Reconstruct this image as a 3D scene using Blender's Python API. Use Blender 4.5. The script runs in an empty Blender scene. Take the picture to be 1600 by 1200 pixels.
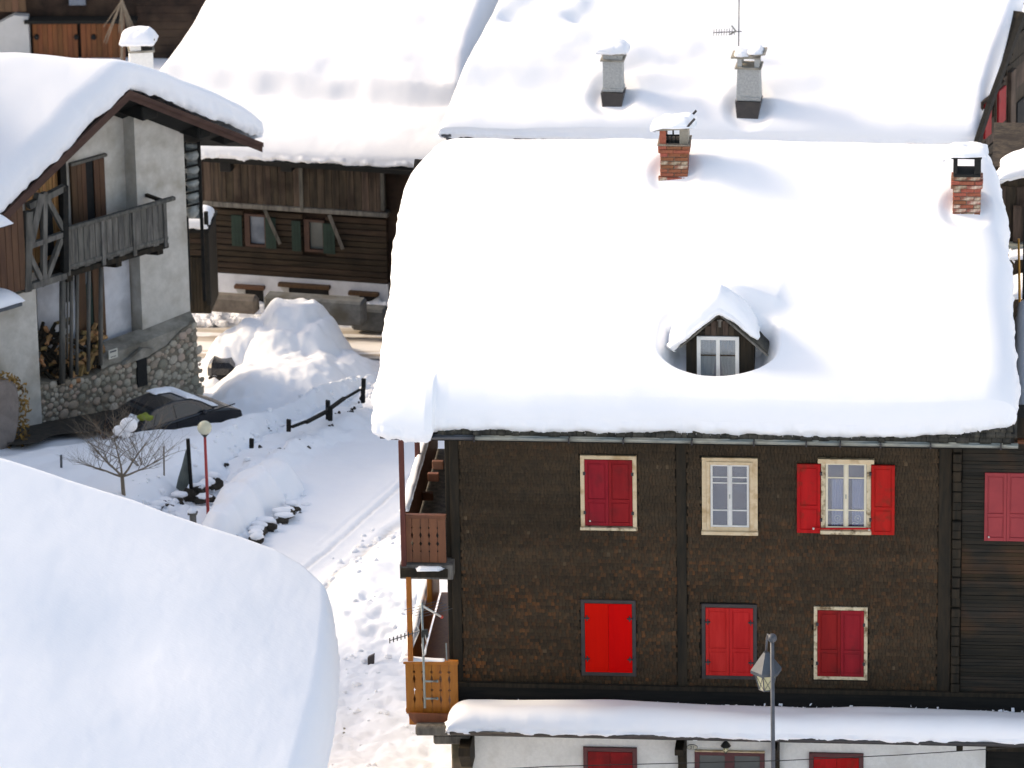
import bpy, bmesh, math, random
import numpy as np
from mathutils import Vector

random.seed(7)
RNG = np.random.default_rng(7)
scene = bpy.context.scene
COL = scene.collection
R = math.radians

# ---------------------------------------------------------------- camera
IMG_W, IMG_H, FPX = 1600, 1200, 9000.0
THETA, PSI, ROLL, DIST = R(20.5), R(5.5), 0.018, 106.0
AIM = Vector((1.1, 0.0, 9.3))
FWD = Vector((-math.sin(PSI) * math.cos(THETA), math.cos(PSI) * math.cos(THETA), -math.sin(THETA)))
_R0 = Vector((math.cos(PSI), math.sin(PSI), 0))
_U0 = _R0.cross(FWD)
RIGHT = _R0 * math.cos(ROLL) - _U0 * math.sin(ROLL)
UP = _U0 * math.cos(ROLL) + _R0 * math.sin(ROLL)
CAM = AIM - FWD * DIST
cam_data = bpy.data.cameras.new('camera')
cam = bpy.data.objects.new('camera', cam_data)
COL.objects.link(cam)
from mathutils import Matrix
_m = Matrix((RIGHT, UP, -FWD)).transposed().to_4x4()
_m.translation = CAM
cam.matrix_world = _m
cam_data.sensor_width = 36
cam_data.lens = FPX / IMG_W * 36
cam_data.clip_start = 1
cam_data.clip_end = 3000
cam_data.dof.use_dof = True
cam_data.dof.focus_distance = DIST
cam_data.dof.aperture_fstop = 2.6
scene.camera = cam

# ---------------------------------------------------------------- light
SUN_AZ, SUN_EL = R(74), R(32)      # azimuth measured from +Y towards -X
S = Vector((-math.cos(SUN_EL) * math.sin(SUN_AZ), math.cos(SUN_EL) * math.cos(SUN_AZ), math.sin(SUN_EL)))
world = bpy.data.worlds.new('World')
scene.world = world
world.use_nodes = True
wn, wl = world.node_tree.nodes, world.node_tree.links
sky = wn.new('ShaderNodeTexSky')
sky.sky_type = 'NISHITA'
sky.sun_disc = False
sky.sun_elevation = SUN_EL
sky.sun_rotation = -SUN_AZ
sky.altitude = 1200
sky.air_density = 1.0
sky.dust_density = 4.0
sky.ozone_density = 1.0
wl.new(sky.outputs[0], wn['Background'].inputs[0])
wn['Background'].inputs[1].default_value = 0.15
sd = bpy.data.lights.new('sun', 'SUN')
sd.energy = 1.0
sd.angle = R(10)
sd.color = (1.0, 0.965, 0.91)
sun = bpy.data.objects.new('sun', sd)
COL.objects.link(sun)
sun.location = (0, 0, 60)
sun.rotation_euler = S.to_track_quat('Z', 'Y').to_euler()
scene.view_settings.view_transform = 'Standard'
scene.view_settings.look = 'None'
scene.view_settings.gamma = 1
scene.view_settings.use_curve_mapping = False
scene.view_settings.exposure = 1.42
scene.view_settings.use_white_balance = True
scene.view_settings.white_balance_temperature = 8700
scene.view_settings.white_balance_tint = 12
scene.cycles.max_bounces = 7
scene.cycles.diffuse_bounces = 4
scene.cycles.transparent_max_bounces = 8

# ---------------------------------------------------------------- pixel <-> place
def ray(px, py):
    return (FWD + RIGHT * ((px - 800) / FPX) - UP * ((py - 600) / FPX)).normalized()

def hit(px, py, p0, n):
    d = ray(px, py)
    n = Vector(n); p0 = Vector(p0)
    return CAM + d * ((p0 - CAM).dot(n) / d.dot(n))

GS = 0.15
def ground_at(px, py, dz=0.0):
    """the point of the sloping village ground seen at a pixel"""
    return hit(px, py, (0, 0, dz), (0, GS, 1))

def proj(p):
    v = Vector(p) - CAM
    d = v.dot(FWD)
    return 800 + v.dot(RIGHT) / d * FPX, 600 - v.dot(UP) / d * FPX

def scale_at(p):
    return FPX / (Vector(p) - CAM).dot(FWD)

class Facade:
    """a vertical plane: u along it, z up, w out of it towards the viewer"""
    def __init__(s, p0, deg):
        s.p0 = Vector((p0[0], p0[1], 0))
        a = R(deg)
        s.u = Vector((math.cos(a), math.sin(a), 0))
        s.n = Vector((math.sin(a), -math.cos(a), 0))
    def at(s, px, py, w=0.0):
        p = hit(px, py, s.p0 + s.n * w, s.n)
        return (p - s.p0).dot(s.u), p.z
    def pt(s, u, z, w=0.0):
        p = s.p0 + s.u * u + s.n * w
        return Vector((p.x, p.y, z))
    def rect(s, x0, x1, y0, y1, w=0.0):
        xm, ym = (x0 + x1) / 2, (y0 + y1) / 2
        return s.at(x0, ym, w)[0], s.at(x1, ym, w)[0], s.at(xm, y1, w)[1], s.at(xm, y0, w)[1]

# ---------------------------------------------------------------- numpy noise
def _hash(ix, iy, seed):
    h = (ix.astype(np.int64) * 374761393 + iy.astype(np.int64) * 668265263 + seed * 1442695041) & 0x7fffffff
    h = ((h ^ (h >> 13)) * 1274126177) & 0x7fffffff
    return ((h ^ (h >> 16)) & 0xffff) / 65535.0

def vnoise(x, y, seed=0):
    x = np.asarray(x, float); y = np.asarray(y, float)
    ix, iy = np.floor(x), np.floor(y)
    fx, fy = x - ix, y - iy
    fx = fx * fx * fx * (fx * (fx * 6 - 15) + 10); fy = fy * fy * fy * (fy * (fy * 6 - 15) + 10)
    a = _hash(ix, iy, seed); b = _hash(ix + 1, iy, seed)
    c = _hash(ix, iy + 1, seed); d = _hash(ix + 1, iy + 1, seed)
    return (a + (b - a) * fx + (c - a) * fy + (a - b - c + d) * fx * fy) * 2 - 1

def fbm(x, y, seed=0, octv=4, gain=0.5):
    t = 0; amp = 1
    for o in range(octv):
        t = t + amp * vnoise(x * 2 ** o + 17.3 * o, y * 2 ** o - 9.1 * o, seed + o)
        amp *= gain
    return t

def sstep(a, b, x):
    t = np.clip((x - a) / (b - a), 0, 1)
    return t * t * (3 - 2 * t)

# ---------------------------------------------------------------- materials
def s2l(c):
    out = []
    for v in c:
        v /= 255.0
        out.append(v / 12.92 if v <= 0.04045 else ((v + 0.055) / 1.055) ** 2.4)
    return out

def rgb(c, gain=0.92):
    """surface colour that shows about as the given sRGB value in open shade here"""
    return tuple(min(0.88, v * gain) for v in s2l(c)) + (1,)

def new_mat(name, rough=0.8):
    m = bpy.data.materials.new(name)
    m.use_nodes = True
    b = m.node_tree.nodes['Principled BSDF']
    b.inputs['Roughness'].default_value = rough
    return m, m.node_tree.nodes, m.node_tree.links, b

def mottled(name, c1, c2, scale=(4, 4, 4), rough=0.8, bump=0.1, bdist=0.01, detail=6, per_obj=0.0, metal=0.0,
            lo=0.35, hi=0.65, c3=None, scale3=1.0, attr=None, spec=None, gain=0.92):
    m, n, l, b = new_mat(name, rough)
    tc = n.new('ShaderNodeTexCoord')
    mp = n.new('ShaderNodeMapping')
    mp.inputs['Scale'].default_value = scale
    l.new(tc.outputs['Object'], mp.inputs[0])
    nz = n.new('ShaderNodeTexNoise')
    nz.inputs['Scale'].default_value = 1.0
    nz.inputs['Detail'].default_value = detail
    nz.inputs['Roughness'].default_value = 0.65
    l.new(mp.outputs[0], nz.inputs['Vector'])
    mr = n.new('ShaderNodeMapRange')
    mr.inputs[1].default_value = lo; mr.inputs[2].default_value = hi
    l.new(nz.outputs[0], mr.inputs[0])
    mx = n.new('ShaderNodeMix'); mx.data_type = 'RGBA'
    mx.inputs[6].default_value = rgb(c1, gain); mx.inputs[7].default_value = rgb(c2, gain)
    l.new(mr.outputs[0], mx.inputs[0])
    out = mx.outputs[2]
    if c3 is not None:
        n3 = n.new('ShaderNodeTexNoise'); n3.inputs['Scale'].default_value = scale3
        n3.inputs['Detail'].default_value = 5
        l.new(tc.outputs['Object'], n3.inputs['Vector'])
        r3 = n.new('ShaderNodeMapRange'); r3.inputs[1].default_value = 0.5; r3.inputs[2].default_value = 0.68
        l.new(n3.outputs[0], r3.inputs[0])
        m3 = n.new('ShaderNodeMix'); m3.data_type = 'RGBA'
        l.new(r3.outputs[0], m3.inputs[0]); l.new(out, m3.inputs[6])
        m3.inputs[7].default_value = rgb(c3, gain)
        out = m3.outputs[2]
    if attr:
        at = n.new('ShaderNodeAttribute'); at.attribute_name = attr
        ma = n.new('ShaderNodeMix'); ma.data_type = 'RGBA'; ma.blend_type = 'MULTIPLY'
        ma.inputs[0].default_value = 1
        l.new(out, ma.inputs[6]); l.new(at.outputs['Color'], ma.inputs[7])
        out = ma.outputs[2]
    if per_obj:
        oi = n.new('ShaderNodeObjectInfo')
        r4 = n.new('ShaderNodeMapRange'); r4.inputs[3].default_value = 1 - per_obj; r4.inputs[4].default_value = 1 + per_obj
        l.new(oi.outputs['Random'], r4.inputs[0])
        hs = n.new('ShaderNodeHueSaturation')
        l.new(r4.outputs[0], hs.inputs['Value']); l.new(out, hs.inputs['Color'])
        r5 = n.new('ShaderNodeMapRange'); r5.inputs[3].default_value = 0.5 + per_obj * .05; r5.inputs[4].default_value = 0.5 - per_obj * .05
        l.new(oi.outputs['Random'], r5.inputs[0]); l.new(r5.outputs[0], hs.inputs['Hue'])
        out = hs.outputs[0]
    l.new(out, b.inputs['Base Color'])
    b.inputs['Metallic'].default_value = metal
    if spec is not None:
        b.inputs['Specular IOR Level'].default_value = spec
    if bump:
        bp = n.new('ShaderNodeBump'); bp.inputs['Strength'].default_value = bump
        bp.inputs['Distance'].default_value = bdist
        l.new(nz.outputs[0], bp.inputs['Height']); l.new(bp.outputs[0], b.inputs['Normal'])
    return m

def snow_material(name, fine=0.5, dirt=False, ripple=0.0, lum=0.9):
    m, n, l, b = new_mat(name, 0.75)
    b.inputs['Specular IOR Level'].default_value = 0.25
    tc = n.new('ShaderNodeTexCoord')
    n1 = n.new('ShaderNodeTexNoise'); n1.inputs['Scale'].default_value = 1.6; n1.inputs['Detail'].default_value = 8
    n1.inputs['Roughness'].default_value = 0.6
    n2 = n.new('ShaderNodeTexNoise'); n2.inputs['Scale'].default_value = 14; n2.inputs['Detail'].default_value = 6
    l.new(tc.outputs['Object'], n1.inputs['Vector']); l.new(tc.outputs['Object'], n2.inputs['Vector'])
    add = n.new('ShaderNodeMath'); add.operation = 'MULTIPLY_ADD'
    add.inputs[1].default_value = 0.25
    l.new(n2.outputs[0], add.inputs[0]); l.new(n1.outputs[0], add.inputs[2])
    h = add.outputs[0]
    if ripple:
        mp = n.new('ShaderNodeMapping'); mp.inputs['Scale'].default_value = (3.5, 26, 26)
        mp.inputs['Rotation'].default_value = (0, 0, R(10))
        l.new(tc.outputs['Object'], mp.inputs[0])
        n4 = n.new('ShaderNodeTexNoise'); n4.inputs['Scale'].default_value = 1; n4.inputs['Detail'].default_value = 2
        l.new(mp.outputs[0], n4.inputs['Vector'])
        a2 = n.new('ShaderNodeMath'); a2.operation = 'MULTIPLY_ADD'; a2.inputs[1].default_value = ripple
        l.new(n4.outputs[0], a2.inputs[0]); l.new(h, a2.inputs[2]); h = a2.outputs[0]
    bp = n.new('ShaderNodeBump'); bp.inputs['Strength'].default_value = fine; bp.inputs['Distance'].default_value = 0.06
    l.new(h, bp.inputs['Height']); l.new(bp.outputs[0], b.inputs['Normal'])
    mx = n.new('ShaderNodeMix'); mx.data_type = 'RGBA'
    mx.inputs[6].default_value = (lum * .965, lum * .975, lum * 1.0, 1)
    mx.inputs[7].default_value = (lum * .985, lum * .99, lum * 1.0, 1)
    l.new(n1.outputs[0], mx.inputs[0])
    out = mx.outputs[2]
    if dirt:
        at = n.new('ShaderNodeAttribute'); at.attribute_name = 'dirt'
        n5 = n.new('ShaderNodeTexNoise'); n5.inputs['Scale'].default_value = 5; n5.inputs['Detail'].default_value = 8
        l.new(tc.outputs['Object'], n5.inputs['Vector'])
        mr = n.new('ShaderNodeMapRange'); mr.inputs[1].default_value = 0.3; mr.inputs[2].default_value = 0.7
        mr.inputs[3].default_value = 0.35; mr.inputs[4].default_value = 1.25
        l.new(n5.outputs[0], mr.inputs[0])
        mu = n.new('ShaderNodeMath'); mu.operation = 'MULTIPLY'; mu.use_clamp = True
        l.new(mr.outputs[0], mu.inputs[0]); l.new(at.outputs['Fac'], mu.inputs[1])
        m2 = n.new('ShaderNodeMix'); m2.data_type = 'RGBA'
        m2.inputs[7].default_value = (0.42, 0.37, 0.31, 1)
        l.new(mu.outputs[0], m2.inputs[0]); l.new(out, m2.inputs[6]); out = m2.outputs[2]
    l.new(out, b.inputs['Base Color'])
    return m

def glass_material(name, tint=(0.02, 0.025, 0.03), refl=0.22):
    m, n, l, b = new_mat(name, 0.05)
    n.remove(b)
    tr = n.new('ShaderNodeBsdfTransparent'); tr.inputs[0].default_value = (0.75, 0.8, 0.84, 1)
    gl = n.new('ShaderNodeBsdfGlossy'); gl.inputs['Roughness'].default_value = 0.06
    gl.inputs[0].default_value = (0.9, 0.93, 1, 1)
    mx = n.new('ShaderNodeMixShader'); mx.inputs[0].default_value = refl
    l.new(tr.outputs[0], mx.inputs[1]); l.new(gl.outputs[0], mx.inputs[2])
    l.new(mx.outputs[0], n['Material Output'].inputs[0])
    return m

M = {}
M['snow'] = snow_material('snow', 0.12)
M['snow_ripple'] = snow_material('wind_rippled_snow', 0.14, ripple=0.3)
M['snow_ground'] = snow_material('ground_snow', 0.3, dirt=True)
M['shingle'] = mottled('weathered_wood_shingles', (67, 58, 47), (81, 66, 50), (5, 5, 5), attr='tone', bump=0.3, spec=0.2)
M['dark_wood'] = mottled('dark_aged_timber', (34, 32, 27), (58, 49, 38), (9, 9, 1.2), bump=0.4, spec=0.2)
M['log'] = mottled('dark_horizontal_planks', (33, 33, 30), (52, 46, 38), (1.0, 8, 14), bump=0.4, c3=(68, 50, 34), scale3=0.9, per_obj=0.3, spec=0.2)
M['black_wood'] = mottled('blackened_beam', (24, 25, 24), (38, 36, 32), (1, 6, 9), bump=0.3, spec=0.2)
M['roof_plank'] = mottled('grey_roof_shingle', (44, 43, 40), (84, 80, 70), (9, 3, 3), bump=0.4, per_obj=0.25, spec=0.2)
M['red_crimson'] = mottled('crimson_shutter_paint', (140, 24, 34), (158, 32, 40), (9, 9, 1.2), rough=0.6, bump=0.12, spec=.15, per_obj=.08, c3=(128, 30, 36), scale3=3)
M['red_bright'] = mottled('fresh_scarlet_paint', (214, 6, 2), (224, 12, 4), (9, 9, 1.2), rough=0.6, bump=0.08, spec=.1, per_obj=.04)
M['red_coral'] = mottled('sun_faded_red_paint', (190, 30, 30), (206, 46, 44), (9, 9, 1.2), rough=0.6, bump=0.1, spec=.15, per_obj=.06)
M['red_open'] = mottled('worn_red_paint', (178, 20, 22), (196, 30, 28), (9, 9, 1.2), rough=0.6, bump=0.12, spec=.15, per_obj=.06, c3=(150, 40, 30), scale3=6)
M['red_far'] = mottled('faded_crimson_paint', (148, 38, 46), (162, 46, 52), (3, 3, 3), rough=0.6, bump=0.04)
M['cream'] = mottled('cream_window_paint', (216, 190, 152), (226, 204, 170), (4, 4, 9), rough=0.6, bump=0.1, c3=(190, 158, 118), scale3=5)
M['cream_worn'] = mottled('flaking_cream_paint', (205, 186, 150), (222, 206, 176), (12, 12, 12), rough=0.7, bump=0.3, c3=(120, 96, 66), scale3=9)
M['white_paint'] = mottled('white_sash_paint', (212, 212, 208), (226, 226, 222), (5, 5, 5), rough=0.5, bump=0.05)
M['ivory_paint'] = mottled('ivory_sash_paint', (222, 212, 186), (230, 222, 200), (5, 5, 5), rough=0.5, bump=0.05)
M['dark_frame'] = mottled('dark_brown_frame', (50, 44, 44), (64, 56, 54), (5, 5, 9), rough=0.6, bump=0.1)
M['maroon'] = mottled('maroon_frame_paint', (88, 44, 46), (104, 54, 54), (4, 4, 9), rough=0.6, bump=0.1)
M['hinge'] = mottled('black_iron', (36, 34, 38), (52, 50, 54), (9, 9, 9), rough=0.5, bump=0.1)
M['zinc'] = mottled('weathered_zinc', (120, 124, 118), (154, 158, 150), (3, 9, 9), rough=0.5, bump=0.1, metal=0.2)
M['zinc_dark'] = mottled('dark_zinc', (70, 72, 76), (92, 94, 98), (3, 9, 9), rough=0.5, bump=0.1, metal=0.3)
M['orange_wood'] = mottled('honey_varnished_pine', (166, 96, 28), (190, 118, 40), (10, 10, 1.6), rough=0.5, bump=0.15, per_obj=0.1)
M['brown_wood'] = mottled('reddish_brown_varnished_wood', (98, 54, 34), (120, 68, 42), (10, 10, 1.6), rough=0.55, bump=0.15, per_obj=0.1)
M['brown_wood2'] = mottled('brown_stained_boards', (112, 66, 42), (132, 80, 50), (10, 10, 1.6), rough=0.55, bump=0.15, per_obj=0.1)
M['post_red'] = mottled('red_brown_post', (84, 36, 28), (104, 46, 34), (10, 10, 1.6), rough=0.6, bump=0.1)
M['pvc'] = mottled('galvanised_tube', (128, 140, 140), (156, 166, 164), (6, 6, 6), rough=0.35, bump=0.05, metal=0.3)
M['grey_metal'] = mottled('grey_painted_metal', (66, 70, 76), (82, 86, 92), (6, 6, 6), rough=0.45, bump=0.05)
M['slate_metal'] = mottled('blue_grey_painted_metal', (62, 70, 78), (78, 86, 94), (6, 6, 6), rough=0.45, bump=0.05)
M['black_metal'] = mottled('dark_iron', (34, 36, 34), (48, 48, 44), (6, 6, 6), rough=0.5, bump=0.05)
M['lamp_glass'] = mottled('yellowed_lamp_glass', (196, 190, 150), (212, 206, 170), (3, 3, 3), rough=0.2, bump=0)
M['globe'] = mottled('frosted_globe', (198, 196, 168), (214, 212, 188), (3, 3, 3), rough=0.25, bump=0)
M['stucco_white'] = mottled('rough_white_stucco', (236, 235, 230), (246, 245, 240), (14, 14, 14), rough=0.95, bump=0.9, bdist=0.02, c3=(224, 222, 216), scale3=2)
M['stucco_grey'] = mottled('grey_stucco', (192, 187, 176), (212, 207, 197), (3, 3, 3), rough=0.95, bump=0.5, bdist=0.02, c3=(174, 166, 152), scale3=1.1)
M['stucco_recess'] = mottled('brownish_stucco', (104, 98, 88), (124, 118, 106), (3, 3, 3), rough=0.95, bump=0.4, bdist=0.02)
M['plaster_blue'] = mottled('pale_bluish_plaster', (206, 207, 210), (222, 223, 226), (3, 3, 3), rough=0.95, bump=0.4, bdist=0.02, c3=(190, 190, 192), scale3=1.3)
M['concrete'] = mottled('rough_concrete', (136, 130, 118), (166, 160, 148), (4, 4, 4), rough=0.95, bump=0.7, bdist=0.03, c3=(110, 104, 92), scale3=1.5)
M['brick'] = mottled('old_red_brick', (132, 72, 52), (164, 96, 70), (14, 14, 14), rough=0.9, bump=0.5, per_obj=0.28)
M['brick_worn'] = mottled('mortar_smeared_brick', (130, 84, 66), (156, 104, 84), (14, 14, 14), rough=0.9, bump=0.6, per_obj=0.28, c3=(196, 182, 160), scale3=7)
M['mortar'] = mottled('grey_mortar', (112, 100, 88), (146, 134, 120), (20, 20, 20), rough=0.95, bump=0.5)
M['chimney_grey'] = mottled('grey_rendered_chimney', (158, 160, 158), (188, 188, 184), (22, 22, 22), rough=0.95, bump=0.6)
M['flash'] = mottled('dark_lead_flashing', (46, 44, 44), (64, 58, 56), (6, 6, 6), rough=0.5, bump=0.1)
M['soot_shade'] = mottled('soot_and_shade_black', (18, 18, 18), (30, 30, 28), (6, 6, 6), rough=0.9, bump=0.1)  # real soot on chimneys, painted shade in doorways and openings
M['old_boards'] = mottled('sun_bleached_brown_boards', (50, 43, 37), (92, 78, 66), (7, 7, 0.7), bump=0.4, c3=(48, 38, 32), scale3=1.2, per_obj=0.3, spec=0.2)
M['log_wall'] = mottled('brown_hewn_logs', (44, 36, 29), (70, 57, 45), (0.9, 0.9, 8), bump=0.5, c3=(40, 33, 27), scale3=1.0, per_obj=0.22, spec=0.2)
M['grey_timber'] = mottled('grey_weathered_timber', (78, 76, 72), (122, 118, 110), (8, 8, 1.2), bump=0.4, per_obj=0.2, spec=0.2)
M['barge'] = mottled('brown_barge_board', (74, 54, 48), (88, 66, 58), (2, 2, 6), bump=0.15, spec=0.2)
M['warm_boards'] = mottled('golden_pine_boards', (148, 106, 60), (176, 130, 78), (9, 9, 1.2), bump=0.2, per_obj=0.15)
M['rust_wood'] = mottled('rust_brown_wood', (80, 54, 36), (102, 72, 48), (7, 7, 1.0), bump=0.2, per_obj=0.15)
M['dim_frame'] = mottled('dull_reddish_frame', (64, 44, 36), (82, 56, 44), (5, 5, 5), bump=.1)
M['trough_concrete'] = mottled('shade_toned_concrete', (84, 88, 90), (110, 113, 114), (4, 4, 4), rough=0.95, bump=0.7, bdist=0.03, c3=(80, 78, 72), scale3=1.5)  # darker, cooler concrete copy with shade put into its colour
M['bench_stone'] = mottled('dark_grey_brown_stone', (92, 86, 80), (116, 108, 100), (4, 4, 4), rough=0.95, bump=0.6, bdist=0.03)
M['garage_wood'] = mottled('orange_brown_barn_door', (112, 66, 36), (138, 84, 46), (7, 7, 0.8), bump=0.2, per_obj=0.12)
M['green_paint'] = mottled('dark_green_shutter_paint', (20, 42, 34), (28, 52, 42), (5, 5, 5), bump=0.1)
M['stone'] = mottled('river_stone', (138, 133, 120), (190, 180, 160), (9, 9, 9), bump=0.5, per_obj=0.32, rough=0.9)
M['stone_warm'] = mottled('reddish_river_stone', (148, 134, 118), (178, 160, 140), (9, 9, 9), bump=0.5, per_obj=0.3, rough=0.9)
M['stone_mortar'] = mottled('rubble_wall_mortar', (104, 98, 86), (138, 128, 112), (6, 6, 6), bump=0.9, bdist=0.04, rough=0.95)
M['firewood'] = mottled('split_firewood', (140, 104, 66), (186, 146, 96), (9, 9, 9), bump=0.4, per_obj=0.45)
M['bark'] = mottled('pale_grey_bark', (104, 92, 78), (136, 122, 104), (20, 20, 6), bump=0.4)
M['car_paint'] = mottled('black_car_paint', (26, 28, 32), (34, 36, 42), (2, 2, 2), rough=0.25, bump=0)
M['car_glass'] = mottled('dark_car_glass', (30, 38, 42), (42, 50, 54), (1, 1, 1), rough=0.3, bump=0)
M['rubber'] = mottled('black_rubber', (20, 20, 20), (28, 28, 28), (4, 4, 4), rough=0.9, bump=0)
M['lamp_red'] = mottled('red_lamp_post_paint', (160, 44, 40), (178, 56, 50), (4, 4, 4), rough=0.4, bump=0)
M['glass'] = glass_material('window_glass', refl=0.10)
M['dark_glass'] = mottled('unlit_room_glass', (70, 78, 80), (84, 92, 92), (1, 1, 1), rough=0.1, bump=0)
M['blue_glass'] = mottled('painted_sky_glass', (70, 82, 96), (108, 120, 134), (1.5, 1.5, 1.5), rough=0.1, bump=0)  # sky reflection painted as bluish mottling in the colour
M['curtain'] = mottled('white_net_curtain', (158, 164, 190), (176, 182, 206), (30, 30, 1), rough=0.9, bump=0.3)
M['curtain_grey'] = mottled('greenish_grey_curtain', (118, 132, 128), (152, 164, 160), (26, 26, 1), rough=0.9, bump=0.4)
M['room'] = mottled('room_shade', (62, 72, 88), (82, 94, 112), (2, 2, 2), rough=0.9, bump=0)  # blue-grey panel colour standing in for an unlit room
M['white_plastic'] = mottled('white_plastic', (214, 210, 200), (226, 222, 212), (4, 4, 4), rough=0.4, bump=0)
M['red_plastic'] = mottled('red_plastic_cap', (196, 60, 40), (206, 70, 48), (4, 4, 4), rough=0.4, bump=0)
M['yellow_pole'] = mottled('orange_marker_pole', (206, 140, 40), (220, 156, 56), (4, 4, 4), rough=0.5, bump=0)
M['straw'] = mottled('ochre_dry_growth', (130, 96, 42), (176, 134, 66), (30, 30, 30), bump=0.5, c3=(74, 54, 30), scale3=6)
M['boulder'] = mottled('pinkish_grey_rock', (124, 112, 104), (148, 136, 128), (3, 3, 3), bump=0.6, bdist=0.04, rough=0.9)
M['soil'] = mottled('dark_wet_earth', (44, 40, 34), (70, 62, 52), (6, 6, 6), bump=0.8, bdist=0.04, rough=0.95)
M['sheet'] = mottled('grey_green_corrugated_sheet', (92, 100, 94), (120, 128, 120), (3, 3, 3), rough=0.5, bump=0.1)
M['far_wood'] = mottled('very_dark_barn_wood', (34, 26, 22), (58, 44, 36), (2, 2, 2), bump=0.4, c3=(76, 60, 48), scale3=0.6, spec=0.2)
M['far_white'] = mottled('pale_grey_limewash', (172, 172, 170), (186, 186, 184), (1, 1, 1), bump=0.2)
M['lime'] = mottled('lime_green_plastic', (120, 130, 30), (140, 150, 40), (4, 4, 4), rough=0.5, bump=0)
M['tarp'] = mottled('grey_green_tarpaulin', (128, 132, 128), (164, 168, 164), (8, 8, 8), rough=0.5, bump=0.5)
M['paper'] = mottled('cream_enamel', (206, 202, 186), (216, 212, 198), (4, 4, 4), rough=0.4, bump=0)
M['marker'] = mottled('dark_print', (60, 62, 70), (70, 72, 80), (4, 4, 4), rough=0.5, bump=0)

# ---------------------------------------------------------------- mesh helpers
ORG = {}

class MB:
    def __init__(s):
        s.v = []; s.f = []
    def add(s, vs, fs):
        o = len(s.v)
        s.v += [tuple(v) for v in vs]
        s.f += [tuple(i + o for i in f) for f in fs]
        return s
    def hexa(s, p):
        """eight points: bottom ring 0-3, top ring 4-7"""
        return s.add(p, [(0, 3, 2, 1), (4, 5, 6, 7), (0, 1, 5, 4), (1, 2, 6, 5), (2, 3, 7, 6), (3, 0, 4, 7)])
    def box(s, x0, x1, y0, y1, z0, z1):
        return s.hexa([(x0, y0, z0), (x1, y0, z0), (x1, y1, z0), (x0, y1, z0), (x0, y0, z1), (x1, y0, z1), (x1, y1, z1), (x0, y1, z1)])
    def fbox(s, F, u0, u1, z0, z1, w0, w1):
        return s.hexa([F.pt(u0, z0, w1), F.pt(u1, z0, w1), F.pt(u1, z0, w0), F.pt(u0, z0, w0),
                       F.pt(u0, z1, w1), F.pt(u1, z1, w1), F.pt(u1, z1, w0), F.pt(u0, z1, w0)])
    def fprism(s, F, poly, w0, w1):
        n = len(poly)
        vs = [F.pt(u, z, w1) for u, z in poly] + [F.pt(u, z, w0) for u, z in poly]
        fs = [tuple(range(n)), tuple(range(2 * n - 1, n - 1, -1))]
        fs += [(i, i + n, (i + 1) % n + n, (i + 1) % n) for i in range(n)]
        return s.add(vs, fs)
    def tube(s, p, q, r, n=8, r2=None, caps=True):
        p, q = Vector(p), Vector(q)
        r2 = r if r2 is None else r2
        d = (q - p).normalized()
        a = d.orthogonal().normalized(); b = d.cross(a)
        vs = []
        for c, rr in ((p, r), (q, r2)):
            for i in range(n):
                t = 2 * math.pi * i / n
                vs.append(c + a * (rr * math.cos(t)) + b * (rr * math.sin(t)))
        fs = [(i, (i + 1) % n, (i + 1) % n + n, i + n) for i in range(n)]
        if caps:
            fs += [tuple(range(n - 1, -1, -1)), tuple(range(n, 2 * n))]
        return s.add(vs, fs)
    def path(s, pts, r, n=6):
        for a, b in zip(pts, pts[1:]):
            s.tube(a, b, r, n)
        return s
    def bar(s, p, q, wid, hgt, up=(0, 0, 1)):
        """rectangular beam from p to q"""
        p, q = Vector(p), Vector(q)
        d = (q - p).normalized()
        sd_ = d.cross(Vector(up))
        if sd_.length < 1e-3:
            sd_ = d.cross(Vector((0, 1, 0)))
        sd_.normalize(); up_ = sd_.cross(d)
        a, b = sd_ * wid / 2, up_ * hgt / 2
        return s.hexa([p - a - b, p + a - b, q + a - b, q - a - b, p - a + b, p + a + b, q + a + b, q - a + b])
    def lathe(s, c, prof, n=16):
        c = Vector(c); m = len(prof)
        vs = [(c.x + r * math.cos(2 * math.pi * i / n), c.y + r * math.sin(2 * math.pi * i / n), c.z + z) for r, z in prof for i in range(n)]
        fs = [(k * n + i, k * n + (i + 1) % n, (k + 1) * n + (i + 1) % n, (k + 1) * n + i) for k in range(m - 1) for i in range(n)]
        fs += [tuple(range(n - 1, -1, -1)), tuple((m - 1) * n + i for i in range(n))]
        return s.add(vs, fs)
    def blob(s, c, r, n=8, m=6, jit=0.15, rnd=None):
        rnd = rnd or random
        c = Vector(c); rx, ry, rz = r if hasattr(r, '__len__') else (r, r, r)
        vs = [(c.x, c.y, c.z - rz)]
        for k in range(1, m):
            a = -math.pi / 2 + math.pi * k / m
            for i in range(n):
                t = 2 * math.pi * i / n
                j = 1 + rnd.uniform(-jit, jit)
                vs.append((c.x + rx * j * math.cos(a) * math.cos(t), c.y + ry * j * math.cos(a) * math.sin(t), c.z + rz * j * math.sin(a)))
        vs.append((c.x, c.y, c.z + rz))
        fs = [(0, 1 + (i + 1) % n, 1 + i) for i in range(n)]
        for k in range(m - 2):
            o = 1 + k * n
            fs += [(o + i, o + (i + 1) % n, o + n + (i + 1) % n, o + n + i) for i in range(n)]
        o = 1 + (m - 2) * n
        fs += [(o + i, o + (i + 1) % n, len(vs) - 1) for i in range(n)]
        return s.add(vs, fs)

def tag(o, label=None, cat=None, group=None, kind=None):
    if label: o['label'] = label
    if cat: o['category'] = cat
    if group: o['group'] = group
    if kind: o['kind'] = kind
    return o

def thing(name, loc, label, cat, group=None):
    o = bpy.data.objects.new(name, None)
    COL.objects.link(o)
    o.location = loc
    o.empty_display_size = 0.3
    ORG[o.name] = Vector(loc)
    return tag(o, label, cat, group)

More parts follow.
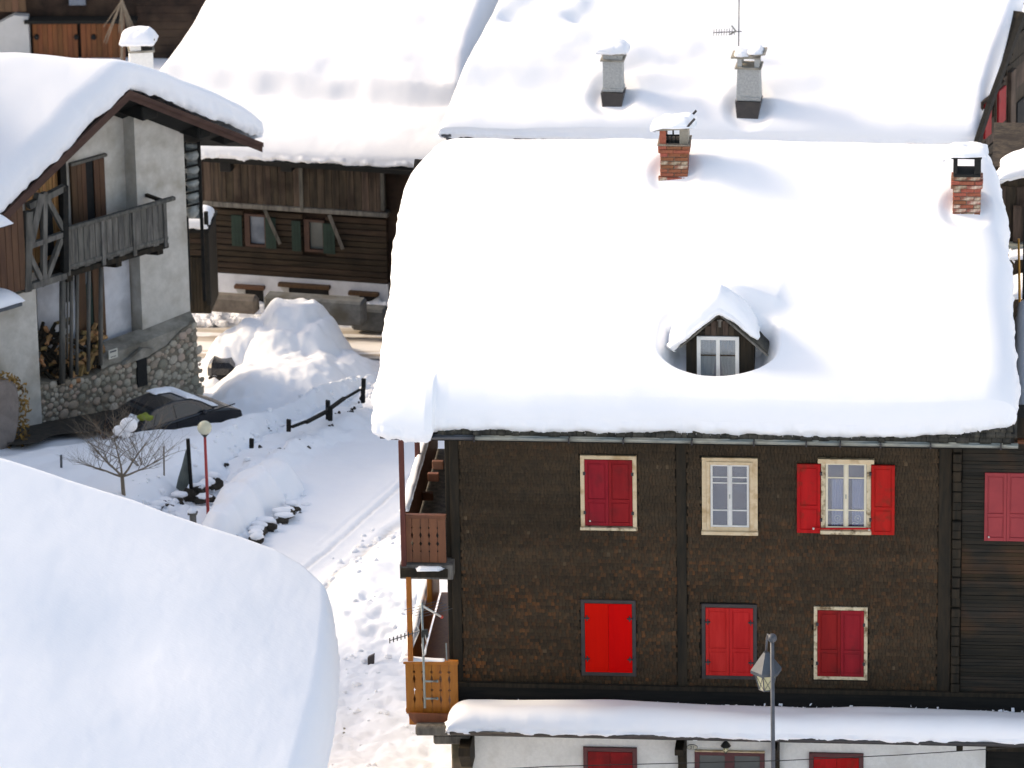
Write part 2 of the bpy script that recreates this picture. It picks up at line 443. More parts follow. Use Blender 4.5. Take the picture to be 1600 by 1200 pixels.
def link_mesh(name, me, mat, parent=None):
    o = bpy.data.objects.new(name, me)
    COL.objects.link(o)
    if mat is not None and not me.materials:
        me.materials.append(mat)
    if parent is not None:
        o.parent = parent
        ORG[o.name] = ORG[parent.name]
    else:
        ORG[o.name] = Vector((0, 0, 0))
    return o

def build(mb, name, mat, parent=None, smooth=False, bevel=0.0, label=None, kind=None, fix=True):
    org = ORG[parent.name] if parent is not None else Vector((0, 0, 0))
    me = bpy.data.meshes.new(name)
    me.from_pydata([(v[0] - org.x, v[1] - org.y, v[2] - org.z) for v in mb.v], [], mb.f)
    if fix:
        bm = bmesh.new(); bm.from_mesh(me)
        bmesh.ops.recalc_face_normals(bm, faces=bm.faces)
        bm.to_mesh(me); bm.free()
    if smooth:
        me.shade_smooth()
    o = link_mesh(name, me, mat, parent)
    if bevel:
        b = o.modifiers.new('bevel', 'BEVEL'); b.width = bevel; b.segments = 1
    if label: o['label'] = label
    if kind: o['kind'] = kind
    return o

def np_mesh(name, V, Fq, mat, parent=None, smooth=True, org=None):
    org = ORG[parent.name] if parent is not None else Vector((0, 0, 0))
    V = np.asarray(V, np.float32) - np.array(org, np.float32)
    Fq = np.asarray(Fq, np.int32)
    me = bpy.data.meshes.new(name)
    me.vertices.add(len(V)); me.vertices.foreach_set('co', V.ravel())
    k = Fq.shape[1]
    me.loops.add(Fq.size); me.loops.foreach_set('vertex_index', Fq.ravel())
    me.polygons.add(len(Fq))
    me.polygons.foreach_set('loop_start', np.arange(len(Fq), dtype=np.int32) * k)
    me.polygons.foreach_set('loop_total', np.full(len(Fq), k, np.int32))
    me.update(calc_edges=True)
    if smooth:
        me.shade_smooth()
    return link_mesh(name, me, mat, parent)

def interp_poly(pts, n):
    """n points evenly spaced along a polyline, by arc length"""
    P = np.array(pts, float)
    d = np.r_[0, np.cumsum(np.hypot(*np.diff(P[:, :2], axis=0).T))]
    t = np.linspace(0, d[-1], n) if np.isscalar(n) else np.asarray(n) * d[-1]
    return np.stack([np.interp(t, d, P[:, k]) for k in range(P.shape[1])], 1)

def snow_sheet(name, bot, top, left, right, zbase, hfun, mat, parent=None, nu=120, nv=80, rad=0.5, rim=0.25, skirt=0.0,
               sides=(1, 1, 1, 1), rough=0.03, seed=0, under=0.05):
    """a blanket of snow over horizontal outline curves (x, y lists); zbase(x, y) is the surface it lies on,
    hfun(x, y) its depth; rad the rounding of its rim, rim the height of the broken edge; sides = bottom, top, left, right rounded"""
    s = (1 - np.cos(np.pi * np.linspace(0, 1, nu))) / 2
    t = (1 - np.cos(np.pi * np.linspace(0, 1, nv))) / 2
    s = 0.5 * s + 0.5 * np.linspace(0, 1, nu) if not (sides[2] or sides[3]) else s
    B, T = interp_poly(bot, s), interp_poly(top, s)
    L, Rr = interp_poly(left, t), interp_poly(right, t)
    Sg, Tg = np.meshgrid(s, t)
    P = (1 - Tg)[..., None] * B[None] + Tg[..., None] * T[None] + (1 - Sg)[..., None] * L[:, None] + Sg[..., None] * Rr[:, None] \
        - ((1 - Sg) * (1 - Tg))[..., None] * B[0] - (Sg * (1 - Tg))[..., None] * B[-1] - ((1 - Sg) * Tg)[..., None] * T[0] - (Sg * Tg)[..., None] * T[-1]
    X, Y = P[..., 0], P[..., 1]
    W = np.hypot(*(P[:, -1] - P[:, 0]).T)[:, None]; H = np.hypot(*(P[-1] - P[0]).T)[None]
    prof = lambda d: np.sqrt(np.clip(1 - (1 - np.clip(d / rad, 0, 1)) ** 2, 0, 1))
    e = np.ones_like(X)
    if sides[0]: e = e * prof(Tg * H)
    if sides[1]: e = e * prof((1 - Tg) * H)
    if sides[2]: e = e * prof(Sg * W)
    if sides[3]: e = e * prof((1 - Sg) * W)
    h = hfun(X, Y)
    h0 = np.minimum(rim, h)
    edge_n = rough * .35 * fbm(X * 1.6, Y * 1.6, seed + 3, 3) * (1 - e)
    Z = zbase(X, Y) + h0 + (h - h0) * e + edge_n
    V = np.stack([X, Y, Z], -1).reshape(-1, 3)
    idx = np.arange(nu * nv).reshape(nv, nu)
    F = np.stack([idx[:-1, :-1], idx[:-1, 1:], idx[1:, 1:], idx[1:, :-1]], -1).reshape(-1, 4)
    ring = np.r_[idx[0, :], idx[1:, -1], idx[-1, -2::-1], idx[-2:0:-1, 0]]
    Vr = V[ring]
    c = V.mean(0)
    rows = [ring]
    K = 4
    allV = [V]; base = len(V)
    zb = zbase(Vr[:, 0], Vr[:, 1])
    # outward direction of the rim
    nxt = np.roll(Vr, -1, 0); prv = np.roll(Vr, 1, 0)
    tan = nxt - prv; nl = np.hypot(tan[:, 0], tan[:, 1]) + 1e-9
    out = np.stack([tan[:, 1] / nl, -tan[:, 0] / nl], 1)
    arc = np.r_[0, np.cumsum(np.hypot(*np.diff(Vr[:, :2], axis=0).T))]
    for k in range(1, K + 1):
        f = k / K
        bul = 0.06 * math.sin(f * math.pi * 0.8) - 0.10 * f * f + rough * fbm(arc * 4, f * 3 + arc * 0, seed + 11, 4)
        z = Vr[:, 2] + (zb - under - Vr[:, 2]) * f + (rough * 1.2 * fbm(arc * 5, arc * 0 + 3.3, seed + 5, 4) if k == K else 0)
        v = np.stack([Vr[:, 0] + out[:, 0] * bul, Vr[:, 1] + out[:, 1] * bul, z], 1)
        allV.append(v)
        new = base + np.arange(len(ring)); base += len(ring)
        rows.append(new)
    Fs = [F]
    for a, b in zip(rows, rows[1:]):
        Fs.append(np.stack([a, b, np.roll(b, -1), np.roll(a, -1)], -1))
    return np_mesh(name, np.concatenate(allV), np.concatenate(Fs), mat, parent)

def poly_sdf(X, Y, poly):
    """signed distance, positive inside"""
    P = np.array(poly, float)[:, :2]
    d = np.full(X.shape, 1e9); ins = np.zeros(X.shape, bool)
    for (x0, y0), (x1, y1) in zip(P, np.roll(P, -1, 0)):
        ex, ey = x1 - x0, y1 - y0
        t = np.clip(((X - x0) * ex + (Y - y0) * ey) / (ex * ex + ey * ey + 1e-12), 0, 1)
        d = np.minimum(d, np.hypot(X - x0 - t * ex, Y - y0 - t * ey))
        c = (y0 > Y) != (y1 > Y)
        xi = x0 + (Y - y0) * ex / (ey if abs(ey) > 1e-12 else 1e-12)
        ins ^= c & (X < xi)
    return np.where(ins, d, -d)

def line_dist(X, Y, pts):
    P = np.array(pts, float)[:, :2]
    d = np.full(np.shape(X), 1e9)
    for (x0, y0), (x1, y1) in zip(P, P[1:]):
        ex, ey = x1 - x0, y1 - y0
        t = np.clip(((X - x0) * ex + (Y - y0) * ey) / (ex * ex + ey * ey + 1e-12), 0, 1)
        d = np.minimum(d, np.hypot(X - x0 - t * ex, Y - y0 - t * ey))
    return d
# ================================================================ the big wooden house
FM = Facade((0, 0), 0)
ORG_H = (0, 0, 0)
house = thing('wooden_house', ORG_H, 'tall dark shingle-clad wooden house with red shutters, two balconies and a thick snow roof', 'house')
PHI = R(27); TP = math.tan(PHI)
YE = -1.05                                   # eave line
ZE = hit(1100, 668, (0, YE, 0), (0, 1, 0)).z
def solve_ridge():
    y = 4.0
    while y < 12:
        if proj((3.4, y, ZE + TP * (y - YE) + 0.62))[1] < 206: break
        y += 0.02
    return y
YR = solve_ridge()
ZR = ZE + TP * (YR - YE)
def roof_z(x, y, soft=0.0):
    return ZE + TP * ((YR - YE) - np.sqrt((np.asarray(y) - YR) ** 2 + soft))
UL, UR = FM.at(703, 900)[0], FM.at(1594, 690)[0]
UEND = UR + 2.6
X1R = hit(1559, 262, (0, YE, ZE + .3), (0, -TP, 1)).x - .15

zg, zt = 0.0, FM.at(1100, 690)[1]
zs = FM.at(1100, 1075)[1]                     # foot of the shingles
zw = FM.at(1100, 1150)[1]                     # top of the white wall
u_sh0, u_sh1 = FM.at(712, 900)[0], FM.at(1487, 900)[0]
YB = 2 * YR - YE - 1.0
wall = MB()
wall.box(UL + .02, X1R - .3, 0.02, YB, zw - .2, ZE + TP * (0 - YE) - .15)
wall.box(X1R - .3, UEND, 0.02, .7, zw - .2, ZE - .12)
wall.fprism(Facade((UL + .02, 0), -90), [(-YB, ZE + .3), (-.02, ZE + .3), (-YR, ZR - .12)], -(X1R - UL - .3), 0)
build(wall, 'wall', M['dark_wood'], house)
build(MB().box(UL + .35, FM.at(1540, 1180)[0], 0.0, YB, -1.0, zw + .05), 'plaster_wall', M['stucco_white'], house)
build(MB().box(FM.at(1541, 1180)[0], UEND, 0.25, YB, -1.0, zw + .05), 'dark_side_wall', M['black_wood'], house)
build(MB().fbox(FM, UL - .02, UEND, zs - .42, zs - .02, 0.01, .09), 'sill_beam', M['black_wood'], house, bevel=.01)
build(MB().fbox(FM, UL - .02, UEND, zs - .02, zs + .06, 0.0, .12), 'drip_board', M['dark_wood'], house)

# window rectangles (pixels) to keep shingles away from
WIN = [(907, 995, 711, 827), (1097, 1184, 714, 832), (1283, 1365, 717, 832), (908, 993, 937, 1054),
       (1096, 1182, 943, 1059), (1271, 1356, 947, 1061)]
WR = [FM.rect(*w) for w in WIN]
POSTS = [(706, 720), (1058, 1073), (1466, 1486)]
PR = [FM.rect(a, b, 700, 1070)[:2] for a, b in POSTS]

# shingles: real wedges, thousands of them
rows = int((zt - zs) / 0.068)
V, F4, tone = [], [], []
rnd = random.Random(3)
for r_ in range(rows):
    z0 = zs + .06 + r_ * 0.068
    u = u_sh0 + rnd.uniform(-.05, 0)
    hz = r_ / rows
    while u < u_sh1 - .01:
        w_ = rnd.uniform(.042, .085)
        u1 = min(u + w_, u_sh1)
        cu, cz = (u + u1) / 2, z0 + .035
        if not any(a - .01 < cu < b + .01 and c - .01 < cz < d + .01 for a, b, c, d in WR) and not any(a < cu < b for a, b in PR):
            j = rnd.uniform(-.012, .006); th = rnd.uniform(.022, .040)
            g = .003
            o = len(V)
            zz0, zz1 = z0 + j, z0 + .075
            V += [(u + g, -.002 - th, zz0), (u1 - g, -.002 - th - rnd.uniform(-.004, .004), zz0 + rnd.uniform(-.004, .004)), (u1 - g, -.004, zz1), (u + g, -.004, zz1),
                  (u + g, .02, zz0), (u1 - g, .02, zz0)]
            F4 += [(o, o + 1, o + 2, o + 3), (o, o + 4, o + 5, o + 1), (o, o + 3, o + 3, o + 4), (o + 1, o + 5, o + 2, o + 2)]
            tone.append((cu, cz, rnd.random(), rnd.random()))
        u = u1
V = np.array(V); 
Fs = []
for i in range(len(V) // 6):
    o = i * 6
    Fs += [(o, o + 1, o + 2), (o, o + 2, o + 3), (o, o + 4, o + 5), (o, o + 5, o + 1), (o, o + 3, o + 4), (o + 1, o + 5, o + 2)]
shingles = np_mesh('wall_shingles', V, Fs, M['shingle'], house, smooth=False)
tn = np.array(tone)
wear = np.clip(fbm(tn[:, 0] * .6, tn[:, 1] * 1.6, 5, 4) * .4 + sstep(7.4, 5.0, tn[:, 1]) * .75, 0, 1)
patch = np.clip(fbm(tn[:, 0] * .35, tn[:, 1] * .5, 31, 3) * .5 + .5, 0, 1)
k = (tn[:, 2] ** 3.5) * wear * (0.35 + patch)
base_t = .74 + .36 * tn[:, 3] * (.45 + .55 * wear) + .10 * vnoise(tn[:, 1] / .068, 0 * tn[:, 1], 77) + .12 * fbm(tn[:, 0] * .5, tn[:, 1] * 1.2, 9, 3)
col = np.stack([base_t * (1 + 1.7 * k), base_t * (1 + .6 * k), base_t * (1 + .02 * k), np.ones(len(k))], 1)
pale = tn[:, 2] > .997
col[pale, :3] = base_t[pale, None] * 1.9
at = shingles.data.color_attributes.new('tone', 'FLOAT_COLOR', 'POINT')
at.data.foreach_set('color', np.repeat(col, 6, 0).astype(np.float32).ravel())
tag(shingles, 'thousands of small dark wooden shingles, browner low down', kind='stuff')

for (a, b) in PR:
    build(MB().fbox(FM, a, b, zs, zt + .1, 0, .05), 'corner_board', M['dark_wood'], house, bevel=.006)
# stacked log ends beside the shingles
u0, u1 = FM.rect(1487, 1500, 700, 1070)[:2]
z = zs + .05; i = 0
while z < zt:
    hh = rnd.uniform(.17, .21)
    ww = .10 + rnd.uniform(-.03, .06)
    build(MB().fbox(FM, u0 + .005, u1 + rnd.uniform(0, .02), z + .012, z + hh, 0, ww), 'log_end', M['dark_wood'], house, bevel=.015)
    z += hh; i += 1
# thin planks of the right bay
u2 = u1 + .03
z = zs + .06
me_cache = None
while z < zt + .05:
    hh = rnd.uniform(.062, .085)
    build(MB().fbox(FM, u2, UEND, z + .006, z + hh, 0, .02 + rnd.uniform(0, .018)), 'plank', M['log'], house)
    z += hh

# ---------------------------------------------------------------- shutters and windows
def shutter_pair(x0, x1, y0, y1, mat, frame=None, fw=7, hinges='dark', wbase=.03, panels=True, sill=None, frame_w=.06, lab=None, split=True, closed=(0, 1)):
    w = thing_part('shuttered_window', house, lab)
    u0, u1, z0, z1 = FM.rect(x0, x1, y0, y1, wbase)
    build(MB().fbox(FM, u0, u1, z0, z1, -.05, wbase - .02), 'backing', M['dark_frame'], w)
    if frame:
        f = fw / 85.0
        mb = MB().fbox(FM, u0 - f, u0, z0 - (f if sill is None else .02), z1 + f, 0, frame_w).fbox(FM, u1, u1 + f, z0 - (f if sill is None else .02), z1 + f, 0, frame_w)
        mb.fbox(FM, u0, u1, z1, z1 + f, 0, frame_w - .004)
        if sill is None:
            mb.fbox(FM, u0, u1, z0 - f, z0, 0, frame_w - .004)
        build(mb, 'frame', frame, w, bevel=.004)
        if sill:
            build(MB().fbox(FM, u0 - f - .01, u1 + f + .01, z0 - .075, z0 - .02, 0, frame_w + .05), 'sill', sill, w, bevel=.006)
    um = (u0 + u1) / 2
    for a, b in ((u0 + .004, um - .002), (um + .002, u1 - .004)):
        leaf_geo(a, b, z0 + .004, z1 - .004, wbase, mat, w, panels)
    if hinges:
        hm = M['hinge']
        for zz in (z0 + (z1 - z0) * .2, z0 + (z1 - z0) * .79):
            for s_, ub in ((1, u0), (-1, u1)):
                mb = MB()
                if hinges == 'cross':
                    mb.fbox(FM, min(ub - .02 * s_, ub + .09 * s_), max(ub - .02 * s_, ub + .09 * s_), zz - .012, zz + .012, wbase, wbase + .055)
                    mb.fbox(FM, ub + (.035 if s_ > 0 else -.055), ub + (.055 if s_ > 0 else -.035), zz - .055, zz + .055, wbase, wbase + .052)
                else:
                    mb.fbox(FM, ub - .022, ub + .022, zz - .03, zz + .03, wbase, wbase + .05)
                build(mb, 'hinge', hm, w)
    return w

def thing_part(name, parent, label=None):
    o = bpy.data.objects.new(name, None); COL.objects.link(o)
    o.parent = parent; o.empty_display_size = .1
    ORG[o.name] = ORG[parent.name]
    if label: o['label'] = label
    return o

def leaf_geo(a, b, z0, z1, wb, mat, w, panels=True, name='shutter', F=None):
    F = F or FM
    st = .055
    mb = MB()
    H_ = z1 - z0; zm = z0 + H_ * .36
    if panels and b - a > .2:
        t = wb + .035
        mb.fbox(F, a, a + st, z0, z1, wb - .018, t).fbox(F, b - st, b, z0, z1, wb - .018, t)
        for q0, q1 in ((z0, z0 + .07), (zm, zm + .06), (z1 - .06, z1)):
            mb.fbox(F, a + st, b - st, q0, q1, wb - .018, t)
        for q0, q1 in ((z0 + .07, zm), (zm + .06, z1 - .06)):
            mb.fbox(F, a + st, b - st, q0, q1, wb - .018, wb + .022)
            mb.fbox(F, a + st + .022, b - st - .022, q0 + .022, q1 - .022, wb + .022, wb + .031)
    else:
        mb.fbox(F, a, b, z0, z1, wb - .018, wb + .03)
        mb.fbox(F, a + .03, b - .03, z0 + .04, z0 + .09, wb + .03, wb + .036)
    return build(mb, name, mat, w, bevel=.004)

shutter_pair(913.5, 988.5, 717.5, 821, M['red_crimson'], M['cream'], 6.5, 'dark', sill=M['cream_worn'], lab='closed crimson shutters in a cream frame')
shutter_pair(914, 988, 942.5, 1050, M['red_bright'], M['dark_frame'], 6, 'cross', panels=False, lab='closed scarlet shutters with black cross hinges')
shutter_pair(1102.5, 1177, 949, 1055, M['red_coral'], M['dark_frame'], 6, 'cross', lab='closed paler red panelled shutters')
shutter_pair(1277, 1350, 953, 1056.5, M['red_crimson'], M['cream_worn'], 5.5, 'dark', panels=True, lab='closed crimson shutters in a flaking cream frame')
wbay = shutter_pair(1538, 1608, 738, 845, M['red_far'], None, 5, None, lab='closed dull red shutters on the plank bay')
shutter_pair(919, 989, 1174, 1290, M['red_crimson'], M['maroon'], 7, None, panels=False, lab='red shutters in a maroon frame on the white wall')
shutter_pair(1271, 1342, 1183, 1300, M['red_open'], M['maroon'], 7, None, panels=False, lab='red shutters in a maroon frame under the snowy awning')
# small white knobs / pale spots that hold the shutters
for (px, py) in ((922, 814), (1545, 839)):
    u, z = FM.at(px, py, .07)
    build(MB().blob(FM.pt(u, z, .075), .018), 'latch_knob', M['white_plastic'], wbay if px > 1500 else house)

def sash_window(lab, outer, glass, framemat, sashmat, bars, frame_lines=True, curtain=None, deep=.0):
    w = thing_part('window', house, lab)
    u0, u1, z0, z1 = FM.rect(*outer)
    g0, g1, h0, h1 = FM.rect(*glass)
    mb = MB()
    ft = .06
    mb.fbox(FM, u0, g0, z0, z1, 0, ft).fbox(FM, g1, u1, z0, z1, 0, ft)
    mb.fbox(FM, g0, g1, h1, z1, 0, ft - .003).fbox(FM, g0, g1, z0, h0, 0, ft - .003)
    if frame_lines:
        k = .07
        mb.fbox(FM, g0 - k, g0 - .015, h0 - .03, h1 + k, ft, ft + .02).fbox(FM, g1 + .015, g1 + k, h0 - .03, h1 + k, ft, ft + .02)
        mb.fbox(FM, g0 - .015, g1 + .015, h1 + .015, h1 + k, ft, ft + .018)
    build(mb, 'frame', framemat, w, bevel=.005)
    build(MB().fbox(FM, u0 - .01, u1 + .01, z0 - .05, z0 + .02, 0, ft + .06), 'sill', framemat, w, bevel=.006)
    # the room behind: a thin panel, its dimness put into the colour
    mb = MB().fbox(FM, g0, g1, h0, h1, -.01, .002)
    build(mb, 'room_shade_panel', M['room'], w)
    um = (g0 + g1) / 2; sw = .045
    for a, b in ((g0, um), (um, g1)):
        leaf = MB()
        wa, wb_ = .03, .052
        leaf.fbox(FM, a + .004, a + sw, h0, h1, wa, wb_).fbox(FM, b - sw, b - .004, h0, h1, wa, wb_)
        leaf.fbox(FM, a + sw, b - sw, h0, h0 + sw * .8, wa, wb_ - .002).fbox(FM, a + sw, b - sw, h1 - sw * .6, h1, wa, wb_ - .002)
        for q in bars:
            zz = h1 - (h1 - h0) * q
            leaf.fbox(FM, a + sw, b - sw, zz - .013, zz + .013, wa, wb_ - .002)
        build(leaf, 'sash', sashmat, w, bevel=.003)
        qs = [0] + list(bars) + [1]
        for qa, qb in zip(qs, qs[1:]):
            za, zb = h1 - (h1 - h0) * qb, h1 - (h1 - h0) * qa
            build(MB().fbox(FM, a + sw - .004, b - sw + .004, za + .010, zb - .010, .036, .040), 'pane', M['glass'], w)
        if curtain:
            cw0, cw1, top = curtain
            ca, cb = a + sw + (b - a - 2 * sw) * cw0, a + sw + (b - a - 2 * sw) * cw1
            n_ = 40
            vs, fs = [], []
            zt_, zb_ = h1 - (h1 - h0) * top, h0 + .03
            for i_ in range(n_ + 1):
                t_ = i_ / n_
                wv = .014 + .008 * math.sin(t_ * 31 + a * 9)
                vs += [FM.pt(ca + (cb - ca) * t_, zb_ + .02 * abs(math.sin(t_ * 12)), wv), FM.pt(ca + (cb - ca) * t_, zt_, wv)]
            fs = [(2 * i_, 2 * i_ + 2, 2 * i_ + 3, 2 * i_ + 1) for i_ in range(n_)]
            build(MB().add(vs, fs), 'curtain', M['curtain'], w, smooth=True, fix=False)
            if top > .1:      # lace roses near the hem
                lc = (ca + cb) / 2; zc = h0 + .19
                mb = MB()
                for k_ in range(12):
                    t_ = k_ / 12 * 2 * math.pi
                    mb.tube(FM.pt(lc + .055 * math.cos(t_), zc + .06 * math.sin(t_), .025), FM.pt(lc + .055 * math.cos(t_ + .52), zc + .06 * math.sin(t_ + .52), .025), .007, 5)
                mb.blob(FM.pt(lc, zc, .025), (.02, .006, .022))
                for k_ in range(5):
                    mb.tube(FM.pt(ca + (cb - ca) * k_ / 5, zc - .10 + .02 * (k_ % 2), .025), FM.pt(ca + (cb - ca) * (k_ + 1) / 5, zc - .10 + .02 * ((k_ + 1) % 2), .025), .008, 5)
                build(mb, 'lace_rose', M['white_paint'], w)
    # meeting stile and handle
    build(MB().fbox(FM, um - .028, um + .028, h0 + .01, h1 - .005, .05, .066), 'meeting_stile', sashmat, w, bevel=.006)
    build(MB().fbox(FM, um - .01, um + .01, (h0 + h1) / 2 - .04, (h0 + h1) / 2 + .04, .066, .082), 'window_handle', M['zinc'], w)
    return w, (u0, u1, z0, z1)

w2, _ = sash_window('window with white sashes in a broad cream frame, shutters gone', (1097, 1184, 714, 829), (1110, 1171, 725, 822), M['cream'], M['white_paint'],
                    (.2, .29, .73), curtain=None)
w3, r3 = sash_window('window with ivory sashes and lace curtains between open shutters', (1283, 1361, 717, 828), (1290, 1354, 723, 824), M['cream_worn'], M['ivory_paint'],
                     (.22, .72), frame_lines=False, curtain=(.24, .98, .25))
u0, u1, z0, z1 = FM.rect(1278, 1366, 715, 722)
build(MB().fbox(FM, u0, u1, z0, z1, 0, .10), 'lintel', M['cream'], w3, bevel=.005)
u0, u1, z0, z1 = FM.rect(1245.5, 1282, 723, 830.5)
leaf_geo(u0, u1, z0, z1, .045, M['red_open'], w3)
u0, u1, z0, z1 = FM.rect(1361.5, 1398, 725, 833.5)
leaf_geo(u0, u1, z0, z1, .045, M['red_open'], w3)
ua, za = FM.at(1271, 826, .12); ub, zb = FM.at(1361, 826, .12)
build(MB().bar(FM.pt(ua, za, .12), FM.pt(ub, zb, .12), .02, .03), 'bar_rail', M['red_open'], w3)
for (px, py) in ((1271, 826), (1358, 828)):
    u, z = FM.at(px, py, .13)
    build(MB().blob(FM.pt(u, z, .13), .022), 'latch_knob', M['white_plastic'], w3)
for px in (1283, 1360):
    for py in (740, 812):
        u, z = FM.at(px, py, .07)
        build(MB().fbox(FM, u - .02, u + .02, z - .03, z + .03, .06, .10), 'hinge', M['hinge'], w3)
# door/window on the ground floor with two dark panes
w = thing_part('double_window', house, 'maroon framed double window with dark panes')
u0, u1, z0, z1 = FM.rect(1086, 1195, 1174, 1330)
mb = MB(); fw_ = .09; um = (u0 + u1) / 2
mb.fbox(FM, u0, u0 + fw_, z0, z1, 0, .06).fbox(FM, u1 - fw_, u1, z0, z1, 0, .06).fbox(FM, u0 + fw_, u1 - fw_, z1 - .07, z1, 0, .056).fbox(FM, um - .09, um + .09, z0, z1 - .07, 0, .05)
build(mb, 'frame', M['maroon'], w, bevel=.006)
for a, b in ((u0 + fw_, um - .09), (um + .09, u1 - fw_)):
    build(MB().fbox(FM, a, b, z0, z1 - .07, .0, .02), 'pane', M['dark_glass'], w)
u0, u1, z0, z1 = FM.rect(1086, 1195, 1172.5, 1174)
build(MB().fbox(FM, u0, u1, z1 - .012, z1 + .008, 0, .07), 'lintel', M['cream'], w)

# ---------------------------------------------------------------- awning over the ground floor
ya = -1.35
za_ = hit(1150, 1154, (0, ya, 0), (0, 1, 0)).z
zi = FM.at(1150, 1100)[1]
ua0 = hit(697, 1145, (0, ya, 0), (0, 1, 0)).x + .06
aw = thing_part('awning', house, 'long low awning roof along the ground floor')
sl = (zi - .45 - za_) / (0 - ya)
mb = MB().hexa([(ua0, ya, za_ - .05), (UEND, ya, za_ - .05), (UEND, 0, zi - .5), (ua0, 0, zi - .5),
                (ua0, ya, za_ + .02), (UEND, ya, za_ + .02), (UEND, 0, zi - .43), (ua0, 0, zi - .43)])
build(mb, 'roof_boards', M['black_wood'], aw)
build(MB().box(ua0, UEND, ya - .05, ya, za_ - .04, za_ + .09), 'fascia', M['black_wood'], aw, bevel=.01)
build(MB().tube((ua0 + .02, ya - .09, za_ + .035), (UEND, ya - .09, za_ + .035), .042, 10), 'gutter', M['flash'], aw, smooth=True)
for px, wd in ((1065, .16), (1213, .10), (1500, .12)):
    u = FM.at(px, 1160, .3)[0]
    zz = FM.at(px, 1152, .3)[1]
    prof = [(-.0, zz - 1.2), (-.0, zz + .1), (-1.1, zz + .1), (-1.1, zz - .02), (-.35, zz - .25), (-.14, zz - .6), (-.12, zz - 1.2)]
    if px == 1500:
        prof = [(0, zz - .12), (0, zz + .1), (-.9, zz + .1), (-.9, zz - .02), (-.4, zz - .12)]
    mb = MB().fprism(Facade((u, 0), 90), [(a, b) for a, b in prof], -wd / 2, wd / 2)
    build(mb, 'bracket', M['dark_wood'], aw, bevel=.01)
bx0 = (ua0, ya - .06); bx1 = (UEND, ya - .06)
def aw_h(x, y):
    f = np.clip((y - ya) / 1.3, 0, 1)
    return .47 + .035 * fbm(x * .5, y * .9, 21, 3) - .17 * sstep(.55, 1.0, f) + .05 * np.exp(-((f - .5) / .2) ** 2) + .06 * np.exp(-((x - 3) / 1.5) ** 2)
def aw_z(x, y):
    return za_ + .02 + sl * (np.asarray(y) - ya)
front = [(ua0 - .02 + i * .15, ya - .10 + .007 * math.sin(i * 1.7) + .03 * math.sin(i * .31)) for i in range(int((UEND - ua0) / .15))]
snow_sheet('roof_snow', front, [(ua0 + .15, -.02), (UEND, -.02)], [front[0], (ua0 - .1, ya * .5), (ua0 + .15, -.02)],
           [front[-1], (UEND, -.02)], aw_z, aw_h, M['snow'], aw, nu=420, nv=60, rad=.42, rim=.10, sides=(1, 0, 1, 0), rough=.045, seed=4, under=.04)
# crumbs of snow left sticking where it meets the wall
mb = MB()
for i in range(150):
    u = ua0 + .3 + i * (UEND - ua0 - .3) / 150 + rnd.uniform(-.04, .04)
    z = aw_z(u, -.03) + .44 + rnd.uniform(-.03, .05) * (1 if rnd.random() < .7 else 2)
    mb.blob((u, -.06, z - .05), (rnd.uniform(.03, .09), .04, rnd.uniform(.03, .075)), 6, 4, .3, rnd)
build(mb, 'snow_crumbs', M['snow'], aw, smooth=True, kind='stuff')
# stone foot and wooden bracket at the left corner
cx0, cx1, cz0, cz1 = FM.rect(708, 742, 1150, 1240)
build(MB().fbox(FM, cx0, FM.at(737, 1170)[0], -1, zw, -.4, .25), 'corner_pier', mottled('mossy_stone_pier', (84, 76, 66), (124, 106, 84), (5, 5, 5), bump=.8, bdist=.04, c3=(70, 72, 56), scale3=2.5), house, bevel=.03)
zz = FM.at(730, 1183)[1]
mb = MB().fprism(Facade((FM.at(733, 1170)[0], 0), 90), [(0, zz), (0, zw + .05), (-.9, zw + .05), (-.9, zw - .12), (-.45, zz)], -.11, .11)
build(mb, 'bracket', M['dark_wood'], house, bevel=.01)
for k_, (px0, px1, py0, py1, yy) in enumerate(((650, 712, 1131, 1147, -.55), (678, 735, 1144, 1161, -.35))):
    p = hit(px0, (py0 + py1) / 2, (0, yy, 0), (0, 1, 0)); q = hit(px1, (py0 + py1) / 2, (0, yy, 0), (0, 1, 0))
    build(MB().bar(p, q, .24, .19), 'floor_beam', M['grey_timber'], house, bevel=.03)

# ---------------------------------------------------------------- main roof
X0, X1 = hit(600, 678, (0, YE, 0), (0, 1, 0)).x, hit(1585, 678, (0, YE, 0), (0, 1, 0)).x
roof = thing_part('roof', house)
def slab(y0, z0, y1, z1, t, xa, xb):
    return [(xa, y0, z0 - t), (xb, y0, z0 - t), (xb, y1, z1 - t), (xa, y1, z1 - t), (xa, y0, z0), (xb, y0, z0), (xb, y1, z1), (xa, y1, z1)]
yb2 = 2 * YR - YE
def slab2(y0, z0, xa, y1, z1, xb, t=.10):
    return [(X0, y0, z0 - t), (xa, y0, z0 - t), (xb, y1, z1 - t), (X0, y1, z1 - t), (X0, y0, z0), (xa, y0, z0), (xb, y1, z1), (X0, y1, z1)]
build(MB().hexa(slab2(YE, ZE, X1, YR, ZR, X1R)).hexa(slab2(YR, ZR, X1R, yb2, ZE, X1R)), 'roof_boards', M['black_wood'], roof)
for xr, xq in ((X0 + .03, X0 + .03), (X1 - .03, X1R - .03)):
    build(MB().bar((xr, YE, ZE - .1), (xq, YR, ZR - .1), .06, .2).bar((xq, YR, ZR - .1), (xq, yb2, ZE - .1), .06, .2), 'barge_board', M['black_wood'], roof)
build(MB().box(X0 + .05, X1, YE + .05, YE + .12, ZE - .36, ZE - .08), 'fascia', M['black_wood'], roof)
